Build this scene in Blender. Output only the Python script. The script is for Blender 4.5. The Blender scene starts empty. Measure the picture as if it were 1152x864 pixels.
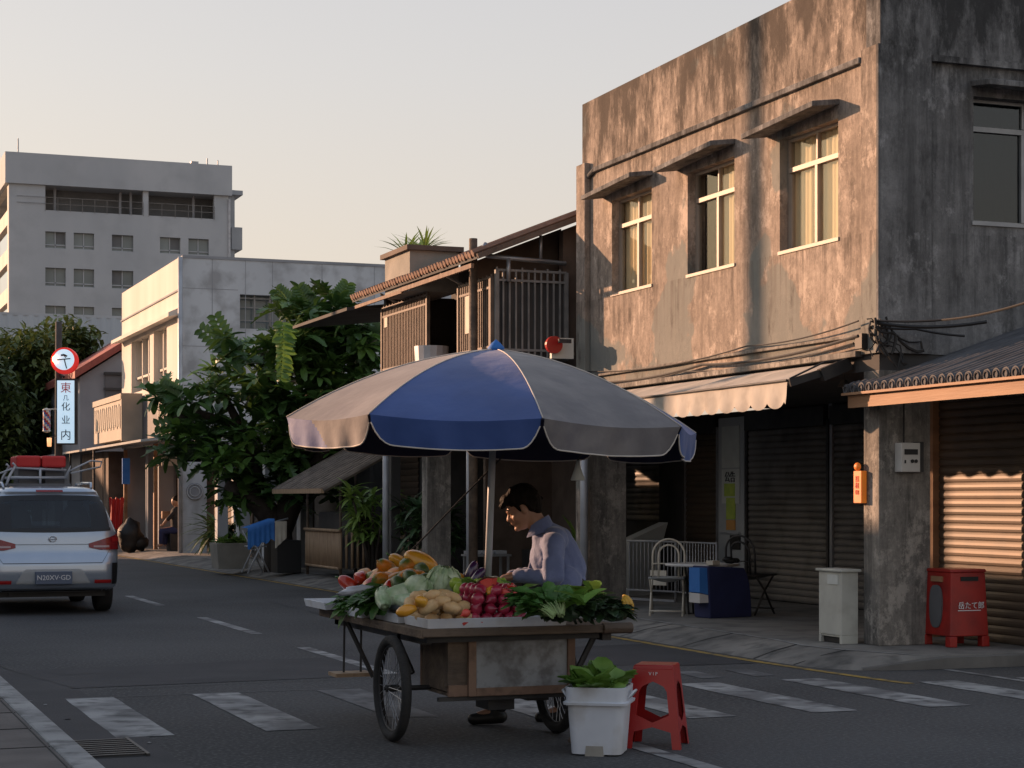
import bpy, math, random
from mathutils import Vector, Matrix, noise
random.seed(7)
PI = math.pi
R = math.radians
sc = bpy.context.scene
COL = sc.collection
rnd = random.random
def ru(a, b): return a + (b - a) * random.random()

# ---------------------------------------------------------------- camera geometry
F = 2100.0; CX = 576.0; HY = 560.0; CH = 1.5
TH = math.atan2(804, 2100); ST, CT = math.sin(TH), math.cos(TH)
def W(px, D):                       # ground position seen in column px at depth D
    s = (px - CX) / F
    return (D * (s * CT + ST), D * (CT - s * ST))
def Zp(py, D): return CH - (py - HY) * D / F
def C(px, py, D):
    x, y = W(px, D); return Vector((x, y, Zp(py, D)))
def G(px, py, z=0.0):
    D = (CH - z) * F / (py - HY); x, y = W(px, D); return Vector((x, y, z))
def ratio(px):
    s = (px - CX) / F; return (s * CT + ST) / (CT - s * ST)
def depth(x, y): return ST * x + CT * y
def FX(px, py, X):                  # point on plane X=const -> (y, z)
    Y = X / ratio(px); return Y, Zp(py, depth(X, Y))
def FY(px, py, Y):                  # point on plane Y=const -> (x, z)
    X = Y * ratio(px); return X, Zp(py, depth(X, Y))
RV = Vector((CT, -ST, 0)); FV = Vector((ST, CT, 0)); UV = Vector((0, 0, 1))

# ---------------------------------------------------------------- materials
MATS = {}
def _n(nt, t, **k):
    n = nt.nodes.new(t)
    for a, b in k.items(): setattr(n, a, b)
    return n
def mat(name, c1, c2=None, sc1=4.0, rough=0.7, metal=0.0, bump=0.0, bscale=None, stretch=(1, 1, 1), contrast=(0.35, 0.65),
        c3=None, sc3=30.0, amt3=0.4, coat=0.0, trans=0.0, emit=None, es=0.0, sss=0.0, spec=0.5, detail=5.0, sheen=0.0):
    m = bpy.data.materials.new(name); m.use_nodes = True; nt = m.node_tree
    b = nt.nodes['Principled BSDF']; L = nt.links.new
    b.inputs['Roughness'].default_value = rough; b.inputs['Metallic'].default_value = metal
    b.inputs['Coat Weight'].default_value = coat; b.inputs['Specular IOR Level'].default_value = spec
    b.inputs['Coat Roughness'].default_value = 0.08
    b.inputs['Base Color'].default_value = (*c1, 1)
    b.inputs['Sheen Weight'].default_value = sheen
    if emit: b.inputs['Emission Color'].default_value = (*emit, 1); b.inputs['Emission Strength'].default_value = es
    tc = _n(nt, 'ShaderNodeTexCoord'); mp = _n(nt, 'ShaderNodeMapping'); mp.inputs['Scale'].default_value = stretch
    L(tc.outputs['Object'], mp.inputs['Vector'])
    if c2 is not None:
        no = _n(nt, 'ShaderNodeTexNoise'); no.inputs['Scale'].default_value = sc1; no.inputs['Detail'].default_value = detail
        L(mp.outputs[0], no.inputs['Vector'])
        cr = _n(nt, 'ShaderNodeValToRGB'); e = cr.color_ramp.elements
        e[0].position, e[1].position = contrast; e[0].color = (*c1, 1); e[1].color = (*c2, 1)
        L(no.outputs['Fac'], cr.inputs[0]); out = cr.outputs[0]
        if c3 is not None:
            n3 = _n(nt, 'ShaderNodeTexNoise'); n3.inputs['Scale'].default_value = sc3; n3.inputs['Detail'].default_value = 6
            L(tc.outputs['Object'], n3.inputs['Vector'])
            r3 = _n(nt, 'ShaderNodeValToRGB'); r3.color_ramp.elements[0].position = 0.48; r3.color_ramp.elements[1].position = 0.68
            r3.color_ramp.elements[1].color = (amt3,) * 3 + (1,)
            L(n3.outputs['Fac'], r3.inputs[0])
            mx = _n(nt, 'ShaderNodeMix', data_type='RGBA'); L(r3.outputs[0], mx.inputs[0]); L(out, mx.inputs[6]); mx.inputs[7].default_value = (*c3, 1)
            out = mx.outputs[2]
        L(out, b.inputs['Base Color'])
    if bump:
        nb = _n(nt, 'ShaderNodeTexNoise'); nb.inputs['Scale'].default_value = bscale or sc1 * 6; nb.inputs['Detail'].default_value = 6
        L(mp.outputs[0], nb.inputs['Vector'])
        bp = _n(nt, 'ShaderNodeBump'); bp.inputs['Strength'].default_value = bump; bp.inputs['Distance'].default_value = 0.02
        L(nb.outputs['Fac'], bp.inputs['Height']); L(bp.outputs[0], b.inputs['Normal'])
    if trans:
        tr = _n(nt, 'ShaderNodeBsdfTranslucent')
        if c2 is not None: L(out, tr.inputs['Color'])
        else: tr.inputs['Color'].default_value = (*c1, 1)
        ms = _n(nt, 'ShaderNodeMixShader'); ms.inputs[0].default_value = trans
        L(b.outputs[0], ms.inputs[1]); L(tr.outputs[0], ms.inputs[2]); L(ms.outputs[0], nt.nodes['Material Output'].inputs[0])
    MATS[name] = m; return m
def glass(name, tint=(0.75, 0.8, 0.8), rough=0.03, base=0.12):
    m = bpy.data.materials.new(name); m.use_nodes = True; nt = m.node_tree; nt.nodes.clear(); L = nt.links.new
    o = _n(nt, 'ShaderNodeOutputMaterial'); t = _n(nt, 'ShaderNodeBsdfTransparent'); t.inputs[0].default_value = (*tint, 1)
    g = _n(nt, 'ShaderNodeBsdfGlossy'); g.inputs['Roughness'].default_value = rough
    lw = _n(nt, 'ShaderNodeLayerWeight'); lw.inputs[0].default_value = base
    ad = _n(nt, 'ShaderNodeMath', operation='ADD'); ad.inputs[1].default_value = 0.06; ad.use_clamp = True
    mx = _n(nt, 'ShaderNodeMixShader'); L(lw.outputs['Fresnel'], ad.inputs[0]); L(ad.outputs[0], mx.inputs[0]); L(t.outputs[0], mx.inputs[1]); L(g.outputs[0], mx.inputs[2]); L(mx.outputs[0], o.inputs[0])
    MATS[name] = m; return m

def plaster(name, base, light, dark, peel=None, zdirt=5.6, seed=0.0, streak=0.7):
    """weathered render: blotches, rain streaks, black mould under the parapet, flaked patches low down"""
    m = bpy.data.materials.new(name); m.use_nodes = True; nt = m.node_tree; b = nt.nodes['Principled BSDF']; L = nt.links.new
    b.inputs['Roughness'].default_value = 0.92; b.inputs['Specular IOR Level'].default_value = 0.2
    geo = _n(nt, 'ShaderNodeNewGeometry')
    def noi(scale, st, det=6, rgh=0.55):
        mp = _n(nt, 'ShaderNodeMapping'); mp.inputs['Scale'].default_value = st; mp.inputs['Location'].default_value = (seed, seed * 2, 0)
        L(geo.outputs['Position'], mp.inputs['Vector']); n = _n(nt, 'ShaderNodeTexNoise')
        n.inputs['Scale'].default_value = scale; n.inputs['Detail'].default_value = det; n.inputs['Roughness'].default_value = rgh
        L(mp.outputs[0], n.inputs['Vector']); return n.outputs['Fac']
    def ramp(fac, p0, p1, c0=(0, 0, 0), c1=(1, 1, 1)):
        r = _n(nt, 'ShaderNodeValToRGB'); e = r.color_ramp.elements; e[0].position = p0; e[1].position = p1; e[0].color = (*c0, 1); e[1].color = (*c1, 1)
        L(fac, r.inputs[0]); return r.outputs[0]
    def mix(fac, a, bb):
        x = _n(nt, 'ShaderNodeMix', data_type='RGBA'); L(fac, x.inputs[0])
        if isinstance(a, tuple): x.inputs[6].default_value = (*a, 1)
        else: L(a, x.inputs[6])
        if isinstance(bb, tuple): x.inputs[7].default_value = (*bb, 1)
        else: L(bb, x.inputs[7])
        return x.outputs[2]
    def math_(op, a, v):
        x = _n(nt, 'ShaderNodeMath', operation=op); x.use_clamp = True; L(a, x.inputs[0])
        if isinstance(v, float): x.inputs[1].default_value = v
        else: L(v, x.inputs[1])
        return x.outputs[0]
    col = ramp(noi(1.1, (1, 1, 0.8), 10, 0.72), 0.36, 0.64, base, light)
    col = mix(math_('MULTIPLY', ramp(noi(1.0, (7, 7, 0.55), 9, 0.72), 0.46, 0.64), streak), col, dark)
    fine = ramp(noi(6, (1, 1, 0.75), 12, 0.9), 0.44, 0.60)
    col = mix(math_('MULTIPLY', fine, 0.6), col, dark)
    col = mix(math_('MULTIPLY', ramp(noi(2.4, (1, 1, 0.7), 10, 0.8), 0.54, 0.60), 0.6), col, tuple(min(1, c * 1.3) for c in light))
    if peel:
        sx0 = _n(nt, 'ShaderNodeSeparateXYZ'); L(geo.outputs['Position'], sx0.inputs[0])
        mr0 = _n(nt, 'ShaderNodeMapRange'); mr0.inputs['From Min'].default_value = 4.3; mr0.inputs['From Max'].default_value = 3.0; mr0.clamp = True
        L(sx0.outputs['Z'], mr0.inputs['Value'])
        a = math_('MULTIPLY', mr0.outputs[0], 0.19)
        ad = _n(nt, 'ShaderNodeMath', operation='ADD'); L(noi(0.85, (1, 1, 1), 7, 0.5), ad.inputs[0]); L(a, ad.inputs[1])
        col = mix(math_('MULTIPLY', ramp(ad.outputs[0], 0.625, 0.645), 0.85), col, peel)
    sx = _n(nt, 'ShaderNodeSeparateXYZ'); L(geo.outputs['Position'], sx.inputs[0])
    mr = _n(nt, 'ShaderNodeMapRange'); mr.inputs['From Min'].default_value = zdirt - 0.7; mr.inputs['From Max'].default_value = zdirt + 0.9
    L(sx.outputs['Z'], mr.inputs['Value'])
    n5 = noi(2.0, (1.6, 1.6, 0.6), 10, 0.75)
    ad = _n(nt, 'ShaderNodeMath', operation='MULTIPLY_ADD'); L(mr.outputs[0], ad.inputs[0]); ad.inputs[1].default_value = 0.22; L(n5, ad.inputs[2])
    col = mix(math_('MULTIPLY', ramp(ad.outputs[0], 0.54, 0.70), 0.88), col, tuple(c * 0.5 for c in dark))
    # rain drips below the ledge and below the sills
    for zt, dz in ((5.58, 0.75), (4.0, 0.8)):
        md = _n(nt, 'ShaderNodeMapRange'); md.inputs['From Min'].default_value = zt - dz; md.inputs['From Max'].default_value = zt; L(sx.outputs['Z'], md.inputs['Value'])
        lt = _n(nt, 'ShaderNodeMath', operation='LESS_THAN'); lt.inputs[1].default_value = zt; L(sx.outputs['Z'], lt.inputs[0])
        k = math_('MULTIPLY', md.outputs[0], lt.outputs[0]); k = math_('MULTIPLY', k, ramp(noi(1.0, (14, 14, 0.35), 7, 0.7), 0.47, 0.62)); col = mix(math_('MULTIPLY', k, 0.65), col, dark)
    L(col, b.inputs['Base Color'])
    bp = _n(nt, 'ShaderNodeBump'); bp.inputs['Strength'].default_value = 0.5; bp.inputs['Distance'].default_value = 0.015
    L(noi(9, (1, 1, 1), 9, 0.75), bp.inputs['Height']); L(bp.outputs[0], b.inputs['Normal'])
    MATS[name] = m; return m

# ---------------------------------------------------------------- mesh builder
class MB:
    def __init__(s): s.v = []; s.f = []; s.m = []; s.mi = 0
    def add(s, vs, fs, mi=None):
        o = len(s.v); s.v.extend([tuple(p) for p in vs]); k = s.mi if mi is None else mi
        for f in fs: s.f.append(tuple(i + o for i in f)); s.m.append(k)
        return s
    def box(s, x0, x1, y0, y1, z0, z1, mi=None):
        if x0 > x1: x0, x1 = x1, x0
        if y0 > y1: y0, y1 = y1, y0
        if z0 > z1: z0, z1 = z1, z0
        return s.add([(x0, y0, z0), (x1, y0, z0), (x1, y1, z0), (x0, y1, z0), (x0, y0, z1), (x1, y0, z1), (x1, y1, z1), (x0, y1, z1)],
                     [(0, 3, 2, 1), (4, 5, 6, 7), (0, 1, 5, 4), (1, 2, 6, 5), (2, 3, 7, 6), (3, 0, 4, 7)], mi)
    def hexa(s, p, mi=None):        # 8 points, bottom 4 ccw then top 4
        return s.add(p, [(0, 3, 2, 1), (4, 5, 6, 7), (0, 1, 5, 4), (1, 2, 6, 5), (2, 3, 7, 6), (3, 0, 4, 7)], mi)
    def obox(s, c, sx, sy, sz, rz=0.0, rx=0.0, ry=0.0, mi=None):
        M = Matrix.Translation(Vector(c)) @ Matrix.Rotation(rz, 4, 'Z') @ Matrix.Rotation(ry, 4, 'Y') @ Matrix.Rotation(rx, 4, 'X')
        p = [M @ Vector((a * sx / 2, b * sy / 2, d * sz / 2)) for d in (-1, 1) for a, b in ((-1, -1), (1, -1), (1, 1), (-1, 1))]
        return s.hexa(p, mi)
    def bar(s, a, b, w, h=None, mi=None, up=(0, 0, 1)):
        a = Vector(a); b = Vector(b); h = h or w; d = (b - a).normalized(); u = Vector(up)
        if abs(d.dot(u)) > 0.97: u = Vector((1, 0, 0))
        sd = d.cross(u).normalized(); u = sd.cross(d)
        q = lambda p: [p - sd * w / 2 - u * h / 2, p + sd * w / 2 - u * h / 2, p + sd * w / 2 + u * h / 2, p - sd * w / 2 + u * h / 2]
        v = q(a) + q(b)
        return s.add(v, [(0, 1, 2, 3), (7, 6, 5, 4), (0, 4, 5, 1), (1, 5, 6, 2), (2, 6, 7, 3), (3, 7, 4, 0)], mi)
    def tube(s, pts, r, n=8, mi=None, cap=True, closed=False):
        P = [Vector(p) for p in pts]; rr = r if isinstance(r, (list, tuple)) else [r] * len(P); vs = []; fs = []; N = len(P); prev = None
        for i, p in enumerate(P):
            if closed: t = P[(i + 1) % N] - P[i - 1]
            else: t = P[min(i + 1, N - 1)] - P[max(i - 1, 0)]
            t = t.normalized() if t.length > 1e-9 else Vector((0, 0, 1))
            if prev is None:
                u = Vector((0, 0, 1)) if abs(t.z) < 0.9 else Vector((1, 0, 0)); a = t.cross(u).normalized()
            else:
                a = prev - t * prev.dot(t); a = a.normalized() if a.length > 1e-6 else t.orthogonal().normalized()
            prev = a; b = t.cross(a)
            for k in range(n):
                q = 2 * PI * k / n; vs.append(p + (a * math.cos(q) + b * math.sin(q)) * rr[i])
        for i in range(N if closed else N - 1):
            j = (i + 1) % N
            for k in range(n): fs.append((i * n + k, i * n + (k + 1) % n, j * n + (k + 1) % n, j * n + k))
        if cap and not closed: fs.append(tuple(range(n))[::-1]); fs.append(tuple((N - 1) * n + k for k in range(n)))
        return s.add(vs, fs, mi)
    def cyl(s, a, b, r0, r1=None, n=16, mi=None): return s.tube([a, b], [r0, r0 if r1 is None else r1], n, mi)
    def lathe(s, prof, c=(0, 0, 0), n=20, mi=None, M=None, wob=0.0):
        vs = []; fs = []; c = Vector(c)
        for i, (r, z) in enumerate(prof):
            for k in range(n):
                q = 2 * PI * k / n; rr = r * (1 + wob * math.sin(3 * q + i))
                p = Vector((rr * math.cos(q), rr * math.sin(q), z)); p = (M @ p) if M is not None else p; vs.append(p + c)
        for i in range(len(prof) - 1):
            for k in range(n): fs.append((i * n + k, i * n + (k + 1) % n, (i + 1) * n + (k + 1) % n, (i + 1) * n + k))
        if prof[0][0] > 1e-4: fs.append(tuple(range(n))[::-1])
        if prof[-1][0] > 1e-4: fs.append(tuple((len(prof) - 1) * n + k for k in range(n)))
        return s.add(vs, fs, mi)
    def ell(s, c, r, M=None, nu=16, nv=10, mi=None, bumpy=0.0, bs=3.0, fn=None):
        vs = []; fs = []; c = Vector(c); off = Vector((ru(0, 50), ru(0, 50), 0)) if bumpy else None
        for i in range(nv + 1):
            a = PI * i / nv
            for k in range(nu):
                q = 2 * PI * k / nu; d = Vector((math.sin(a) * math.cos(q), math.sin(a) * math.sin(q), math.cos(a)))
                f = 1.0
                if bumpy: f += bumpy * noise.noise(d * bs + off)
                if fn: f *= fn(d)
                p = Vector((d.x * r[0] * f, d.y * r[1] * f, d.z * r[2] * f)); p = (M @ p) if M is not None else p; vs.append(p + c)
        for i in range(nv):
            for k in range(nu): fs.append((i * nu + k, (i + 1) * nu + k, (i + 1) * nu + (k + 1) % nu, i * nu + (k + 1) % nu))
        return s.add(vs, fs, mi)
    def cap(s, a, b, r0, r1, n=14, mi=None):    # capsule
        a = Vector(a); b = Vector(b); t = (b - a); L = t.length; t = t.normalized(); pts = []; rr = []
        for k in range(5): q = PI / 2 * k / 4; pts.append(a - t * r0 * math.cos(q)); rr.append(max(r0 * math.sin(q), 1e-4))
        for k in range(5): q = PI / 2 * (1 - k / 4); pts.append(b + t * r1 * math.cos(q)); rr.append(max(r1 * math.sin(q), 1e-4))
        return s.tube(pts, rr, n, mi)
    def poly(s, pts, mi=None): return s.add(pts, [tuple(range(len(pts)))], mi)
    def prism(s, pts, ext, mi=None):            # planar polygon extruded by vector ext
        n = len(pts); e = Vector(ext); P = [Vector(p) for p in pts]
        fs = [tuple(range(n))[::-1], tuple(range(n, 2 * n))] + [(i, (i + 1) % n, n + (i + 1) % n, n + i) for i in range(n)]
        return s.add(P + [p + e for p in P], fs, mi)
    def grid(s, rows, mi=None, closed=False):
        nr = len(rows); nc = len(rows[0]); vs = [p for r in rows for p in r]; fs = []
        for i in range(nr - 1):
            for k in range(nc if closed else nc - 1): fs.append((i * nc + k, i * nc + (k + 1) % nc, (i + 1) * nc + (k + 1) % nc, (i + 1) * nc + k))
        return s.add(vs, fs, mi)
    def leaf(s, base, d, up, L, Wd, bend=0.3, seg=4, mi=None, fold=0.15, ruffle=0.0):
        base = Vector(base); d = Vector(d).normalized(); up = Vector(up); sd = d.cross(up)
        sd = sd.normalized() if sd.length > 1e-5 else d.orthogonal().normalized(); up = sd.cross(d).normalized(); rows = []
        for i in range(seg + 1):
            t = i / seg; w = Wd * 0.5 * ((math.sin(PI * min(1, 0.12 + t * 0.88)) ** 0.7 if t < 1 else 0.04) if not ruffle else min(1, .15 + t * 2.2) * max(.12, 1 - max(0, (t - .55) / .45) ** 2.2) ** .5)
            c = base + d * (L * t) - up * (bend * L * t * t); rf = ruffle * math.sin(i * 2.3 + base.x * 90) * Wd
            rows.append([c - sd * w + up * (w * fold * 2 + rf), c, c + sd * w + up * (w * fold * 2 - rf)])
        return s.grid(rows, mi)
    def build(s, name, mats, parent=None, smooth=False, bevel=0.0, bseg=2, loc=None, autosm=None):
        me = bpy.data.meshes.new(name); o = bpy.data.objects.new(name, me); COL.objects.link(o)
        V = s.v
        if parent is not None:
            w = wloc(parent); V = [(p[0] - w[0], p[1] - w[1], p[2] - w[2]) for p in V]; o.parent = parent
        else:
            if loc is None:
                xs = [p[0] for p in V]; ys = [p[1] for p in V]; zs = [p[2] for p in V]
                loc = ((min(xs) + max(xs)) / 2, (min(ys) + max(ys)) / 2, min(zs))
            V = [(p[0] - loc[0], p[1] - loc[1], p[2] - loc[2]) for p in V]; o.location = loc
        me.from_pydata(V, [], s.f)
        mats = mats if isinstance(mats, (list, tuple)) else [mats]
        for mm in mats: me.materials.append(MATS[mm])
        me.polygons.foreach_set('material_index', s.m)
        if smooth: me.polygons.foreach_set('use_smooth', [True] * len(s.f))
        me.update()
        if autosm:
            try: me.set_sharp_from_angle(angle=R(autosm))
            except Exception: pass
        if bevel:
            b = o.modifiers.new('bevel', 'BEVEL'); b.width = bevel; b.segments = bseg; b.limit_method = 'ANGLE'; b.angle_limit = R(40)
        return o
def wloc(o):
    l = Vector(o.location)
    while o.parent: o = o.parent; l = l + Vector(o.location)
    return l
LABELS = []
def tag(o, label, cat, group=None, kind=None):
    if label: o['label'] = label
    if cat: o['category'] = cat
    if group: o['group'] = group
    if kind: o['kind'] = kind
    return o
def thing(name, label, cat, loc=(0, 0, 0), group=None, rz=0.0):
    o = bpy.data.objects.new(name, None); COL.objects.link(o); o.location = loc; o.rotation_euler = (0, 0, rz); o.empty_display_size = 0.1
    return tag(o, label, cat, group)
def struct(mb, name, mats, **k):
    o = mb.build(name, mats, **k); o['kind'] = 'structure'; return o
def copy_tree(o, parent=None):
    c = o.copy(); COL.objects.link(c); c.parent = parent
    for ch in list(o.children): copy_tree(ch, c)
    return c
def place(o, loc, rz=0.0, label=None, rot=None):
    o.location = loc; o.rotation_euler = rot if rot is not None else (0, 0, rz)
    if label: o['label'] = label
    return o
def remesh(o, voxel, smooth=4, fac=0.5):
    md = o.modifiers.new('r', 'REMESH'); md.mode = 'VOXEL'; md.voxel_size = voxel; md.use_smooth_shade = True
    if smooth: sm = o.modifiers.new('s', 'SMOOTH'); sm.iterations = smooth; sm.factor = fac
    return o
def text(name, body, size, m, M, parent, ext=0.004):
    cu = bpy.data.curves.new(name, 'FONT'); cu.body = body; cu.size = size; cu.extrude = ext; cu.align_x = 'CENTER'; cu.align_y = 'CENTER'; cu.resolution_u = 2
    t = bpy.data.objects.new(name, cu); COL.objects.link(t); dg = bpy.context.evaluated_depsgraph_get(); dg.update()
    me = bpy.data.meshes.new_from_object(t.evaluated_get(dg)); bpy.data.objects.remove(t)
    w = wloc(parent); me.transform(Matrix.Translation(-w) @ M); me.materials.clear(); me.materials.append(MATS[m])
    o = bpy.data.objects.new(name, me); COL.objects.link(o); o.parent = parent; return o
def frame_mx(origin, xdir, ydir):   # text plane: x right, y up
    x = Vector(xdir).normalized(); y = Vector(ydir).normalized(); z = x.cross(y)
    return Matrix.Translation(Vector(origin)) @ Matrix((x, y, z)).transposed().to_4x4()
# walls with real openings. axis 'X': plane x=c spans y,z ; axis 'Y': plane y=c spans x,z. Thickness goes to +t
def wall(mb, axis, c, u0, u1, z0, z1, t, ops=(), mi=None):
    us = sorted({u0, u1, *[v for o in ops for v in (max(u0, o[0]), min(u1, o[1]))]}); zs = sorted({z0, z1, *[v for o in ops for v in (max(z0, o[2]), min(z1, o[3]))]})
    def solid(i, j):
        if i < 0 or j < 0 or i >= len(us) - 1 or j >= len(zs) - 1: return False
        cu = (us[i] + us[i + 1]) / 2; cz = (zs[j] + zs[j + 1]) / 2
        return not any(o[0] < cu < o[1] and o[2] < cz < o[3] for o in ops)
    P = (lambda u, z, d: (c + d, u, z)) if axis == 'X' else (lambda u, z, d: (u, c + d, z))
    for i in range(len(us) - 1):
        for j in range(len(zs) - 1):
            if not solid(i, j): continue
            a, b, l, h = us[i], us[i + 1], zs[j], zs[j + 1]
            q = [P(a, l, 0), P(b, l, 0), P(b, h, 0), P(a, h, 0)]; r = [P(a, l, t), P(b, l, t), P(b, h, t), P(a, h, t)]
            if axis == 'X': q = q[::-1]; r = r[::-1]
            mb.poly(q, mi); mb.poly(r[::-1], mi)
            if not solid(i - 1, j): mb.poly([P(a, l, 0), P(a, h, 0), P(a, h, t), P(a, l, t)], mi)
            if not solid(i + 1, j): mb.poly([P(b, l, 0), P(b, l, t), P(b, h, t), P(b, h, 0)], mi)
            if not solid(i, j - 1): mb.poly([P(a, l, 0), P(a, l, t), P(b, l, t), P(b, l, 0)], mi)
            if not solid(i, j + 1): mb.poly([P(a, h, 0), P(b, h, 0), P(b, h, t), P(a, h, t)], mi)
def shutter(mb, axis, c, u0, u1, z0, z1, pitch=0.085, dep=0.018, sg=-1, mi=None):
    """roller shutter: curved slats with a groove between them"""
    rows = []; z = z0; P = (lambda u, z, d: (c + d, u, z)) if axis == 'X' else (lambda u, z, d: (u, c + d, z))
    nseg = max(2, int((u1 - u0) / 0.35))
    while z < z1 - 1e-4:
        for f, d in ((0, 0), (0.12, 0.75), (0.4, 1.0), (0.7, 0.85), (0.9, 0.35)):
            zz = min(z + f * pitch, z1)
            rows.append([P(u0 + (u1 - u0) * k / nseg, zz, sg * dep * d * (1 + 0.12 * noise.noise(Vector((z * 9, k * 0.8, c))))) for k in range(nseg + 1)])
        z += pitch
    mb.grid(rows, mi)
# ================================================================ materials
mat('asphalt', (0.040, 0.040, 0.041), (0.076, 0.075, 0.075), 0.35, 0.88, bump=0.35, bscale=60, c3=(0.13, 0.13, 0.13), sc3=34, amt3=0.75, detail=8, spec=0.35)
mat('paint_white', (0.34, 0.34, 0.33), (0.14, 0.14, 0.14), 1.7, 0.8, contrast=(0.40, 0.62), c3=(0.06, 0.06, 0.062), sc3=5, amt3=1.0, bump=0.2, bscale=60)
mat('paint_faint', (0.16, 0.16, 0.16), (0.08, 0.08, 0.082), 3, 0.85, c3=(0.06, 0.06, 0.062), sc3=10, amt3=0.9)
mat('paint_yellow', (0.42, 0.27, 0.05), (0.25, 0.17, 0.05), 2.5, 0.8, c3=(0.07, 0.065, 0.05), sc3=8, amt3=0.9)
mat('patch', (0.030, 0.030, 0.033), (0.045, 0.044, 0.047), 1.5, 0.85, bump=0.3, bscale=70)
mat('crack', (0.012, 0.012, 0.012))
mat('pavement', (0.15, 0.145, 0.135), (0.23, 0.22, 0.20), 0.9, 0.88, bump=0.3, bscale=25, c3=(0.08, 0.078, 0.075), sc3=3, amt3=0.7)
mat('apron', (0.13, 0.125, 0.115), (0.25, 0.235, 0.21), 1.3, 0.9, bump=0.4, bscale=20, c3=(0.06, 0.058, 0.055), sc3=4, amt3=0.8)
mat('kerbstone', (0.22, 0.22, 0.215), (0.36, 0.355, 0.34), 1.8, 0.85, bump=0.4, bscale=25, c3=(0.09, 0.09, 0.088), sc3=6, amt3=0.8)
mat('brickpave', (0.10, 0.088, 0.08), (0.16, 0.14, 0.125), 2.0, 0.9, bump=0.3, bscale=30)
mat('dirt', (0.10, 0.095, 0.085), (0.14, 0.13, 0.11), 1, 0.95)
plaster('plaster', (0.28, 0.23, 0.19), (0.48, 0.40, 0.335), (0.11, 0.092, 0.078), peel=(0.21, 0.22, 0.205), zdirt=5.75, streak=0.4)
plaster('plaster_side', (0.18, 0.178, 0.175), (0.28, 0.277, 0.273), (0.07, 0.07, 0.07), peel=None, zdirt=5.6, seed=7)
plaster('pillar', (0.22, 0.205, 0.185), (0.36, 0.33, 0.29), (0.06, 0.058, 0.055), zdirt=9, seed=3)
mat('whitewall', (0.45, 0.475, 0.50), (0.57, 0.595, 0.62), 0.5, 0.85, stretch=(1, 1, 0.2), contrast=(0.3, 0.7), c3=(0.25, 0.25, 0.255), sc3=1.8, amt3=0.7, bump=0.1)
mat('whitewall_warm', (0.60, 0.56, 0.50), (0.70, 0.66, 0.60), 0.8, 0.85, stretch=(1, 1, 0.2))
mat('blockwall', (0.39, 0.415, 0.44), (0.47, 0.49, 0.51), 0.2, 0.85, stretch=(1, 1, 0.3), c3=(0.34, 0.36, 0.38), sc3=.5, amt3=0.6)
mat('greywall', (0.24, 0.25, 0.27), (0.32, 0.33, 0.35), 0.8, 0.85)
mat('corrugated', (0.42, 0.46, 0.50), (0.50, 0.54, 0.57), 0.5, 0.5, stretch=(1, 1, 0.1))
mat('redroof', (0.30, 0.07, 0.05), (0.36, 0.10, 0.07), 3, 0.7)
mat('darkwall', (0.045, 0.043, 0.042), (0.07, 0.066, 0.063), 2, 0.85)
mat('brownwall', (0.11, 0.082, 0.065), (0.17, 0.125, 0.10), 1.5, 0.85, c3=(0.06, 0.05, 0.04), sc3=5)
mat('shutter', (0.12, 0.112, 0.104), (0.19, 0.178, 0.165), 1.2, 0.55, metal=0.25, stretch=(1, 1, 0.5), c3=(0.06, 0.052, 0.045), sc3=3, amt3=0.6)
mat('shutter_brown', (0.085, 0.062, 0.042), (0.13, 0.09, 0.06), 1.4, 0.5, metal=0.2, stretch=(1, 0.3, 3), c3=(0.08, 0.06, 0.045), sc3=3, amt3=0.7)
mat('steel', (0.30, 0.31, 0.33), (0.40, 0.41, 0.43), 3, 0.45, metal=0.7)
mat('steelpale', (0.50, 0.52, 0.55), (0.36, 0.37, 0.39), 3, 0.5, metal=0.3)
mat('chrome', (0.6, 0.61, 0.63), rough=0.2, metal=1.0)
mat('darkmetal', (0.03, 0.03, 0.032), (0.05, 0.048, 0.046), 6, 0.5, metal=0.4)
mat('rustrail', (0.11, 0.08, 0.06), (0.17, 0.12, 0.09), 6, 0.65)
mat('greyrail', (0.17, 0.165, 0.16), (0.25, 0.24, 0.23), 5, 0.6)
mat('tile', (0.060, 0.060, 0.064), (0.10, 0.10, 0.105), 2.5, 0.75, bump=0.3, c3=(0.035, 0.035, 0.037), sc3=6)
mat('tile_red', (0.20, 0.12, 0.085), (0.30, 0.18, 0.13), 5, 0.8)
mat('woodfascia', (0.26, 0.135, 0.07), (0.38, 0.21, 0.11), 2.0, 0.65, stretch=(1, 0.4, 4), bump=0.15)
mat('woodold', (0.085, 0.062, 0.045), (0.16, 0.115, 0.08), 3.0, 0.75, stretch=(0.6, 3, 3), bump=0.4, c3=(0.04, 0.032, 0.025), sc3=14)
mat('woodframe', (0.15, 0.085, 0.055), (0.24, 0.15, 0.10), 4.0, 0.75, stretch=(0.6, 3, 0.6), bump=0.3, c3=(0.05, 0.035, 0.025), sc3=16)
mat('cartpanel', (0.23, 0.24, 0.245), (0.30, 0.31, 0.315), 4, 0.6, metal=0.15, c3=(0.10, 0.09, 0.085), sc3=11, amt3=0.75, bump=0.2)
mat('bamboo', (0.30, 0.20, 0.12), (0.42, 0.29, 0.18), 6, 0.6, stretch=(3, 3, 0.5))
mat('thatch', (0.14, 0.115, 0.095), (0.24, 0.20, 0.165), 5, 0.9, stretch=(1, 1, 1))
mat('winframe', (0.38, 0.31, 0.25), (0.32, 0.27, 0.22), 6, 0.5)
mat('winframe_grey', (0.26, 0.27, 0.28), (0.33, 0.34, 0.35), 6, 0.45, metal=0.4)
mat('curtain', (0.92, 0.76, 0.52), (0.82, 0.66, 0.44), 1.2, 0.9, stretch=(1, 3, 0.4), trans=0.2)
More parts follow.
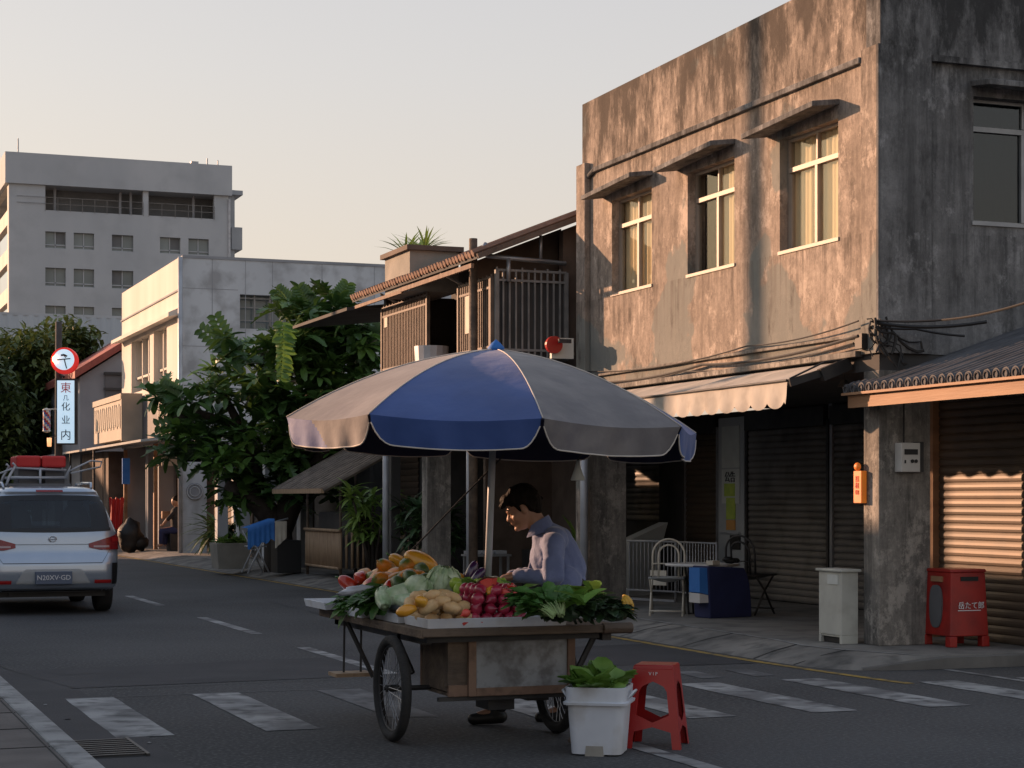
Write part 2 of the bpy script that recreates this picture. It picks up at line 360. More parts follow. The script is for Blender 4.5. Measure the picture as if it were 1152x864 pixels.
mat('curtain_grey', (0.12, 0.14, 0.145), (0.09, 0.105, 0.11), 2.0, 0.9, stretch=(3, 1, 0.3))
mat('interior', (0.02, 0.018, 0.017))
glass('glass', (.95, .95, .92), base=0.04); glass('glass_dark', (0.34, 0.42, 0.46), 0.03, 0.14)
mat('farpane', (0.12, 0.145, 0.15), (0.20, 0.235, 0.24), 0.25, 0.15)
mat('loggia', (0.11, 0.115, 0.12), (0.15, 0.155, 0.16), 0.4, 0.7)
mat('awning', (0.46, 0.43, 0.38), (0.58, 0.54, 0.48), 2.0, 0.85, stretch=(1, 1, 0.5), c3=(0.28, 0.26, 0.23), sc3=4, amt3=0.6, trans=0.12)
mat('greytarp', (0.36, 0.37, 0.36), (0.46, 0.46, 0.44), 2, 0.8, trans=0.1)
# umbrella cloth
mat('umb_blue', (0.020, 0.058, 0.21), (0.035, 0.085, 0.28), 2.4, 0.62, bump=0.25, bscale=7, trans=0.08, sheen=0.2)
mat('umb_grey', (0.13, 0.12, 0.122), (0.20, 0.183, 0.178), 3.0, 0.75, bump=0.35, bscale=8, c3=(0.11, 0.10, 0.11), sc3=5, amt3=0.7, trans=0.05, sheen=0.2)
mat('umb_under', (0.018, 0.022, 0.06), (0.028, 0.03, 0.07), 3, 0.8)
mat('piping', (0.55, 0.50, 0.44))
# person
mat('skin', (0.34, 0.18, 0.11), (0.40, 0.215, 0.14), 9, 0.5)
mat('hair', (0.008, 0.006, 0.005), (0.016, 0.011, 0.008), 30, 0.65, spec=0.1, bump=0.6, bscale=60, stretch=(1, 1, 0.2))
mat('shirt', (0.125, 0.155, 0.29), (0.17, 0.205, 0.36), 6, 0.8, bump=1.0, bscale=8, sheen=0.3)
mat('trousers', (0.015, 0.015, 0.018), (0.025, 0.025, 0.028), 6, 0.85)
mat('shoe', (0.012, 0.012, 0.012), rough=0.5)
mat('vest', (0.03, 0.03, 0.035), rough=0.85)
# goods
mat('foam', (0.66, 0.69, 0.74), (0.74, 0.77, 0.80), 8, 0.7, c3=(0.40, 0.33, 0.28), sc3=7, amt3=0.35)
mat('papaya', (0.75, 0.24, 0.02), (0.10, 0.16, 0.03), 7, 0.4, contrast=(0.42, 0.58))
mat('mango_green', (0.045, 0.085, 0.022), (0.10, 0.14, 0.035), 8, 0.42)
mat('pepper', (0.42, 0.02, 0.012), (0.55, 0.05, 0.02), 5, 0.22, coat=0.4)
mat('pepper_yellow', (0.72, 0.30, 0.02), (0.75, 0.40, 0.04), 5, 0.28, coat=0.3)
mat('onion', (0.24, 0.010, 0.03), (0.44, 0.03, 0.07), 10, 0.3, coat=0.3, stretch=(1, 1, 0.3))
mat('potato', (0.60, 0.36, 0.15), (0.70, 0.50, 0.26), 9, 0.55, c3=(0.42, 0.22, 0.09), sc3=30)
mat('cabbage', (0.30, 0.44, 0.22), (0.68, 0.76, 0.56), 7, 0.45, bump=1.0, bscale=16)
mat('lime', (0.28, 0.42, 0.04), (0.38, 0.52, 0.07), 8, 0.4)
mat('gourd', (0.02, 0.07, 0.02), (0.04, 0.11, 0.03), 9, 0.35)
mat('eggplant', (0.035, 0.010, 0.05), (0.06, 0.02, 0.08), 6, 0.2, coat=0.4)
mat('melonflesh', (0.62, 0.04, 0.03), (0.70, 0.10, 0.07), 10, 0.4)
mat('rind', (0.62, 0.58, 0.46))
mat('leafgreen', (0.045, 0.12, 0.022), (0.085, 0.20, 0.04), 10, 0.5, trans=0.25)
mat('leafbright', (0.14, 0.28, 0.045), (0.22, 0.38, 0.08), 9, 0.5, trans=0.25)
mat('stalk', (0.22, 0.33, 0.12), (0.36, 0.46, 0.22), 12, 0.5)
mat('leafdark', (0.012, 0.028, 0.012), (0.03, 0.06, 0.02), 12, 0.5, trans=0.1)
mat('banana', (0.62, 0.36, 0.03), (0.48, 0.26, 0.03), 12, 0.45)
mat('wrapper', (0.55, 0.56, 0.6), rough=0.25)
mat('redplastic', (0.40, 0.014, 0.014), (0.34, 0.012, 0.012), 4, 0.33)
mat('redbox', (0.38, 0.018, 0.012), (0.30, 0.014, 0.010), 5, 0.4, c3=(0.15, 0.01, 0.01), sc3=7)
mat('whiteplastic', (0.56, 0.59, 0.64), (0.62, 0.65, 0.69), 5, 0.45, c3=(0.33, 0.30, 0.27), sc3=5, amt3=0.5)
mat('bincream', (0.46, 0.46, 0.41), (0.54, 0.54, 0.48), 3, 0.6, c3=(0.33, 0.32, 0.28), sc3=6, stretch=(1, 1, 0.4))
mat('meterwhite', (0.56, 0.54, 0.50), (0.62, 0.60, 0.56), 5, 0.5)
mat('black', (0.012, 0.012, 0.012), rough=0.6)
mat('cable', (0.02, 0.018, 0.017), rough=0.6)
mat('orange_sign', (0.75, 0.20, 0.02), (0.62, 0.13, 0.02), 9, 0.5, emit=(1.0, 0.28, 0.03), es=0.10)
mat('white_text', (0.75, 0.75, 0.75))
mat('notice_white', (0.55, 0.57, 0.54), (0.62, 0.64, 0.60), 6, 0.6)
mat('notice_green', (0.38, 0.52, 0.08), (0.50, 0.60, 0.10), 10, 0.6)
mat('notice_orange', (0.60, 0.30, 0.08), rough=0.6)
mat('panelgrey', (0.36, 0.38, 0.39), (0.43, 0.45, 0.46), 2, 0.5)
mat('sign_blue', (0.60, 0.74, 0.84), rough=0.4, emit=(0.50, 0.72, 0.90), es=0.42)
mat('sign_red', (0.62, 0.02, 0.02), rough=0.4, emit=(0.8, 0.03, 0.02), es=0.25)
mat('lamp_hot', (1, 0.5, 0.3), emit=(1.0, 0.35, 0.15), es=6.0)
mat('lamp_orange', (0.9, 0.5, 0.25), emit=(1.0, 0.45, 0.2), es=0.7)
mat('ink', (0.03, 0.03, 0.035)); mat('ink_red', (0.55, 0.05, 0.04))
mat('carpaint', (0.40, 0.46, 0.54), (0.43, 0.49, 0.57), 3, 0.30, metal=0.6, coat=1.0)
mat('carblack', (0.012, 0.012, 0.013), rough=0.45)
mat('tyre', (0.018, 0.018, 0.018), (0.03, 0.029, 0.028), 8, 0.85, bump=0.3)
mat('taillight', (0.28, 0.012, 0.015), (0.20, 0.008, 0.010), 20, 0.25, coat=0.25)
mat('taillens', (0.45, 0.30, 0.30), rough=0.25, coat=0.2)
mat('plate', (0.10, 0.13, 0.19), rough=0.45)
mat('redcloth', (0.50, 0.02, 0.018), (0.60, 0.035, 0.03), 3, 0.6)
mat('bluecloth', (0.03, 0.16, 0.50), (0.05, 0.22, 0.60), 4, 0.7, trans=0.15)
mat('navycloth', (0.012, 0.017, 0.065), (0.018, 0.024, 0.085), 3, 0.8)
mat('tabletop', (0.55, 0.54, 0.52), (0.62, 0.61, 0.59), 3, 0.5)
mat('cream', (0.60, 0.55, 0.45), (0.5, 0.46, 0.38), 6, 0.7)
mat('bark', (0.035, 0.028, 0.022), (0.07, 0.055, 0.045), 5, 0.9, bump=0.8, bscale=14, stretch=(1, 1, 0.4))
mat('tree_leaf', (0.032, 0.078, 0.02), (0.10, 0.19, 0.042), 0.9, 0.42, trans=0.18)
mat('tree_leaf_light', (0.09, 0.19, 0.035), (0.15, 0.26, 0.05), 1.5, 0.45, trans=0.35)
mat('far_leaf', (0.055, 0.09, 0.026), (0.12, 0.16, 0.04), 0.7, 0.55, trans=0.2)
mat('palm_leaf', (0.13, 0.24, 0.05), (0.25, 0.36, 0.08), 2.0, 0.5, trans=0.25)
mat('palm_dark', (0.035, 0.08, 0.03), (0.07, 0.13, 0.045), 2.0, 0.5, trans=0.15)
mat('concrete', (0.26, 0.25, 0.22), (0.34, 0.32, 0.28), 2.5, 0.9, bump=0.3)
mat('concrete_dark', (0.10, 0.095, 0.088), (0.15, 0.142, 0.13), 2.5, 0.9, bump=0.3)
mat('signface', (0.30, 0.26, 0.21), (0.36, 0.31, 0.25), 2, 0.7)
mat('signrib', (0.60, 0.54, 0.44))
mat('fascia', (0.10, 0.10, 0.105), (0.14, 0.14, 0.145), 2, 0.7)

# ================================================================ world and light
w = bpy.data.worlds.new('World'); sc.world = w; w.use_nodes = True; nt = w.node_tree
bg = nt.nodes['Background']; sky = nt.nodes.new('ShaderNodeTexSky'); sky.sky_type = 'NISHITA'; sky.sun_disc = False
SUN_EL = 12.0; SUN_AZ = -38.0       # degrees clockwise from +Y
sky.sun_elevation = R(SUN_EL); sky.sun_rotation = R(SUN_AZ % 360)
sky.air_density = 1.3; sky.dust_density = 5.0; sky.ozone_density = 1.6; sky.altitude = 10
hz = nt.nodes.new('ShaderNodeMix'); hz.data_type = 'RGBA'; hz.inputs[0].default_value = 0.80       # thin even evening haze over the clear sky model
tcw = nt.nodes.new('ShaderNodeTexCoord'); spw = nt.nodes.new('ShaderNodeSeparateXYZ'); crw = nt.nodes.new('ShaderNodeValToRGB'); sclw = nt.nodes.new('ShaderNodeVectorMath'); sclw.operation = 'SCALE'; sclw.inputs[3].default_value = 5.0
nt.links.new(tcw.outputs['Generated'], spw.inputs[0]); nt.links.new(spw.outputs[2], crw.inputs[0])
for p_, c_ in ((0.0, (.95, .71, .53)), (.10, (.86, .75, .655)), (.22, (.755, .715, .705)), (.30, (.69, .67, .69)), (.45, (.50, .54, .62)), (1.0, (.34, .42, .58))):
    if p_ in (0.0, 1.0): e_ = crw.color_ramp.elements[0 if p_ == 0 else -1]
    else: e_ = crw.color_ramp.elements.new(p_)
    e_.color = (*c_, 1)
nt.links.new(crw.outputs[0], sclw.inputs[0]); nt.links.new(sclw.outputs[0], hz.inputs[7]); nt.links.new(sky.outputs[0], hz.inputs[6]); nt.links.new(hz.outputs[2], bg.inputs[0]); bg.inputs[1].default_value = 0.12
sd = Vector((math.sin(R(SUN_AZ)) * math.cos(R(SUN_EL)), math.cos(R(SUN_AZ)) * math.cos(R(SUN_EL)), math.sin(R(SUN_EL))))
sl = bpy.data.lights.new('sun', 'SUN'); sl.energy = 4.4; sl.angle = R(0.6); sl.color = (1.0, 0.58, 0.35)
so = bpy.data.objects.new('sun', sl); COL.objects.link(so); so.rotation_euler = sd.to_track_quat('Z', 'Y').to_euler(); so.location = (0, 0, 40)
cam = bpy.data.cameras.new('camera'); co = bpy.data.objects.new('camera', cam); COL.objects.link(co); sc.camera = co
co.location = (0, 0, CH); co.rotation_euler = (R(90), 0, -TH); cam.sensor_width = 36; cam.lens = F / 1152 * 36; cam.shift_y = (HY - 432) / 1152
cam.clip_end = 3000; cam.clip_start = 0.1
sc.view_settings.view_transform = 'Standard'; sc.view_settings.look = 'None'; sc.view_settings.gamma = 1; sc.view_settings.exposure = 0.75
sc.render.resolution_x = 1024; sc.render.resolution_y = 768

# ================================================================ ground
m = MB(); m.poly([(-900, -300, -0.05), (900, -300, -0.05), (900, 1500, -0.05), (-900, 1500, -0.05)]); struct(m, 'ground', 'dirt')
m = MB(); m.poly([(1.4, -30, 0), (60, -30, 0), (60, 14.2, 0), (9.2, 14.2, 0), (9.2, 82, 0), (-30, 82, 0), (-30, 76, 0), (1.4, 76, 0)]); struct(m, 'road', 'asphalt')
OUT = [(7.7, 76), (7.85, 50), (8.0, 36), (8.15, 26), (8.3, 19), (8.3, 16), (8.31, 15.1), (8.34, 14.6), (8.42, 14.25), (8.62, 14.02), (8.95, 13.93), (9.4, 13.9), (10.5, 13.87), (60, 13.8)]
INN = [(8.45, 76), (8.6, 50), (8.75, 36), (8.85, 26), (8.95, 19), (8.85, 16), (8.75, 15.3), (8.80, 14.9), (8.92, 14.55), (9.05, 14.2), (9.14, 14.0), (9.42, 13.925), (10.51, 13.895), (60, 13.825)]
m = MB()
m.grid([[(x, y, 0.002) for x, y in OUT], [((x * 0.5 + u * 0.5), (y * 0.5 + v * 0.5), 0.072 if i < 8 else 0.085) for i, ((x, y), (u, v)) in enumerate(zip(OUT, INN))], [(x, y, 0.12) for x, y in INN]])
struct(m, 'kerb', 'apron')
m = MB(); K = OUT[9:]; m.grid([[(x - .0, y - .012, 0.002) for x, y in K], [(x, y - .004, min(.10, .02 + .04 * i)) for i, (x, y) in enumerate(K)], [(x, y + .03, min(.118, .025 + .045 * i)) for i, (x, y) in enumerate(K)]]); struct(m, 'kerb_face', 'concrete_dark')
m = MB(); m.poly([(x, y, 0.12) for x, y in INN] + [(60, 76, 0.12)]); struct(m, 'sidewalk', 'pavement')
# paving joints and inner kerb edge
m = MB()
for i in range(len(INN) - 4):
    a = Vector((*INN[i], 0.124)); b = Vector((*INN[i + 1], 0.124)); m.add([a, b, b + Vector((0.05, 0, 0)), a + Vector((0.05, 0, 0))], [(0, 1, 2, 3)])
struct(m, 'kerb_edge', 'kerbstone')
m = MB()
for y in [14.7, 15.4, 16.9, 18.4, 19.9, 21.4, 22.9, 24.4, 25.9, 27.4, 28.9, 30.4, 32, 34, 36, 38, 40, 42, 44, 46]:
    import bisect
    def lx(path, y):
        for (x0, y0), (x1, y1) in zip(path, path[1:]):
            if y1 <= y <= y0: return x0 + (x1 - x0) * (y0 - y) / (y0 - y1 + 1e-9)
        return path[-1][0]
    x0 = lx(OUT, y); x1 = lx(INN, y); zt = lambda t: 0.006 + (0.072 * t * 2 if t < .5 else 0.072 + 0.05 * (t - .5) * 2)
    m.add([(x0, y, 0.006), (x0, y + 0.025, 0.006), ((x0 + x1) / 2, y + 0.025, 0.076), ((x0 + x1) / 2, y, 0.076), (x1, y + 0.025, 0.1245), (x1, y, 0.1245)], [(0, 3, 2, 1), (3, 5, 4, 2)])
struct(m, 'kerb_joints', 'crack')
# left side footway
m = MB(); m.box(1.34, 1.5, -20, 76, -0.02, 0.10); o = struct(m, 'kerb_stone', 'kerbstone', bevel=0.015)
m = MB(); m.poly([(-30, -20, 0.09), (1.34, -20, 0.09), (1.34, 76, 0.09), (-30, 76, 0.09)]); struct(m, 'pavement', 'brickpave')
m = MB()
for i in range(16):
    y = 6.3 + i * 0.9; m.box(-1.5, 1.335, y, y + 0.01, 0.088, 0.094)
for i in range(4):
    x = 1.335 - .02 - i * 0.6; m.box(x, x + 0.01, 5, 20, 0.088, 0.0945)
struct(m, 'paving_joints', 'crack')
# markings
m = MB(); wz = 0.004
for k in (0, 1, 3, 4, 5, 6, 7, 8):
    x = 1.86 + 0.95 * k; y0, y1 = (11.75, 14.15) if k < 3 else (11.4, 13.55)
    if k >= 7: y0, y1 = 11.2, 13.0
    n = 12; L_ = []; Rr = []
    for i in range(n + 1):
        y = y0 + (y1 - y0) * i / n; L_.append((x + 0.012 * noise.noise(Vector((x, y * 3, 0))), y, wz)); Rr.append((x + 0.36 + 0.012 * noise.noise(Vector((x + 9, y * 3, 0))), y, wz))
    m.grid([L_, Rr])
struct(m, 'zebra_crossing', 'paint_white')
m = MB()
for y0, y1 in ((26.0, 28.7), (20.2, 23.2), (15.2, 18.2), (31.5, 34.2), (37, 39.7), (42.5, 45), (3.5, 10.45)):
    m.poly([(4.66, y0, wz), (4.79, y0, wz), (4.79, y1, wz), (4.66, y1, wz)])
m.poly([(9.32, 11.0, wz), (9.4, 11.0, wz), (9.4, 13.85, wz), (9.32, 13.85, wz)])
struct(m, 'lane_lines', 'paint_white')
m = MB()
ym = [(x - 0.16, y, wz) for x, y in OUT[1:8]] + [(8.2, 14.2, wz), (8.27, 13.4, wz), (8.33, 12.9, wz)]
m.grid([ym, [(p[0] + 0.09, p[1], wz) for p in ym]]); struct(m, 'yellow_line', 'paint_yellow')
m = MB(); pts = []
for k in range(14):
    a = k / 13; pts.append((2.2 + a * 1.0, 11.05 + 0.3 * math.sin(a * 3)))
m.grid([[(1.86 + .2 * i, 14.17, wz) for i in range(12)], [(1.86 + .2 * i, 14.19, wz) for i in range(12)]])
m.poly([(3.78, 12.2, wz), (4.1, 12.1, wz), (4.12, 14.1, wz), (3.77, 14.12, wz)])
for x in (7.0, 7.5, 5.6): m.poly([(x, 13.9, wz), (x + 0.2, 13.9, wz), (x + 0.25, 14.5, wz), (x + 0.03, 14.5, wz)])
struct(m, 'faded_markings', 'paint_faint')
m = MB(); m.poly([(1.55, 14.9, 0.0035), (8.2, 15.3, 0.0035), (8.2, 17.4, 0.0035), (1.55, 16.6, 0.0035)])
m.poly([(1.5, 2, 0.0036), (2.0, 2, 0.0036), (2.05, 14.8, 0.0036), (1.5, 16, 0.0036)])
m.poly([(7.35, 15.0, 0.0037), (8.1, 15.0, 0.0037), (8.1, 15.9, 0.0037), (7.35, 15.9, 0.0037)]); struct(m, 'road_patches', 'patch')
m = MB()
def crack(x, y, dx, dy, n, wd=0.012):
    p = []
    for i in range(n + 1): p.append((x + dx * i / n + ru(-.03, .03), y + dy * i / n + ru(-.04, .04)))
    m.grid([[(a, b, 0.0055) for a, b in p], [(a + (wd if abs(dy) > abs(dx) else 0), b + (0 if abs(dy) > abs(dx) else wd * 1.6), 0.0055) for a, b in p]])
crack(1.6, 17.8, 0.4, -2.8, 10); crack(5, 25.5, 2.6, .5, 12); crack(2.2, 14.75, 5.5, .3, 20, 0.008); crack(6.2, 22, .2, 5, 10, .008); crack(2.05, 16.1, .5, 0.02, 4); crack(2.6, 19.5, 3.4, -.2, 14, .008)
struct(m, 'road_cracks', 'crack')
# drain grate by the left kerb
t = thing('drain_grate', 'black slotted storm drain grate in the gutter by the near kerb', 'drain', (1.72, 11.25, 0.0))
m = MB(); m.box(1.54, 1.9, 10.85, 11.65, 0.002, 0.006); m.build('pit', 'crack', t)
m = MB()
for i in range(9): m.box(1.545, 1.895, 10.88 + i * 0.088, 10.91 + i * 0.088, 0.006, 0.018)
m.box(1.53, 1.55, 10.85, 11.65, .006, .02); m.box(1.89, 1.91, 10.85, 11.65, .006, .02); m.build('bars', 'darkmetal', t)
for i, (px, py) in enumerate([(35, 790), (51, 794), (76, 810), (168, 837), (95, 855)]):
    p = G(px, py); m = MB(); m.obox((p.x, p.y, 0.008), ru(.02, .05), ru(.01, .03), 0.004, ru(0, 3), .15); tag(m.build('litter', 'paint_white'), 'tiny pale scrap of litter on the dark asphalt', 'litter', 'scraps of litter on the road')

# ================================================================ main concrete building
XF, Y0, Y1 = 9.4, 15.0, 22.03; ZB, ZT = 2.85, 6.54; IN = 12.2
T = thing('concrete_building', 'weathered two storey concrete building with three sunlit windows on the street corner', 'building', (XF, Y0, 0))
wins = [(15.73, 16.88), (17.87, 19.0), (19.95, 21.1)]; WZ0, WZ1 = 4.02, 5.17
m = MB(); wall(m, 'X', XF, Y0 + .22, Y1, ZB, ZT, 0.22, [(a, b, WZ0, WZ1) for a, b in wins]); m.build('wall', 'plaster', T)
RX0 = FY(1095, 200, Y0)[0]; rz0 = FY(1095, 249, Y0)[1]; rz1 = FY(1095, 108, Y0)[1]
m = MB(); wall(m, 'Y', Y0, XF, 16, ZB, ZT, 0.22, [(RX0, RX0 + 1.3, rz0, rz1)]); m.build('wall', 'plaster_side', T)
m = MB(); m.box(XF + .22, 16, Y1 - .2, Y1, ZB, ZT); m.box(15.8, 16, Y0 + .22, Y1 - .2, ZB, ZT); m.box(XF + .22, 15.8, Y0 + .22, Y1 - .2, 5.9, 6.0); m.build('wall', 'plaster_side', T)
m = MB(); m.box(XF + .01, 15.9, Y0 + .01, Y1 - .01, ZB - .16, ZB - .003); m.build('ceiling', 'darkwall', T)
m = MB(); m.box(XF + 1.2, XF + 1.25, Y0 + .3, Y1 - .3, ZB, 5.9); m.box(XF + .3, 15.7, Y0 + 1.5, Y0 + 1.55, ZB, 5.9); m.build('partition', 'interior', T)
# mouldings
m = MB(); m.box(XF - .05, XF, Y0 + .28, 21.6, 5.60, 5.66)
m.tube([(XF - .02, 21.6, 5.63), (XF - .03, 21.85, 5.55), (XF - .03, 21.95, 5.3), (XF - .03, 21.95, 2.9)], 0.035, 8)
m.build('ledge', 'plaster_side', T, bevel=.008)
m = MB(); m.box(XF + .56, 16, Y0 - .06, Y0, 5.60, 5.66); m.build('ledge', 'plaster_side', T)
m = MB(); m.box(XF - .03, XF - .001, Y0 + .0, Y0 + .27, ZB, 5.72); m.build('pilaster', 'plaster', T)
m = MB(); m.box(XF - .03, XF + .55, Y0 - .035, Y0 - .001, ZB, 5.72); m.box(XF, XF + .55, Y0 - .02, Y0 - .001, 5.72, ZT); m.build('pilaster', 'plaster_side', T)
m = MB(); m.box(XF - .08, XF - .002, Y1 - .26, Y1 + .02, 0.12, 5.75); m.build('pilaster', 'plaster', T, bevel=.01)
m = MB(); m.box(XF - .09, XF - .001, Y0 + .27, Y1 - .1, ZB - .02, ZB + .035); m.box(XF - .05, XF - .001, Y0 + .27, Y1 - .1, ZB + .17, ZB + .20); m.build('ledge', 'pillar', T, bevel=.006)
# pillars
m = MB(); m.box(XF, XF + .56, Y0, Y0 + .27, 0.12, ZB - .16); m.build('pillar', 'pillar', T, bevel=.008)
m = MB(); m.box(XF + .02, XF + .56, 21.9, 22.3, 0.12, ZB - .16); m.build('pillar', 'pillar', T, bevel=.01)
m = MB(); m.box(IN - .02, IN + .02, 20.53, 20.62, .12, 2.7); m.box(IN - .06, IN + .02, 24.7, 25.5, .12, 2.7, 1)
m.box(IN + .03, IN + .1, 15.9, 34, .12, 2.7, 1); m.build('shop_wall', ['steel', 'darkwall'], T)
for i, (a, b, mm, z0) in enumerate([(18.6, 20.5, 'shutter', .13), (20.65, 22.76, 'shutter', .13), (23.68, 24.68, 'shutter_brown', .13), (25.5, 27.1, 'shutter', 1.15), (28.1, 31.9, 'shutter', .13), (32.1, 34, 'shutter', .13)]):
    m = MB(); shutter(m, 'X', IN, a, b, z0, 2.42); s_ = m.build('shutter', mm, T)
    m = MB(); m.box(IN - .08, IN + .02, a, b, 2.42, 2.66); m.build('shutter_box', 'darkmetal', s_)
    m = MB(); m.box(IN - .04, IN + .0, a - .05, a, .12, 2.5); m.box(IN - .04, IN, b, b + .05, .12, 2.5); m.build('guide_rail', 'steel' if i != 1 else 'darkmetal', s_)
# notice door
m = MB(); m.box(IN - .03, IN + .01, 22.85, 23.62, .12, 2.62); d_ = m.build('door', 'panelgrey', T)
for (a, b, z0, z1, mm, nm) in [(22.98, 23.5, 1.92, 2.5, 'notice_white', 'notice'), (22.98, 23.5, 1.42, 1.9, 'notice_white', 'notice'), (23.1, 23.42, 1.52, 1.7, 'notice_green', 'notice'), (23.1, 23.36, 1.2, 1.5, 'notice_green', 'notice'), (23.1, 23.36, 1.05, 1.19, 'notice_orange', 'notice'), (22.95, 23.25, .78, .98, 'black', 'letter_slot')]:
    a, b = a, b
    m = MB(); m.box(IN - .04 - (.004 if mm != 'notice_white' else 0), IN - .031, a, b, z0, z1); m.build(nm, mm, d_)
m = MB(); m.box(IN - .07, IN - .03, 22.95, 23.55, 1.0, 1.02); m.build('shelf', 'steelpale', d_)
text('writing', '公告', .16, 'ink', frame_mx((IN - .046, 23.24, 1.78), (0, -1, 0), (0, 0, 1)), d_)
# windows
def window(parent, axis, c, u0, u1, z0, z1, fm, gm, inset=.10, trans=.28, split=.5, curtain='curtain', cover=(0, 1), fw=.03):
    P = (lambda m, a, b, l, h, d0, d1, mi=None: m.box(c + d0, c + d1, a, b, l, h, mi)) if axis == 'X' else (lambda m, a, b, l, h, d0, d1, mi=None: m.box(a, b, c + d0, c + d1, l, h, mi))
    m = MB(); i0, i1 = inset, inset + .05
    P(m, u0, u0 + fw, z0, z1, i0, i1); P(m, u1 - fw, u1, z0, z1, i0, i1); P(m, u0 + fw, u1 - fw, z0, z0 + fw, i0, i1); P(m, u0 + fw, u1 - fw, z1 - fw, z1, i0, i1)
    zt = z1 - (z1 - z0) * trans; P(m, u0 + fw, u1 - fw, zt - .024, zt + .024, i0 - .012, i1)
    um = u0 + (u1 - u0) * split; P(m, um - .024, um + .024, z0 + fw, zt - .024, i0 - .01, i1); P(m, um - .012, um + .012, zt + .035, z1 - fw, i0, i1)
    P(m, u0 + fw, u0 + fw + .03, z0 + fw, zt - .035, i0 + .005, i1); P(m, u1 - fw - .03, u1 - fw, z0 + fw, zt - .035, i0 + .005, i1)
    w_ = m.build('window', fm, parent)
    m = MB(); P(m, u0 + fw, u1 - fw, z0 + fw, z1 - fw, i0 + .022, i0 + .027); m.build('pane', gm, w_)
    m = MB(); P(m, u0 - .02, u1 + .02, z0 - .035, z0, -.015, i0); m.build('sill', fm, w_)
    if curtain:
        m = MB(); a = u0 + (u1 - u0) * cover[0]; b = u0 + (u1 - u0) * cover[1]; n = int((b - a) / .02); rows = []
        for zz in (z0, (z0 + z1) / 2, z1):
            row = []
            for k in range(n + 1):
                u = a + (b - a) * k / n; d = inset + .07 + .014 * math.sin(u * 60) + .008 * math.sin(u * 23 + 1)
                row.append((c + d, u, zz) if axis == 'X' else (u, c + d, zz))
            rows.append(row)
        m.grid(rows); m.build('curtain', curtain, w_, smooth=True)
    return w_
window(T, 'X', XF, *wins[0], WZ0, WZ1, 'winframe', 'glass')
window(T, 'X', XF, *wins[1], WZ0, WZ1, 'winframe', 'glass', cover=(0, .52))
window(T, 'X', XF, *wins[2], WZ0, WZ1, 'winframe', 'glass')
window(T, 'Y', Y0, RX0, RX0 + 1.3, rz0, rz1, 'winframe_grey', 'glass_dark', curtain='curtain_grey', trans=.24, inset=.12)
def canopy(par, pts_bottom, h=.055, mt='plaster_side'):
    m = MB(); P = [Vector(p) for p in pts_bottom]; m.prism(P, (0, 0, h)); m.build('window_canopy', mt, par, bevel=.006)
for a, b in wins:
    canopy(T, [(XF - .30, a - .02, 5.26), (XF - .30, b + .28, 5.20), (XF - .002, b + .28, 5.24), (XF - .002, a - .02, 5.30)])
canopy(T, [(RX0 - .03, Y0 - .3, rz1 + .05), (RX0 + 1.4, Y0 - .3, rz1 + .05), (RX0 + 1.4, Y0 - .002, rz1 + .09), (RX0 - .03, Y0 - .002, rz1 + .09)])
# awning over the shopfront
t = thing('awning', 'pale beige fabric awning with scalloped valance over the closed shutters', 'awning', (8.72, 18, 2.4))
m = MB(); rows = []; ya, yb = 15.5, 20.6; n = 60
for k, (x, z) in enumerate([(9.34, 2.80), (9.0, 2.70), (8.72, 2.60)]):
    rows.append([(x, ya + (yb - ya) * i / n, z - .012 * (1 + math.sin(i * .9)) * (1 if k == 1 else 0)) for i in range(n + 1)])
m.grid(rows); m.build('cover', 'awning', t, smooth=True)
m = MB(); rows = []; n = 240
for k in range(5):
    r_ = []
    for i in range(n + 1):
        y = ya + (yb - ya) * i / n; sco = .06 * abs(math.sin(y * 9.5)); zz = 2.605 - (.2 + sco) * k / 4
        r_.append((8.715 + .012 * math.sin(y * 19) * k / 4 - .004 * k + .01 * noise.noise(Vector((y * 3, k, 0))), y, zz))
    rows.append(r_)
m.grid(rows); m.build('valance', 'awning', t, smooth=True)
m = MB(); m.tube([(8.71, ya, 2.605), (8.71, yb, 2.605)], .014, 8); m.bar((8.72, ya - .02, 2.58), (9.38, ya - .02, 2.78), .05, .07); m.tube([(8.72, ya - .03, 2.62), (9.1, ya - .03, 2.79), (9.36, ya - .03, 2.82)], .01, 6)
m.bar((9.05, ya - .04, 2.66), (9.36, ya - .04, 2.78), .07, .12); m.build('frame', 'darkmetal', t)
t = thing('pendant_lamp', 'small dark shaded lamp under the ledge beside the corner pillar', 'lamp', tuple(C(950, 433, 18.0)))
p = C(950, 433, 18.0); m = MB(); m.lathe([(.02, .05), (.03, .04), (.07, -.02)], p, 12); m.cyl(p + Vector((0, 0, .05)), (p.x, p.y, 2.7), .006, n=6); m.build('lamp_shade', 'darkmetal', t)
m = MB(); m.ell(p + Vector((0, 0, -.02)), (.025, .025, .03), nu=8, nv=6); m.build('bulb', 'cream', t)
# downpipe by far pillar
m = MB(); p = W(657, 23.6); m.tube([(p[0], p[1], .12), (p[0], p[1], 2.8)], .05, 10); tag(m.build('drainpipe', 'steelpale', smooth=True), 'pale grey drainpipe on the far pillar behind the bending man', 'pipe')
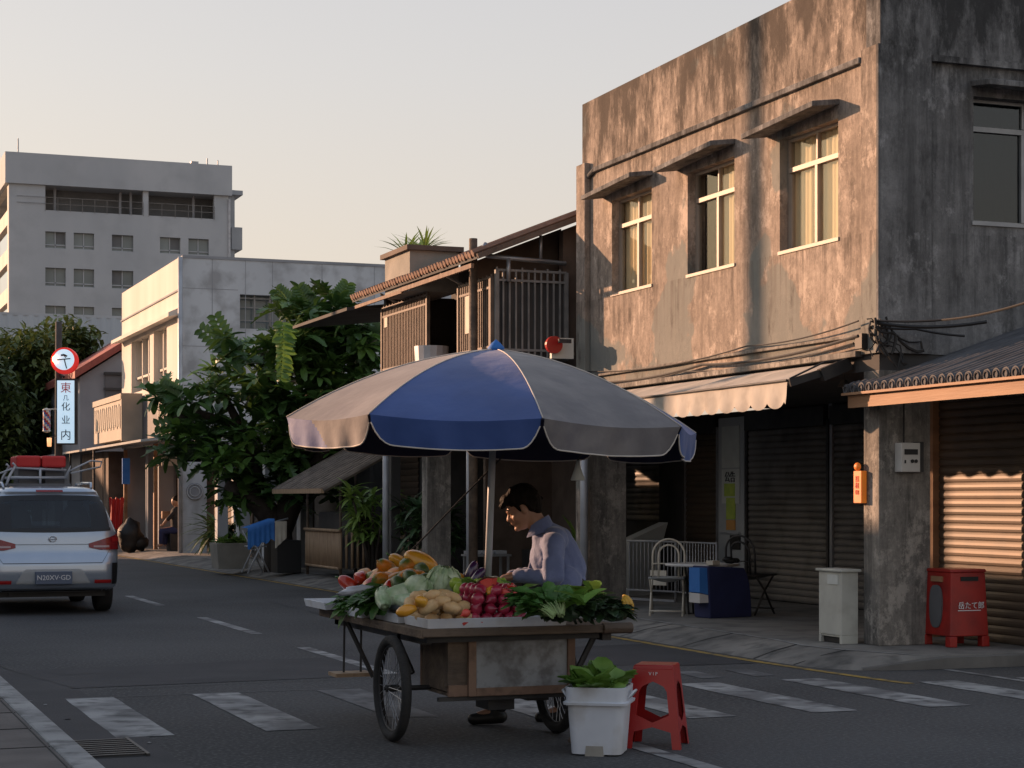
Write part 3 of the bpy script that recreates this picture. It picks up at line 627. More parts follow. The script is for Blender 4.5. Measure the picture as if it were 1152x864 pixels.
# cables
def cable(pts, r, label, group='cables strung along the building'):
    P = []
    for a, b in zip(pts, pts[1:]):
        a = Vector(a); b = Vector(b); n = 10
        for i in range(n): q = i / n; p = a.lerp(b, q); p.z -= 4 * q * (1 - q) * .02 * (b - a).length; P.append(p)
    P.append(Vector(pts[-1])); m = MB(); m.tube(P, r, 6); tag(m.build('cable', 'cable'), label, 'cable', group)
cp = Vector((9.3, 14.93, 3.02))
cable([(9.33, 22, 2.98), (9.33, 18.5, 2.97), (9.3, 15.2, 3.02)], .016, 'thick black cable running along the base of the sunlit wall', None)
cable([(9.35, 22, 3.12), (9.35, 17.5, 3.1), (9.3, 15.2, 3.16)], .008, 'thin upper black cable along the sunlit wall', None)
cable([(9.33, 22, 2.92), (9.33, 19, 2.925), (9.31, 15.3, 2.96)], .009, 'lowest thin black cable along the sunlit wall', None)
cable([(9.3, 14.92, 3.14), tuple(C(1060, 360, 16.9)), tuple(C(1170, 335, 15.5))], .011, 'black overhead cable rising to the right edge above the dark roof', None)
cable([(9.3, 14.92, 3.12), tuple(C(1040, 368, 17.2)), tuple(C(1110, 362, 17.2))], .018, 'thick black cable bundle on the dark corner wall', None)
cable([(9.3, 14.92, 3.08), tuple(C(1030, 370, 17.3)), tuple(C(1085, 378, 17.4))], .012, 'second black cable below the bundle on the dark corner wall', None)
t = thing('cable_tangle', 'tangle of black wires knotted at the building corner above the pillar', 'wires', (9.35, 15.0, 2.7))
m = MB(); random.seed(3)
for k in range(13):
    a = Vector((9.33 + ru(-.05, .12), 14.92 + ru(-.02, .2), 3.1 + ru(-.05, .08))); b = Vector((9.36 + ru(-.08, .45), 14.93, 2.62 + ru(0, .3)))
    P = [a + (b - a) * (i / 8) + Vector((math.sin(i * .8 + k) * .06, -.02, math.cos(i * .9 + k * 2) * .05 * (1 if 0 < i < 8 else 0))) for i in range(9)]
    m.tube(P, ru(.006, .014), 6)
m.build('wires', 'cable', t)
m = MB(); m.box(9.30, 9.36, 15.14, 15.26, 2.9, 3.04); m.build('junction_box', 'cable', t)

# annex with tiled roof at the right
T2 = thing('annex_building', 'low annex with brown roller shutter and dark tiled eave at the right edge', 'building', (10.6, 14.2, .12))
m = MB(); shutter(m, 'X', 10.6, 14.25, 15.8, .13, 2.45, pitch=.08, dep=.013); m.build('shutter', 'shutter_brown', T2)
m = MB(); m.box(10.52, 10.6, 15.80, 15.9, .12, 2.6); m.build('door_post', 'woodfascia', T2)
m = MB(); m.box(10.64, 16, 14.1, 14.25, .12, 2.75); m.box(10.64, 11, 14.25, 15.9, 2.45, 2.9); m.box(10.64, 12.28, 15.85, 16.0, .12, 2.68); m.box(10.53, 10.64, 14.1, 14.25, .12, 2.6); m.build('wall', 'pillar', T2)
ex, ey0, ey1 = 9.2, 12.3, 15.26
def rz(x): return 2.50 + .33 * (x - ex)
m = MB()
m.hexa([(ex, ey0, rz(ex) - .02), (12.2, ey0, rz(12.2) - .02), (12.2, Y0 - .045, rz(12.2) - .02), (ex, Y0 - .045, rz(ex) - .02), (ex, ey0, rz(ex) + .02), (12.2, ey0, rz(12.2) + .02), (12.2, Y0 - .045, rz(12.2) + .02), (ex, Y0 - .045, rz(ex) + .02)])
m.hexa([(ex, Y0 - .045, rz(ex) - .02), (9.36, Y0 - .045, rz(9.36) - .02), (9.36, ey1, rz(9.36) - .02), (ex, ey1, rz(ex) - .02), (ex, Y0 - .045, rz(ex) + .02), (9.36, Y0 - .045, rz(9.36) + .02), (9.36, ey1, rz(9.36) + .02), (ex, ey1, rz(ex) + .02)])
n = int((ey1 - ey0) / .13)
for i in range(n + 1):
    y = ey0 + .05 + i * .13
    xe = 12.2 if y < Y0 - .08 else 9.34
    pts = [(ex - .01 + (xe - ex) * k / 6, y, rz(ex + (xe - ex) * k / 6) + .025 + ru(-.006, .006)) for k in range(7)]
    m.tube(pts, .04, 8)
rf = m.build('roof', 'tile', T2, smooth=True, autosm=50)
m = MB()
for i in range(n + 1):
    y = ey0 + .05 + i * .13
    P = [(ex - .025, y + .055 * math.cos(q), rz(ex) + .012 + .055 * math.sin(q) + ru(-.003, .003)) for q in [2 * PI * k / 14 for k in range(14)]]
    m.prism(P, (.03, 0, 0)); m.tube([(ex - .03, y + .035 * math.cos(2 * PI * k / 10), rz(ex) + .012 + .035 * math.sin(2 * PI * k / 10)) for k in range(10)], .008, 5, closed=True)
m.build('eave_tiles', 'tile', rf, smooth=True, autosm=40)
m = MB(); m.box(ex + .0, ex + .035, ey0, ey1 - .04, rz(ex) - .16, rz(ex) - .045); m.box(ex - .05, ex + .06, ey0, ey1, rz(ex) - .043, rz(ex) - .02); m.build('fascia_board', 'woodfascia', rf)
# meter box, lantern sign
t = thing('meter_box', 'small white electricity meter box on the dark face of the corner pillar', 'meter box', (9.62, 14.9, 1.85))
x0, z1 = FY(1013, 498, 14.9); x1, z0 = FY(1034, 531, 14.9)
m = MB(); m.box(x0, x1, 14.88, 14.998, z0, z1); m.build('case', 'meterwhite', t, bevel=.006)
m = MB(); m.box(x0 + .03, x1 - .03, 14.874, 14.879, z1 - .11, z1 - .06); m.build('display', 'black', t)
m = MB(); m.box(x0 + .03, x0 + .045, 14.874, 14.879, z0 + .08, z0 + .11)
for k in range(2): m.lathe([(.018, 0), (.018, .004)], (x1 - .09 + k * .04, 14.874, z0 + .1), 10, M=Matrix.Rotation(R(90), 4, 'X'))
m.build('dials', 'black', t)
m = MB(); m.box(x1 + .0, x1 + .07, 14.93, 14.998, z0, z1 + .01); m.build('breaker_box', 'darkmetal', t)
m = MB(); m.tube([((x0 + x1) / 2 - .02, 14.97, z1), ((x0 + x1) / 2 - .02, 14.97, z1 + .45)], .008, 6); m.build('conduit', 'cable', t)
t = thing('hanging_sign', 'small glowing orange vertical sign hung on the corner pillar', 'sign', (9.3, 15.3, 1.5))
ya_, zt_ = FX(962, 518, 9.36); yb_, zb_ = FX(972, 566, 9.36)
m = MB(); m.box(9.33, 9.39, yb_, ya_ - .02, zb_, zt_ - .1); m.build('panel', 'orange_sign', t, bevel=.004)
m = MB(); m.ell((9.35, (ya_ + yb_) / 2 + .02, zt_ - .06), (.03, .045, .04), nu=12, nv=8); m.build('lamp', 'orange_sign', t, smooth=True)
text('lettering', '招\n租\n03', .062, 'ink_red', frame_mx((9.325, (ya_ + yb_) / 2 - .01, (zb_ + zt_) / 2 - .04), (0, -1, 0), (0, 0, 1)), t, .002)
# cream bin
t = thing('utility_cabinet', 'cream metal cabinet with a pale lid standing against the corner pillar', 'cabinet', (9.27, 15.5, .12))
m = MB(); m.box(9.18, 9.36, 15.30, 15.72, .20, .80); m.box(9.18, 9.36, 15.30, 15.34, .12, .2); m.box(9.18, 9.36, 15.68, 15.72, .12, .2); m.box(9.19, 9.2, 15.34, 15.68, .18, .2); m.build('body', 'bincream', t, bevel=.006)
m = MB(); m.box(9.155, 9.38, 15.27, 15.745, .80, .825); m.build('lid', 'bincream', t, bevel=.006)
m = MB(); m.box(9.172, 9.18, 15.36, 15.55, .68, .77); m.build('label_plate', 'notice_white', t)
m = MB(); m.box(9.21, 9.35, 15.35, 15.67, .121, .199); m.build('vent', 'black', t)
# red box
t = thing('red_box', 'red plastic box with an oval dark panel and white lettering by the brown shutter', 'box', (10.12, 14.86, .12))
bx0, bx1, by0, by1 = 9.93, 10.30, 14.62, 15.04; zt = .84
def taper(z): return .03 * (1 - (z - .12) / .72)
m = MB()
def ring(z, o=0): a = taper(z) + o; return [(bx0 - a, by0 - a, z), (bx1 + a, by0 - a, z), (bx1 + a, by1 + a, z), (bx0 - a, by1 + a, z)]
m.hexa(ring(.22) + ring(zt - .03)); m.hexa(ring(zt - .03, .012) + ring(zt, .006))
for cx, cy in ((bx0, by0), (bx1, by0), (bx1, by1), (bx0, by1)):
    sx = 1 if cx == bx0 else -1; sy = 1 if cy == by0 else -1; a = .032
    m.box(cx - sx * a, cx + sx * .05, cy - sy * a, cy + sy * .05, .12, .22)
m.build('body', 'redbox', t, bevel=.01)
m = MB(); P = []
for k in range(20):
    q = 2 * PI * k / 20; P.append((bx0 - .032, (by0 + by1) / 2 + .1 * math.copysign(abs(math.cos(q)) ** .7, math.cos(q)), .49 + .2 * math.copysign(abs(math.sin(q)) ** .8, math.sin(q))))
m.prism(P, (.02, 0, 0)); m.build('oval_panel', 'fascia', t)
m = MB(); m.box(bx0 + .1, bx1 - .08, by0 - .012, by0 + .01, zt - .11, zt - .07); m.build('handle_slot', 'black', t)
m = MB(); m.box(bx0 - .02, bx0, by0 + .12, by0 + .3, zt - .12, zt - .07); m.build('badge', 'woodfascia', t)
text('lettering', '岳たて郎', .072, 'white_text', frame_mx(((bx0 + bx1) / 2 + .02, by0 - .023, .5), (1, 0, 0), (0, 0, 1)), t, .002)
m = MB(); m.box(bx0 + .06, bx1 - .06, by0 - .024, by0 - .02, .455, .462); m.build('underline', 'white_text', t)
# ================================================================ balcony house (middle)
random.seed(11)
T = thing('balcony_house', 'old two storey house with barred balconies and a tiled eave behind the umbrella', 'house', (9.6, 22.6, 0))
BX = 8.4; BY0 = 22.62; BY1 = 27.6
m = MB(); m.box(BX, 13, BY0 + .02, BY1, 2.95, 3.25); m.build('balcony_floor', 'brownwall', T)
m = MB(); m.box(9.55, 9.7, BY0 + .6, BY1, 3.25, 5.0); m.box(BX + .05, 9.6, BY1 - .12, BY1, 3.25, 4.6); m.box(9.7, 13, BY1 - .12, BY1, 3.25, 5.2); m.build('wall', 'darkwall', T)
def er(x): return 4.64 + .40 * (x - 8.2)
m = MB(); P = [(9.42, BY0 + .1, 3.25), (13, BY0 + .1, 3.25), (13, BY0 + .1, er(13) - .1), (9.42, BY0 + .1, er(9.42) - .1)]
m.prism(P, (0, .15, 0)); m.prism([(BX, BY0 + .6, 4.42), (9.6, BY0 + .6, 4.42), (9.6, BY0 + .6, er(9.6) - .08), (BX, BY0 + .6, er(BX) - .08)], (0, .1, 0)); m.build('wall', 'brownwall', T)
def railing(u0, u1, c, axis, z0, z1, sp, mt, extra=True, r=.011):
    P = (lambda u, z: (c, u, z)) if axis == 'X' else (lambda u, z: (u, c, z))
    m = MB()
    for z in ([z0, z1, z1 - .13, z0 + .12] if extra else [z0, z1]): m.bar(P(u0, z), P(u1, z), .03, .03)
    n = int((u1 - u0) / sp)
    for i in range(n + 1): u = u0 + (u1 - u0) * i / n; m.bar(P(u, z0), P(u, z1 + (.04 if i % 2 == 0 else 0)), r * 2, r * 2)
    m.bar(P(u0, z0), P(u0, z1), .05, .05); m.bar(P(u1, z0), P(u1, z1), .05, .05)
    return m.build('railing', mt, T)
railing(22.68, 23.95, BX, 'X', 3.34, 4.36, .075, 'rustrail')
railing(25.3, 27.5, BX, 'X', 3.34, 4.40, .075, 'rustrail')
railing(24.1, 25.2, BX + .7, 'X', 3.3, 4.45, .1, 'darkmetal', False)
railing(BX + .05, 9.42, BY0, 'Y', 3.3, 4.45, .085, 'greyrail')
m = MB(); m.box(BX + .01, BX + .03, 25.95, 27.5, 3.27, 4.3); m.build('slat_screen', 'woodold', T)
m = MB(); m.box(BX + .04, BX + .06, 22.75, 23.9, 3.3, 4.2); m.build('slat_screen', 'woodold', T)
m = MB(); m.box(BX + .05, 9.42, BY0 + .03, BY0 + .05, 3.28, 4.3); m.build('backing_sheet', 'darkwall', T)
m = MB(); m.box(BX - .02, BX - .012, 23.45, 23.65, 3.7, 4.2); m.box(BX - .02, BX - .012, 27.2, 27.35, 4.1, 4.25); m.build('notice', 'cream', T)
m = MB(); m.cyl((8.22, 24.6, 3.25), (8.22, 24.6, 3.6), .22, .24, 16); m.build('bucket', 'steelpale', T)
# roof
m = MB(); ry0, ry1 = 22.45, 28.2; n = 46
m.hexa([(8.12, ry0, er(8.12) - .05), (13.2, ry0, er(13.2) - .05), (13.2, ry1, er(13.2) - .05), (8.12, ry1, er(8.12) - .05), (8.12, ry0, er(8.12)), (13.2, ry0, er(13.2)), (13.2, ry1, er(13.2)), (8.12, ry1, er(8.12))])
rf = m.build('roof', 'darkwall', T)
m = MB()
for i in range(n):
    y = ry0 + .08 + (ry1 - ry0 - .16) * i / (n - 1)
    m.tube([(8.08 + k * .84, y + ru(-.006, .006), er(8.08 + k * .84) + .04 + ru(-.008, .008)) for k in range(7)], .05, 6)
m.build('roof_tiles', 'tile_red', rf, smooth=True, autosm=50)
m = MB(); m.box(8.07, 8.11, 22.55, 25.6, er(8.1) - .15, er(8.1) - .09); m.box(8.10, 8.13, 25.6, 28.0, er(8.1) - .16, er(8.1) - .11); m.build('fascia_board', 'woodframe', rf)
m = MB(); m.bar((8.12, ry0 - .01, er(8.12) - .02), (13.2, ry0 - .01, er(13.2) - .02), .05, .07); m.build('barge_board', 'brownwall', rf)
m = MB(); m.tube([(8.3, BY0 - .03, 4.62), (9.4, BY0 - .03, 4.57)], .03, 8); m.tube([(9.05, BY0 - .03, 4.6), (9.05, BY0 - .03, 4.92)], .022, 6); m.tube([(8.6, BY0 - .03, 4.6), (8.6, BY0 - .03, 4.3)], .03, 8); m.tube([(8.3, BY0 - .03, 4.62), (8.24, BY0 - .03, 4.7), (8.3, BY0, 4.78)], .03, 8); m.build('gutter_pipe', 'steel', T, smooth=True)
for i, y in enumerate((24.0, 26.8)):
    m = MB(); m.bar((8.15, y, 4.55), (8.9, y, 4.2), .03, .03); m.build('bracket', 'greyrail', T)
m = MB(); px, py = W(539, 24.6); m.cyl((8.28, 23.05, .12), (8.28, 23.05, 4.9), .06, .055, 10); tag(m.build('pole', 'woodold', smooth=True), 'tall dark wooden pole in front of the balcony railing', 'pole')
# lean-to metal roof left of the eave
m = MB(); m.hexa([(8.0, 28.1, 4.42), (11, 28.1, 4.75), (11, 31.5, 4.75), (8.0, 31.5, 4.42), (8.0, 28.1, 4.47), (11, 28.1, 4.82), (11, 31.5, 4.82), (8.0, 31.5, 4.47)])
m.build('side_roof', 'darkwall', T)
m = MB(); m.box(10.9, 11, 28.1, 31.5, .12, 4.7); m.box(8.6, 8.75, 27.7, 27.9, .12, 4.4); m.build('posts', 'darkwall', T)
# roof-top planter with spiky plants
p0 = C(443, 300, 27.5); p1 = C(515, 300, 26.8)
t = thing('roof_planter', 'concrete planter box with spiky plants on top of the tiled roof', 'planter', (p0.x, p0.y, 5.0))
xa, ya = 9.0, 25.6; 
xa = FY(461, 300, 25.4)[0]; xb = FY(516, 300, 25.4)[0]; zb_, zt_ = FY(480, 312, 25.4)[1] - .2, FY(480, 282, 25.4)[1]
m = MB(); m.box(xa, xb, 25.4, 26.6, zb_, zt_); m.build('box', 'concrete', t); m = MB(); m.box(xa - .06, xb + .06, 25.34, 26.66, zt_, zt_ + .07); m.build('rim', 'brownwall', t)
for j in range(7):
    m = MB(); cx, cy = ru(xa + .1, xb - .1), ru(25.6, 26.4)
    for k in range(16): a = ru(0, 2 * PI); e = ru(.2, 1.2); m.leaf((cx, cy, zt_ + .04), (math.cos(a) * math.cos(e), math.sin(a) * math.cos(e), math.sin(e)), (0, 0, 1), ru(.3, .5), .035, .3, 3)
    m.build('spiky_plant', 'palm_leaf', t)
# shop canopy and red sign below the balcony
t = thing('shop_canopy', 'sloping canvas canopy lit along its edge above the umbrella', 'canopy', (8.6, 22.4, 3))
y_ = 22.2
a = FX(726 - 150, 392, 8.0); m = MB(); rows = []
for k, (x, z) in enumerate([(7.75, 3.02), (8.5, 3.12), (9.38, 3.38)]):
    rows.append([(x, 22.25 + i * .25, z - .02 * math.sin(i * 1.3)) for i in range(14)])
m.grid(rows); m.build('cover', 'greytarp', t, smooth=True)
m = MB(); m.box(8.0, 9.35, 22.5, 22.52, 2.35, 3.1); m.build('side_panel', 'cream', t)
m = MB(); m.bar((7.75, 22.24, 3.0), (9.38, 22.24, 3.36), .04, .04); m.bar((7.75, 22.25, 3.0), (7.75, 25.5, 3.0), .04, .04); m.build('frame', 'rustrail', t)
t = thing('shop_sign', 'white sign board with a red round emblem just above the umbrella', 'sign', (9.2, 22.3, 2.9))
q = C(632, 392, 23.6); m = MB(); m.obox(q, .30, .06, .26, -0.0); m.build('board', 'notice_white', t)
q = C(623, 388, 23.5); m = MB(); m.lathe([(.001, -.03), (.11, -.03), (.11, .03), (.001, .03)], q, 20, M=Matrix.Rotation(R(90), 4, 'X')); m.build('emblem', 'redplastic', t)
q = C(632, 386, 23.4); m = MB(); m.box(q.x - .05, q.x + .12, q.y - .03, q.y, q.z, q.z + .05); m.build('mark', 'ink', t)

# ground floor of the middle row
T = thing('shop_row', 'dark open shopfronts behind the umbrella and the plants', 'shop', (9.5, 24, .12))
for (px, wd, D) in ((489, .30, 26.5), (604, .0, 0)):
    if wd: x, y = W(px, D); m = MB(); m.box(x - .15, x + .2, y - .12, y + .12, .12, 2.95); m.build('pillar', 'pillar', T)
m = MB(); x, y = W(434, 28.6); m.tube([(x, y, .12), (x, y, 2.95)], .05, 10); m.build('pipe', 'steelpale', T, smooth=True)
m = MB(); x, y = W(527, 25.0); m.tube([(x, y, .12), (x, y, 2.9)], .03, 10); m.build('pipe', 'steelpale', T, smooth=True)
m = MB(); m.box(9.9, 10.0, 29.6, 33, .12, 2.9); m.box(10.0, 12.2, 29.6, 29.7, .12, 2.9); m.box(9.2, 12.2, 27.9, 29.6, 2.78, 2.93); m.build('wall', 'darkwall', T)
a, _ = FX(441, 540, 9.86); b, _ = FX(470, 540, 9.86); z1 = FX(455, 511, 9.86)[1]; z0 = FX(455, 578, 9.86)[1]
m = MB(); shutter(m, 'X', 9.88, b, a, z0, z1, .11, .02); m.build('shutter', 'shutter_brown', T)
m = MB(); m.box(11.0, 11.1, 24.5, 27, .12, 2.9); m.box(9.9, 11, 27.0, 27.1, .12, 2.9); m.build('wall', 'brownwall', T)
a, _ = FX(528, 550, 10.98); b, _ = FX(543, 550, 10.98); m = MB(); shutter(m, 'X', 10.97, b, a, 1.3, 1.85, .09, .02); m.build('vent', 'shutter', T)
m = MB(); m.box(10.9, 10.95, 25.0, 25.5, .5, 1.2); m.build('poster', 'cream', T)
m = MB(); m.box(10.5, 10.9, 24.6, 27.5, .12, .7); m.build('counter', 'darkwall', T)
t = thing('wash_counter', 'small counter with pale trays behind the umbrella pole', 'counter', tuple(G(547, 668, .12)))
q = G(547, 668, .12); m = MB()
for dx in (-.28, .28):
    for dy in (-.15, .15): m.bar((q.x + dx, q.y + dy, .12), (q.x + dx, q.y + dy, .66), .03)
m.box(q.x - .32, q.x + .32, q.y - .18, q.y + .18, .66, .69); m.build('frame', 'steel', t)
for k in range(3): m = MB(); m.box(q.x - .3 + k * .2, q.x - .13 + k * .2, q.y - .12, q.y + .12, .695, .74); m.build('tray', 'steelpale', t)
# low house behind tree
T = thing('low_shop', 'low dark shop with pale posts behind the leafy tree', 'shop', (9.6, 38, .12))
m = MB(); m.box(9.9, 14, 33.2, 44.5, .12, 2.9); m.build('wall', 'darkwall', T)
m = MB(); m.hexa([(8.9, 33, 2.85), (14, 33, 3.5), (14, 44.6, 3.5), (8.9, 44.6, 2.85), (8.9, 33, 2.92), (14, 33, 3.58), (14, 44.6, 3.58), (8.9, 44.6, 2.92)]); m.build('roof', 'greytarp', T)
for y in (36, 39, 41.5, 43.8):
    m = MB(); m.box(9.3, 9.55, y, y + .3, .12, 2.85); m.build('post', 'whitewall', T)
for y in (37.2, 40.2, 42.6): m = MB(); m.box(9.86, 9.9, y, y + .9, .9, 2.2); m.build('shutter', 'shutter_brown', T)

# ================================================================ white two storey building
T = thing('white_building', 'white two storey building with a sunlit side and shop arcade behind the leafy tree', 'building', (9, 46.6, 0))
WX, WY, WT = 9.0, 46.6, 7.57; WY2 = 55.9
wy = [(48.7, 50.6), (51.2, 54.2)]
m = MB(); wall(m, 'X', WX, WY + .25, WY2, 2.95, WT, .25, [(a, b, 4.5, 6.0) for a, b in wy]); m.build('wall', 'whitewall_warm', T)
xw0, zw1 = FY(270, 331, WY); xw1, zw0 = FY(312, 362, WY)
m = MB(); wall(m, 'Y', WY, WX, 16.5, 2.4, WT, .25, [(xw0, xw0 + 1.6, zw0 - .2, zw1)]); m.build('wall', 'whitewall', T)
m = MB()
for xx in (9.75, 10.6, 11.3, 12.6, 14.0, 15.2): m.box(xx, xx + .015, WY - .004, WY - .001, 2.4, WT - .01)
for zz_ in (3.9, 5.3, 6.75): m.box(WX, xw0 - .05, WY - .004, WY - .0012, zz_, zz_ + .015)
m.box(WX + .01, 16.5, WY - .02, WY - .001, WT - .06, WT + .01); m.build('joints', 'greywall', T)
m = MB(); m.box(WX + .25, 16.5, WY + .25, WY2, WT - .6, WT - .4); m.box(WX + .25, 16.5, WY2 - .2, WY2, .12, WT); m.box(16.3, 16.5, WY, WY2, .12, WT); m.build('roof', 'greywall', T)
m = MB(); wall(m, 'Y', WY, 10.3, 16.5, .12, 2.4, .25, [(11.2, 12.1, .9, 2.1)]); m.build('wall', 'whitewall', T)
m = MB(); m.box(xw0, xw0 + 1.6, WY + .3, WY + .33, zw0 - .2, zw1)
w_ = m.build('window', 'farpane', T); m = MB()
for k in range(5): m.box(xw0 + k * .4 - .02, xw0 + k * .4 + .02, WY + .1, WY + .14, zw0 - .2, zw1)
for z in (zw0, (zw0 + zw1) / 2, zw1 - .1): m.box(xw0, xw0 + 1.6, WY + .11, WY + .13, z, z + .03)
m.build('window_bars', 'greyrail', w_)
for a, b in wy:
    m = MB(); m.box(WX + .3, WX + .33, a, b, 4.5, 6.0); w_ = m.build('window', 'farpane', T)
    m = MB()
    for k in range(4): y = a + (b - a) * k / 3; m.box(WX + .14, WX + .3, y - .05, y + .05, 4.5, 6.0)
    m.box(WX + .14, WX + .3, a, b, 4.9, 4.96); m.build('window_frame', 'whitewall_warm', w_)
    m = MB(); m.box(WX + .36, WX + .37, a, b, 4.5, 6); m.build('curtain', 'curtain', w_)
m = MB(); m.hexa([(WX - .32, WY + .15, 6.05), (WX - .001, WY + .15, 6.1), (WX - .001, WY2, 6.1), (WX - .32, WY2, 6.05), (WX - .32, WY + .15, 6.15), (WX - .001, WY + .15, 6.3), (WX - .001, WY2, 6.3), (WX - .32, WY2, 6.15)]); m.build('window_canopy', 'whitewall_warm', T)
m = MB(); m.box(WX - .04, WX - .001, WY + .1, WY2, 6.72, 6.76); m.build('ledge', 'greywall', T)
m = MB(); m.tube([(WX - .06, WY - .06, .12), (WX - .06, WY - .06, WT - .05)], .06, 8); m.build('downpipe', 'steelpale', T, smooth=True)
for y, x0, x1, mm in ((WY, WX + .01, WX + .62, 'whitewall'), (50.4, WX + .1, WX + .5, 'greywall'), (53.2, WX + .3, WX + 1.1, 'greywall'), (55.2, WX, WX + .6, 'greywall')):
    m = MB(); m.box(x0, x1, y, y + .4, .12, 2.95); m.build('pillar', mm, T)
m = MB(); m.box(WX - .1, WX, 50.0, 50.12, .12, 2.95); m.box(WX - .1, WX - .0, 54.9, 55.0, .12, 2.9); m.build('post', 'woodfascia', T)
m = MB(); m.box(WX, WX + 1.6, 49.4, 49.45, 2.35, 2.6); m.box(WX + .7, WX + 1.8, 47.6, 47.65, 2.3, 2.65); m.build('lintel', 'whitewall_warm', T)
m = MB(); m.box(WX + 1.8, WX + 1.9, 46.9, WY2, .12, 2.95); m.box(WX + .1, WX + 7, WY2 - .5, WY2 - .4, .12, 2.95); m.build('wall', 'brownwall', T)
q = C(218, 553, depth(WX + .3, WY) - .1); m = MB()
m.lathe([(.001, 0), (.2, 0), (.22, .02), (.001, .03)], (WX + .31, WY - .001, q.z), 24, M=Matrix.Rotation(R(90), 4, 'X')); e_ = m.build('emblem', 'greywall', T)
m = MB()
for r_ in (.19, .12): m.tube([(WX + .31 + r_ * math.cos(2 * PI * k / 24), WY - .033, q.z + r_ * math.sin(2 * PI * k / 24)) for k in range(24)], .012, 6, closed=True)
m.build('emblem_ring', 'whitewall', e_)
# fascia and signboard
m = MB(); m.box(WX - .16, WX - .002, WY + .1, 51.45, 3.1, 4.3); m.build('shop_fascia', 'fascia', T)
m = MB(); m.box(WX - .19, WX - .162, WY + .6, WY + .62 + 1.6, 3.7, 3.95); text('lettering', 'IIOIMIO', .36, 'signrib', frame_mx((WX - .17, 48.5, 3.7), (0, -1, 0), (0, 0, 1)), T, .003)
t = thing('shop_signboard', 'sunlit box signboard with vertical ribbed lettering on the white building', 'sign', (8.4, 54, 3.1))
m = MB(); m.box(8.3, WX - .17, 51.5, 56.8, 3.1, 4.32); m.build('box', 'signface', t)
m = MB()
for k in range(26): y = 51.8 + k * .185; h = .0 + (.06 if k % 3 else 0); m.obox((8.29, y, 3.72 + h), .03, .07, .62, 0, .12 * (-1) ** k)
m.build('ribbed_letters', 'signrib', t)
m = MB(); m.box(8.26, 8.31, 51.4, 56.9, 4.2, 4.36); m.box(8.26, WX - .17, 51.38, 51.5, 3.05, 4.36); m.build('frame', 'signface', t)
t = thing('arcade_awning', 'long thin street awning running under the signboard of the white building', 'awning', (8.3, 58, 2.95))
m = MB(); m.hexa([(8.0, 46.8, 2.9), (9, 46.8, 3.0), (9, 75, 3.0), (8.0, 75, 2.9), (8.0, 46.8, 2.96), (9, 46.8, 3.07), (9, 75, 3.07), (8.0, 75, 2.96)]); m.build('cover', 'greytarp', t)
m = MB()
for y in (55, 60, 66): m.bar((8.05, y, .12), (8.05, y, 2.9), .06)
m.build('posts', 'darkmetal', t)
# distant shops further left
T = thing('grey_gable_house', 'grey gabled house with a red roof edge beside the sign pole', 'house', (9.6, 62, 0))
m = MB(); m.prism([(8.55, 61.5, .1), (16, 61.5, .1), (16, 61.5, 7.5), (12.5, 61.5, 8.0), (8.55, 61.5, 5.4)], (0, 12, 0)); m.build('wall', 'greywall', T)
m = MB(); m.prism([(8.35, 61.2, 5.35), (12.5, 61.2, 8.05), (12.5, 61.2, 8.25), (8.35, 61.2, 5.6)], (0, 12.4, 0)); m.prism([(12.5, 61.2, 8.05), (16.4, 61.2, 7.4), (16.4, 61.2, 7.6), (12.5, 61.2, 8.25)], (0, 12.4, 0)); m.build('roof', 'redroof', T)
m = MB(); m.box(9.35, 12, 61.42, 61.5, 3.2, 5.6); s_ = m.build('shutter', 'fascia', T)
m = MB()
for z in (3.7, 4.2, 4.55, 5.0, 5.5): m.box(9.3, 12, 61.36, 61.42, z, z + .08)
m.build('slats', 'darkwall', s_)
m = MB(); m.box(8.6, 9, 57, 61, .12, 2.9); m.box(8.62, 9.2, 56, 75, .12, 2.88); m.build('shopfront', 'brownwall', T)
t = thing('corrugated_wall', 'pale blue corrugated metal wall behind the trees at the left', 'wall', (-2, 86, 0))
m = MB(); P = []
for i in range(330):
    x = -22 + i * .115; P.append((x, 86 + (.05 if (i // 2) % 2 else 0)))
m.grid([[(x, y, 0) for x, y in P], [(x, y, 9.7) for x, y in P]]); m.build('sheet', 'corrugated', t)
m = MB(); m.box(-22, 16, 86.02, 86.14, 9.68, 9.8); m.box(-22, 16, 86.3, 98, 0, 9.6); m.build('frame', 'blockwall', t)

# ================================================================ distant white block
T = thing('apartment_block', 'big pale grey multi storey block far behind at the left', 'building', (11, 150, 0))
AY = 150.0; AX0 = FY(10, 300, AY)[0]; AX1 = FY(257, 300, AY)[0]; zz = lambda py, px=10: FY(px, py, AY)[1]
rowsz = [(zz(258), zz(277)), (zz(299), zz(320)), (zz(342), zz(363))]
while rowsz[-1][0] > 8: a, b = rowsz[-1]; rowsz.append((a - 3.05, b - 3.05))
colx = [(FY(a, 300, AY)[0], FY(b, 300, AY)[0]) for a, b in ((51, 74), (83, 106), (126, 150), (180, 203), (212, 235))]
zl0, zl1 = zz(234), zz(206)
lg = [(FY(51, 300, AY)[0], FY(161, 300, AY)[0], zl0, zl1), (FY(167, 300, AY)[0], FY(241, 300, AY)[0], zl0, zl1)]
ops = [(a, b, z1, z0) if z1 < z0 else (a, b, z0, z1) for a, b in colx for z0, z1 in rowsz]
m = MB(); wall(m, 'Y', AY, AX0, AX1, -1, zz(206), .5, ops + lg); m.build('wall', 'blockwall', T)
m = MB(); m.box(AX0 - .3, AX1 + .25, AY - .25, AY + 26, zz(206), zz(171)); m.build('parapet', 'blockwall', T)
m = MB(); m.box(AX0 + .5, AX1, AY + 2.2, AY + 2.4, -1, zz(206)); m.build('core', 'loggia', T)
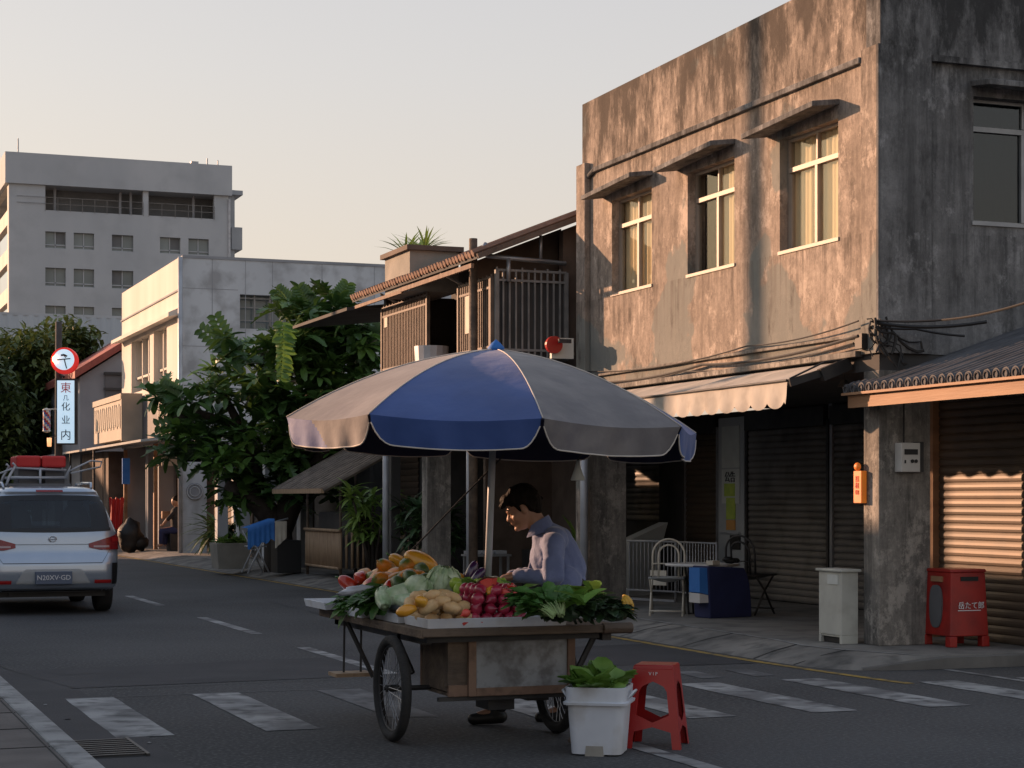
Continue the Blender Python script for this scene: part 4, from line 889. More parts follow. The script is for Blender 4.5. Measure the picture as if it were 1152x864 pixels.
m = MB(); m.box(AX0 + .5, AX1 - .3, AY + .5, AY + 2.2, zl0 - .3, zl0 - .1); m.build('loggia_floor', 'loggia', T)
m = MB(); m.box(AX1 - .3, AX1, AY + .5, AY + 26, -1, zz(206)); m.build('wall', 'loggia', T)
m = MB(); m.box(AX0, AX0 + .5, AY + 25.5, AY + 26, -1, zz(206)); m.build('wall', 'loggia', T)
for (z0, z1) in rowsz:
    lo, hi = min(z0, z1), max(z0, z1)
    for a, b in colx:
        m = MB(); m.box(a, b, AY + .34, AY + .38, lo, hi); w_ = m.build('window', 'farpane', T)
        m = MB(); c = (a + b) / 2; m.box(c - .04, c + .04, AY + .26, AY + .33, lo, hi); m.box(a, b, AY + .26, AY + .33, lo + .25, lo + .33); m.box(a, b, AY + .2, AY + .33, lo, lo + .06); m.build('window_frame', 'blockwall', w_)
        cv = (int(a * 7.3 + lo * 3.1) % 5)
        if cv in (1, 3): m = MB(); m.box(a + .05 if cv == 1 else c + .05, c - .05 if cv == 1 else b - .05, AY + .335, AY + .339, lo + .4, hi - .05); m.build('curtain', 'loggia', w_)
for xx in (64, 138, 150, 221): m = MB(); x = FY(xx, 300, AY)[0]; m.box(x - .09, x + .09, AY + 1.2, AY + 1.4, zl0, zl1); m.build('loggia_mullion', 'greywall', T)
for (a, b, z0, z1) in lg:
    m = MB()
    for z in (zl0 + .5, zl0 + 1.0): m.bar((a - (2.2 if a == lg[0][0] else 0), AY - .1, z), (b, AY - .1, z), .03, .03)
    n = int((b - a) / .9)
    for k in range(n + 1): x = a + (b - a) * k / n; m.bar((x, AY - .1, zl0 - .1), (x, AY - .1, zl0 + 1.0), .03, .03)
    m.build('railing', 'greyrail', T)
wops = []
for k in range(8): zc = zl0 - 3.05 * k; wops.append((AY + 1.2, AY + 12, zc, zc + 1.9)); wops.append((AY + 13.5, AY + 24, zc, zc + 1.9))
m = MB(); wall(m, 'X', AX0, AY + .5, AY + 25.5, -1, zz(206), .5, [o for o in wops if o[2] > 0]); m.build('wall', 'whitewall_warm', T)
m = MB(); m.tube([(AX1 + .05, AY - .1, -1), (AX1 + .05, AY - .1, zz(210))], .1, 6); m.build('downpipe', 'steelpale', T)
bx = FY(272, 300, AY + 4)[0]
zq = lambda py: FY(266, py, AY + 4)[1]
m = MB(); m.box(AX1, bx - .6, AY + 4, AY + 12, -1, zq(214)); m.box(AX1, bx, AY + 3.6, AY + 12, zq(220), zq(215))
for k in range(8): m.box(bx - .9, bx, AY + 3.8, AY + 12, zq(281) - 3.05 * k * 1.5, zq(256) - 3.05 * k * 1.5)
m.build('stair_tower', 'blockwall', T)
for (px_, h) in ((22, 1.3), (236, .7), (248, .6)):
    x = FY(px_, 180, AY)[0]; m = MB(); m.cyl((x, AY + 1, zz(171)), (x, AY + 1, zz(171) + h), .06, .05, 6); m.build('antenna', 'steel', T)
m = MB(); x = FY(222, 180, AY)[0]; m.box(x - .3, x + .3, AY + 1, AY + 1.5, zz(171), zz(171) + .4); m.build('roof_box', 'steel', T)

# ================================================================ unseen buildings left of the frame, added and sized to shape the sun's shade
for nm, lab, y0, y1, h, xx, mm in [
    ('shade_caster_shop', 'low grey shop added outside the left edge to shade the cart', 6, 26.0, 3.25, -2.2, 'greywall'),
    ('shade_caster_house', 'plain pale row house with several windows added out of view to shade the pillar foot', 26.0, 37.5, 5.25, -2.2, 'whitewall'),
    ('shade_caster_house', 'taller grey row house with many windows added out of view to shade the arcade', 37.5, 49.2, 6.75, -2.2, 'greywall'),
    ('shade_caster_house', 'narrow brown row house added out of view, lower to let sun through', 49.2, 51.4, 6.1, -2.2, 'brownwall'),
    ('shade_caster_house', 'far grey row house beside the junction, added out of view to block the sun', 51.4, 58.5, 6.75, -2.2, 'greywall')]:
    T = thing(nm, lab, 'house', (xx - 3, y0, .1))
    ops = [(y, y + 1.0, 1.2, 2.4) for y in [y0 + .5 + 2.1 * k for k in range(int((y1 - y0 - .6) / 2.1))]] if h > 3 else []
    m = MB(); wall(m, 'X', xx, y0, y1, .09, h, -.2, ops); m.build('wall', mm, T)
    m = MB(); m.box(xx - 3.8, xx - .2, y0, y0 + .15, .09, h - .01); m.box(xx - 3.8, xx - .2, y1 - .15, y1, .09, h - .01); m.box(xx - 3.8, xx - .2, y0 + .15, y1 - .15, h - .3, h - .12); m.box(xx - 4, xx - 3.8, y0, y1, .09, h - .02); m.build('side_walls', mm, T)
    for o_ in ops[:12]: m = MB(); m.box(xx - .16, xx - .13, o_[0], o_[1], o_[2], o_[3]); m.build('window', 'farpane', T)
m = MB(); m.cyl((-1.1, 30.85, .09), (-1.1, 30.85, 12), .15, .12, 12); tag(m.build('utility_pole', 'concrete', smooth=True), 'tall grey concrete pole on the near footway outside the left edge', 'pole')
m = MB(); m.cyl((-1.2, 40.6, .09), (-1.2, 40.6, 8.8), .10, .08, 12); tag(m.build('lamp_post', 'steel', smooth=True), 'thin steel post further along the near footway outside the left edge', 'pole')
# ================================================================ vegetation
random.seed(21)
def lobed_leaf(m, base, d, up, L, mi=0, nl=5):
    base = Vector(base); d = Vector(d).normalized(); s = d.cross(Vector(up)); s = s.normalized() if s.length > 1e-4 else d.orthogonal().normalized(); u = s.cross(d).normalized()
    mid = []; N = nl * 2 + 1
    for i in range(N + 1):
        t = i / N; mid.append(base + d * (L * t) - u * (.32 * L * t * t))
    for sg in (-1, 1):
        ed = []
        for i in range(N + 1):
            t = i / N; w = .30 * L * math.sin(PI * (0.08 + .9 * t)) ** .7 * (1.0 if i % 2 else .42)
            if i == 0: w = .01 * L
            if i == N: w = 0.01 * L
            ed.append(mid[i] + s * (sg * w) + d * (.07 * L if i % 2 else 0) + u * (w * .22))
        m.grid([mid, ed] if sg > 0 else [ed, mid], mi)
def rosette(m, c, n, L, mi, tilt=0.35, axis=None):
    c = Vector(c); ax = Vector(axis if axis else (ru(-.5, .5), ru(-.5, .5), 1)).normalized(); a0 = ru(0, 6)
    e1 = ax.orthogonal().normalized(); e2 = ax.cross(e1)
    simple = rnd() < .55
    for k in range(n):
        a = a0 + 2.4 * k; el = ru(-.45, .75); dd = (e1 * math.cos(a) + e2 * math.sin(a)) * math.cos(el) + ax * math.sin(el)
        if simple: m.leaf(c + dd * .05, dd, ax, L * ru(.55, .85), L * ru(.22, .32), ru(.2, .6), 5, mi=mi, fold=.12, ruffle=.02)
        else: lobed_leaf(m, c + dd * .04, dd, ax, L * ru(.55, 1.1), mi, nl=random.choice((4, 5)))
TR = thing('broadleaf_tree', 'big leafy tree with large lobed leaves in front of the white building', 'tree', tuple(G(318, 641, .12)))
bd = G(318, 641, .12)
m = MB(); D0 = 36.0
def S(px, py, dd=0): return C(px, py, D0 + dd)
m.tube([S(316, 645), S(314, 620), S(312, 597), S(300, 575), S(280, 558, -.3), S(255, 545, -.5)], [.34, .30, .28, .24, .18, .10], 12)
m.tube([S(313, 600), S(330, 560), S(345, 500, .4), S(350, 440, .5), S(352, 380, .5)], [.25, .22, .18, .12, .05], 10)
m.tube([S(300, 577), S(285, 530, .3), S(270, 480), S(245, 430)], [.2, .16, .1, .04], 8)
m.tube([S(330, 560), S(370, 500, -.3), S(395, 430, -.5)], [.17, .12, .05], 8)
m.tube([S(345, 500, .4), S(310, 440), S(290, 390)], [.14, .1, .04], 8)
m.tube([S(270, 480), S(225, 465), S(195, 470)], [.1, .07, .03], 8)
m.build('trunk', 'bark', TR, smooth=True)
m = MB(); blobs = [(355, 372, 42, 1.0), (400, 385, 32, .8), (335, 420, 50, 1.2), (395, 440, 38, 1.0), (290, 455, 42, 1.0), (262, 395, 22, .6), (222, 465, 34, .8), (205, 505, 24, .6), (255, 500, 34, .9),
               (300, 500, 38, 1.0), (350, 480, 45, 1.2), (375, 350, 26, .6), (330, 348, 20, .5), (190, 450, 18, .5), (310, 540, 40, .9), (255, 545, 22, .5), (410, 400, 22, .5), (240, 430, 20, .5), (360, 530, 40, .8), (415, 470, 20, .5), (340, 395, 40, .9)]
for (bx_, by_, br, bd_) in blobs:
    n = int(br * br / (62 if bx_ > 300 else 90)) + 3
    for k in range(n):
        a = ru(0, 2 * PI); r_ = br * math.sqrt(rnd()); p = C(bx_ + r_ * math.cos(a), by_ + r_ * math.sin(a) * .9, D0 + ru(-bd_, bd_))
        rosette(m, p, random.choice((7, 8, 9)), ru(.42, .62), 1 if rnd() < .07 else 0)
# fronds poking out at the rim
for (a_, b_) in (((268, 400), (222, 368)), ((262, 402), (240, 352)), ((350, 350), (335, 322)), ((380, 345), (392, 318)), ((410, 375), (428, 372)), ((200, 450), (180, 432)), ((230, 470), (172, 480)), ((330, 350), (310, 325))):
    a = C(*a_, D0); b = C(*b_, D0); n = 9
    for i in range(n):
        p = a.lerp(b, i / n); dd = (b - a).normalized()
        for sg in (-1, 1): m.leaf(p, dd * .5 + RV * 0 + dd.cross(FV) * sg, FV * -1, .32 * (1 - .5 * i / n), .12, .1, 3)
# drooping bright frond
for i in range(15):
    a = C(318 - i * .1 * i * .12, 364 + i * 4.4, D0 - 1.6)
    for sg in (-1, 1): m.leaf(a, RV * sg * 1 - UV * ru(.0, .5) - FV * ru(-.3, .3), -FV + UV * ru(.0, .6), (.30 if sg > 0 else .20) - .007 * i + ru(-.03, .03), ru(.10, .15), ru(.1, .5), 4, mi=1)
for (px_, py_) in ((245, 500), (252, 512), (262, 508), (240, 520), (268, 520), (325, 440), (255, 522), (232, 512), (300, 470), (290, 485), (248, 530)):
    rosette(m, C(px_, py_, D0 - 1.2), 6, .42, 1)
m.build('crown', ['tree_leaf', 'tree_leaf_light'], TR)

def small_tree(name, label, base, blobs, D, leafm, n_per=420, ls=.22, trunk=.12, dep=1.2, group=None):
    t = thing(name, label, 'tree', tuple(base), group)
    m = MB(); b = Vector(base); m.tube([b, b.lerp(C(blobs[0][0], blobs[0][1], D), .5), C(blobs[0][0], blobs[0][1], D)], [trunk, trunk * .8, trunk * .3], 8)
    for bl in blobs[1:]: m.tube([b.lerp(C(blobs[0][0], blobs[0][1], D), .55), C(bl[0], bl[1], D)], [trunk * .5, trunk * .15], 6)
    m.build('trunk', 'bark', t, smooth=True); m = MB()
    for (x, y, r) in blobs:
        for k in range(max(3, int(n_per * r * r / 900 / 9))):
            a = ru(0, 2 * PI); rr = r * rnd() ** .5; c = C(x + rr * math.cos(a), y + rr * math.sin(a), D + ru(-dep, dep)); s_ = ru(.5, 1.0) * ls * 2.2
            for j in range(9):
                q = c + Vector((ru(-1, 1), ru(-1, 1), ru(-1, 1))) * s_
                d = Vector((ru(-1, 1), ru(-1, 1), ru(-.7, .7))); m.leaf(q, d, (0, 0, 1), ls * ru(.7, 1.3), ls * .55, .3, 2)
    m.build('crown', leafm, t); return t
b = C(45, 560, 70); b.z = 0
small_tree('leafy_tree', 'dark bushy tree behind the silver car left of the sign pole', b, [(40, 470, 45), (10, 440, 32), (20, 400, 18), (45, 425, 22), (5, 500, 40), (50, 510, 35), (30, 530, 30), (55, 395, 16), (62, 450, 20)], 70, 'far_leaf', 3200, .34, .3, 2.5)
b = C(78, 560, 72); b.z = 0
small_tree('leafy_tree', 'smaller tree with a light crown just behind the round sign', b, [(80, 395, 16), (90, 388, 10), (70, 380, 10), (60, 400, 14), (72, 420, 12)], 72, 'far_leaf', 3200, .34, .2, 1.5)
b = C(-40, 560, 66); b.z = 0
small_tree('leafy_tree', 'tree at the far left edge of the street, behind the car roof', b, [(-30, 470, 50), (-45, 430, 40), (-10, 520, 30)], 66, 'far_leaf', 2600, .34, .3, 2.5)

def cane_plant(name, label, base, h, spread, nst, mt, leafL=.34, leafW=.06, trunkr=.03, nl=16, droop=.5):
    t = thing(name, label, 'plant', tuple(base)); b = Vector(base); m = MB(); m2 = MB()
    for k in range(nst):
        a = ru(0, 6.28); tip = b + Vector((math.cos(a) * spread * ru(.2, 1), math.sin(a) * spread * ru(.2, 1), h * ru(.55, 1)))
        m.tube([b + Vector((math.cos(a), math.sin(a), 0)) * .04, b.lerp(tip, .5) + Vector((0, 0, .06)), tip], [trunkr, trunkr * .8, trunkr * .5], 6)
        for j in range(nl):
            q = ru(0, 6.28); e = ru(-.3, 1.2); m2.leaf(tip + Vector((0, 0, ru(-.15, .05))), (math.cos(q) * math.cos(e), math.sin(q) * math.cos(e), math.sin(e)), (0, 0, 1), leafL * ru(.7, 1.2), leafW * ru(.8, 1.2), droop, 4)
    m.build('stems', 'bark', t, smooth=True); m2.build('leaves', mt, t); return t
cane_plant('dracaena_plant', 'bright green palm-like plant beside the bamboo stall', G(420, 655, .12), 1.5, .55, 20, 'palm_leaf', .34, .07, .03, 22)
cane_plant('dracaena_plant', 'darker broad leaved plant just left of the umbrella pole', G(492, 662, .12), 1.25, .42, 16, 'palm_dark', .36, .09, .03, 18)
cane_plant('dracaena_plant', 'small spiky plant in shade between the two taller dracaenas', G(462, 660, .12), 1.35, .2, 6, 'palm_dark', .3, .07, .025, 16)
cane_plant('spear_plant', 'tall yellow green spear leaved plant behind the bending man', G(652, 672, .12), .72, .1, 7, 'palm_leaf', .6, .07, .02, 9, .15)
cane_plant('cycad_plant', 'dark cycad with feathery leaves beside the concrete planter', G(252, 624, .12), .75, .25, 8, 'palm_dark', .7, .10, .07, 15, .6)

# planter with small greens
q = G(262, 640, .12); t = thing('concrete_planter', 'square concrete planter with low green plants at the kerb', 'planter', tuple(q))
x0, y0 = q.x - .32, q.y
m = MB(); m.hexa([(x0 + .05, y0 + .05, .12), (x0 + .63, y0 + .05, .12), (x0 + .63, y0 + .65, .12), (x0 + .05, y0 + .65, .12), (x0, y0, .62), (x0 + .68, y0, .62), (x0 + .68, y0 + .7, .62), (x0, y0 + .7, .62)]); m.build('pot', 'concrete', t, bevel=.01)
m = MB()
for k in range(90): m.leaf((ru(x0 + .08, x0 + .6), ru(y0 + .08, y0 + .6), .6), (ru(-1, 1), ru(-1, 1), ru(.3, 1.5)), (0, 0, 1), ru(.12, .28), .10, .4, 3)
m.build('foliage', 'palm_leaf', t)

# ================================================================ bamboo stall
q = G(346, 646, .12)
SX, SY = 8.95, q.y - .6
t = thing('bamboo_stall', 'small empty bamboo stall with a slanted slatted roof', 'stall', (SX, SY, .12))
SY = 32.3; SX = 8.6
zc = lambda py, D=33.5: Zp(py, D)
m = MB(); yA = FX(346, 640, SX)[0]; yB = FX(383, 640, SX)[0]
for y in (yA, yB):
    for x in (SX, SX + .9): m.cyl((x, y, .12), (x, y, 1.8 if x == SX else 2.2), .028, .024, 8)
m.build('posts', 'woodold', t, smooth=True)
m = MB(); n = 26
for i in range(n): y = yB + (yA - yB) * i / (n - 1); m.cyl((SX - .02, y, .3), (SX - .02, y, .93), .024, .024, 6)
m.bar((SX - .03, yB - .05, .94), (SX - .03, yA + .05, .94), .07, .05); m.bar((SX - .03, yB, .3), (SX - .03, yA, .3), .04, .04)
for i in range(10): x = SX + .9 * i / 9; m.cyl((x, yB - .02, .3), (x, yB - .02, .93), .024, .024, 6)
m.build('counter', 'bamboo', t, smooth=True)
m = MB(); ya, yb = yB - .55, yA + .7; zr = lambda x: 1.62 + (x - (SX - .45)) * .55
for i in range(26):
    y = ya + (yb - ya) * i / 25; m.tube([(SX - .45, y, zr(SX - .45) + .012 * (i % 2)), (SX + 1.5, y, zr(SX + 1.5) + .012 * (i % 2))], .045, 6)
m.bar((SX - .46, ya, zr(SX - .46)), (SX - .46, yb, zr(SX - .46)), .05, .08, 1)
m.build('roof', ['thatch', 'bamboo'], t, smooth=True, autosm=40)
m = MB(); m.box(SX + .2, SX + .9, yB + .05, yA - .05, .3, 1.25); m.build('cupboard', 'darkwall', t)
# bamboo fence and counter
q = G(460, 662, .12); t = thing('bamboo_fence', 'low brown bamboo fence panel behind the potted plants', 'fence', tuple(q))
ya, yb = FX(440, 640, 9.2)[0], FX(482, 640, 9.2)[0]; m = MB(); n = 30
for i in range(n): y = yb + (ya - yb) * i / (n - 1); m.cyl((9.2, y, .2), (9.2, y, .88 + ru(-.03, .02)), .03, .03, 6)
m.build('canes', 'bamboo', t, smooth=True); m = MB(); m.bar((9.17, yb, .4), (9.17, ya, .4), .03, .04); m.bar((9.17, yb, .78), (9.17, ya, .78), .03, .04); m.bar((9.2, yb, .12), (9.2, yb, .9), .05); m.bar((9.2, ya, .12), (9.2, ya, .9), .05); m.build('rails', 'woodold', t)
# folding rack with blue cloth
q = G(300, 645, .12); x, y = q.x, q.y
t = thing('folding_rack', 'folding metal stand beside the planter holding a cloth', 'rack', tuple(q))
m = MB()
for dy in (0, .5):
    m.tube([(x - .35, y + dy, .12), (x + .05, y + dy, .95)], .016, 6); m.tube([(x + .05, y + dy, .12), (x - .33, y + dy, .9)], .016, 6)
m.tube([(x - .35, y, .93), (x + .4, y, 1.12)], .018, 6); m.tube([(x - .2, y, .55), (x - .2, y + .5, .55)], .014, 6); m.box(x - .3, x, y, y + .5, .60, .62)
m.build('frame', 'steelpale', t, smooth=True)
m = MB(); rows = []
for k in range(6):
    rows.append([(x - .36 + .5 * i / 20, y - .03 - .02 * k / 5 * math.sin(i * 1.7), .95 + .28 * (i / 20) * .6 - (.38 + .03 * math.sin(i)) * k / 5) for i in range(21)])
rows2 = [[(p[0], p[1] + .5, p[2]) for p in rows[0]]] + rows; m.grid(rows2); tag(m.build('cloth', 'bluecloth', smooth=True), 'bright blue cloth hanging over the folding metal stand', 'cloth')
m = MB(); rows = []
for k in range(6): rows.append([(x + .15 + .22 * i / 8, y - .03 - .015 * k / 5 * math.sin(i * 2.1), 1.07 - .5 * k / 5 * (1 - .4 * i / 8)) for i in range(9)])
m.grid(rows); tag(m.build('towel', 'cream', smooth=True), 'small pale towel hanging beside the blue cloth', 'towel')
m = MB(); m.box(x + .2, x + .65, y + .0, y + .5, .12, .72); tag(m.build('crate', 'black', bevel=.01), 'black box standing to the right of the folding stand', 'box')

# ================================================================ arcade furniture
def RF(x, y): return x, y
# railing
t = thing('barrier_railing', 'low metal barrier with vertical bars in front of the arcade shutters', 'railing', (10.6, 23.4, .12))
a = W(700, 25.3); b = W(760, 24.6); c = W(806, 23.7); m = MB()
for A, B, r_ in ((a, b, .016), (b, c, .012)):
    for z in (.26, .92): m.tube([(A[0], A[1], z), (B[0], B[1], z)], r_, 6)
    n = 14
    for i in range(n + 1): q = i / n; m.tube([(A[0] + (B[0] - A[0]) * q, A[1] + (B[1] - A[1]) * q, .26), (A[0] + (B[0] - A[0]) * q, A[1] + (B[1] - A[1]) * q, .92)], .008, 5)
    for P in (A, B): m.tube([(P[0], P[1], .12), (P[0], P[1], .94)], r_, 6)
m.build('bars', 'steelpale', t, smooth=True)
m = MB(); m.bar((a[0], a[1], .14), (b[0], b[1], .14), .05, .03); m.build('base', 'steelpale', t)
m = MB(); q = W(712, 26.4); m.hexa([(q[0] - .1, q[1] - .1, .12), (q[0] + .2, q[1] - .1, .12), (q[0] + .2, q[1] + .2, .12), (q[0] - .1, q[1] + .2, .12), (q[0] - .1, q[1] - .1, .9), (q[0] + .5, q[1] - .1, 1.15), (q[0] + .5, q[1] + .2, 1.15), (q[0] - .1, q[1] + .2, .9)]); tag(m.build('machine', 'greytarp'), 'grey covered machine behind the barrier below the half raised shutter', 'machine')
# round table
q = G(790, 692, .12); tx, ty = q.x, q.y
t = thing('round_table', 'white round cafe table in the shaded arcade', 'table', (tx, ty, .12))
m = MB(); m.lathe([(.001, .70), (.43, .70), (.44, .715), (.43, .73), (.001, .73)], (tx, ty, 0), 32); m.build('tabletop', 'tabletop', t, smooth=True, autosm=40)
m = MB()
for a in (.4, 2.5): m.tube([(tx - .2 * math.cos(a), ty - .2 * math.sin(a), .7), (tx - .16 * math.cos(a), ty - .16 * math.sin(a), .15), (tx + .16 * math.cos(a), ty + .16 * math.sin(a), .135), (tx + .2 * math.cos(a), ty + .2 * math.sin(a), .7)], .014, 8)
m.build('legs', 'darkmetal', t, smooth=True)
q = C(826, 629, 21.6); m = MB()
for k in range(5): m.ell(q + Vector((ru(-.12, .12), ru(-.1, .1), -.02 + ru(0, .03))), (.07, .06, .03), nu=10, nv=6, bumpy=.3)
m.build_ = None; tag(m.build('food_bags', 'black', smooth=True), 'small dark bags lying on the round table', 'bag')
m = MB(); q = C(802, 633, 21.5); m.obox(q, .12, .1, .05, .4); tag(m.build('snack_box', 'cream'), 'little cream box on the round table', 'box')
# white bent-wire chair
def wire_chair(name, label, bx, by, rz_, mt, seatm, s=1.0, backround=True):
    t = thing(name, label, 'chair', (0, 0, 0)); m = MB(); r = .012
    for sy in (-.19, .19):
        m.tube([(-.2, sy, 0), (.02, sy, .28), (.2, sy, .44)], r, 8); m.tube([(.22, sy, 0), (.02, sy, .26), (-.18, sy, .44)], r, 8)
    m.tube([(-.2, -.19, .06), (-.2, .19, .06)], r * .8, 6); m.build('legs', mt, t, smooth=True)
    m = MB(); rows = []
    for k in range(7): a = k / 6; rows.append([(-.22 + .44 * a, -.2 + .4 * j / 6, .45 - .05 * math.sin(PI * j / 6) * math.sin(PI * a)) for j in range(7)])
    m.grid(rows); m.grid([[(p[0], p[1], p[2] - .015) for p in r_][::-1] for r_ in rows]); m.tube([(-.22, -.2, .445), (.22, -.2, .445), (.22, .2, .445), (-.22, .2, .445)], .012, 6, closed=True); m.build('seat', seatm, t, smooth=True)
    m = MB()
    for w_ in (.19, .12):
        m.tube([(.2, -w_, .44)] + [(.22 + .03 * math.sin(a), -w_ * math.cos(a), .70 + .19 * math.sin(a) * (w_ / .19)) for a in [PI * k / 12 for k in range(13)]] + [(.2, w_, .44)], r, 8)
    m.tube([(.21, -.19, .6), (.21, .19, .6)], r * .7, 6)
    m.build('backrest', mt, t, smooth=True); t.scale = (s, s, s); place(t, (bx, by, .12), rz_); return t
q = G(757, 693, .12); wire_chair('wire_chair', 'white bent metal chair with a round back at the left of the round table', q.x, q.y + .15, R(60), 'cream', 'greytarp')
q = G(846, 694, .12); wire_chair('wire_chair', 'black wire chair at the right of the round table', q.x + .25, q.y + .5, R(-150), 'darkmetal', 'darkmetal', 1.05)
m = MB(); q = C(741, 650, 22.6); m.obox(q, .02, .24, .18, .5); tag(m.build('paper_bag', 'cream'), 'folded cream paper hanging at the side of the white chair', 'bag')
# navy cloth board with blue strip
t = thing('covered_panel', 'navy cloth covered panel with a bright blue edge leaning by the round table', 'panel', tuple(G(820, 695, .12)))
A = G(799, 696, .12); B = G(846, 694, .12); dn = (B - A).normalized(); nr = Vector((-dn.y, dn.x, 0))
Pp = [A, B, B + UV * .22 - dn * .01, B + UV * .38 - dn * .03, B + UV * .5 - dn * .07, B + UV * .57 - dn * .11, A + UV * .60 - dn * .03]
m = MB(); m.prism(Pp, nr * .30); m.build('cover', 'navycloth', t, bevel=.015)
A2 = A - dn * .12 + nr * .04
m = MB(); m.prism([A2 + UV * .3, A - dn * .004 + nr * .02 + UV * .27, A - dn * .02 + nr * .02 + UV * .58, A2 + UV * .58], nr * .2); m.build('blue_strip', 'bluecloth', t)
m = MB(); m.prism([A2 + UV * .18, A - dn * .004 + nr * .02 + UV * .18, A - dn * .004 + nr * .02 + UV * .265, A2 + UV * .29], nr * .2); m.build('white_strip', 'tabletop', t)
# ================================================================ vegetable cart
random.seed(33)
T = thing('vegetable_cart', 'old wooden vegetable cart with spoked bicycle wheels and a grey metal side panel', 'cart', (4.1, 11.2, 0))
TZ = .72
m = MB(); nb = 8
for k in range(nb):                                   # long boards of the deck, the right part shorter (the vendor stands there)
    x0 = 3.46 + (4.78 - 3.46) * k / nb; x1 = 3.46 + (4.78 - 3.46) * (k + 1) / nb - .006; y1 = 12.72 if x1 < 4.3 else 11.18
    m.box(x0, x1, 10.50 + ru(0, .012), y1, TZ - .035, TZ - ru(0, .004))
m.build('deck', 'woodold', T, bevel=.004)
m = MB(); m.box(3.44, 4.74, 10.455, 10.495, TZ - .045, TZ + .004); m.tube([(4.6, 10.47, TZ - .02), (4.8, 10.475, TZ - .02)], .035, 8); m.box(3.425, 3.455, 10.46, 12.74, TZ - .05, TZ + .004); m.build('edge_board', 'woodold', T, bevel=.006)
m = MB(); m.box(3.5, 4.62, 10.56, 10.64, TZ - .085, TZ - .05); m.box(3.5, 3.56, 10.64, 12.6, TZ - .1, TZ - .05); m.box(3.5, 4.25, 12.5, 12.6, TZ - .1, TZ - .05); m.box(3.5, 4.7, 11.08, 11.14, TZ - .1, TZ - .05); m.box(4.64, 4.70, 10.56, 11.08, TZ - .1, TZ - .05); m.build('under_frame', 'darkmetal', T)
bx0, bx1, by0, by1, bz0, bz1 = 3.66, 4.47, 10.60, 11.14, .30, TZ - .05
m = MB(); m.box(3.83, bx1 - .04, by0 + .012, by0 + .022, bz0 + .05, bz1); m.build('side_panel', 'cartpanel', T)
m = MB(); m.box(bx0, 3.80, by0 + .04, by0 + .05, bz0 + .05, bz1); m.box(bx0, bx0 + .01, by0 + .05, by1, bz0 + .03, bz1); m.box(bx1 - .01, bx1, by0 + .05, by1, bz0 + .03, bz1); m.box(bx0, bx1, by1 - .01, by1, bz0 + .03, bz1); m.box(bx0 + .01, bx1 - .01, by0 + .03, by1 - .01, bz0, bz0 + .02); m.build('side_panel', 'woodold', T)
for q_ in ((3.78, 3.83, by0, by0 + .03, bz0, bz1), (bx1 - .045, bx1 + .005, by0 - .005, by0 + .04, bz0, bz1), (3.83, bx1 - .045, by0 + .001, by0 + .03, bz0, bz0 + .05), (bx0, 3.78, by0 + .02, by0 + .06, bz0, bz0 + .07), (bx1 - .04, bx1, by1, by1 + .04, bz0, bz1), (bx0, bx0 + .04, by1, by1 + .04, bz0, bz1)):
    m = MB(); m.box(*q_); m.build('frame_board', 'woodframe', T, bevel=.004)
# m.box(bx1 - .045, bx1 + .005, by0 - .005, by0 + .04, bz0, bz1); m.box(3.83, bx1 - .045, by0 + .001, by0 + .03, bz0, bz0 + .05); m.box(bx0 - .0, 3.78, by0 + .02, by0 + .06, bz0, bz0 + .07); m.box(bx1 - .04, bx1, by1, by1 + .04, bz0, bz1); m.box(bx0, bx0 + .04, by1, by1 + .04, bz0, bz1)

m = MB(); m.box(3.95, 4.12, 10.72, 10.95, .2, .3); m.tube([(3.46, 11.0, .325), (4.55, 11.0, .325)], .016, 8); m.bar((3.6, 10.65, .285), (4.5, 10.65, .285), .03, .025); m.box(4.2, 4.34, 10.7, 10.9, .25, .3); m.build('axle', 'darkmetal', T)
m = MB(); m.tube([(4.62, 10.62, TZ - .06), (4.5, 10.64, .42)], .02, 8); m.tube([(4.6, 11.1, TZ - .1), (4.49, 11.05, .5)], .015, 6); m.tube([(3.52, 11.3, TZ - .05), (3.6, 11.15, .4)], .02, 6); m.build('brace', 'darkmetal', T)
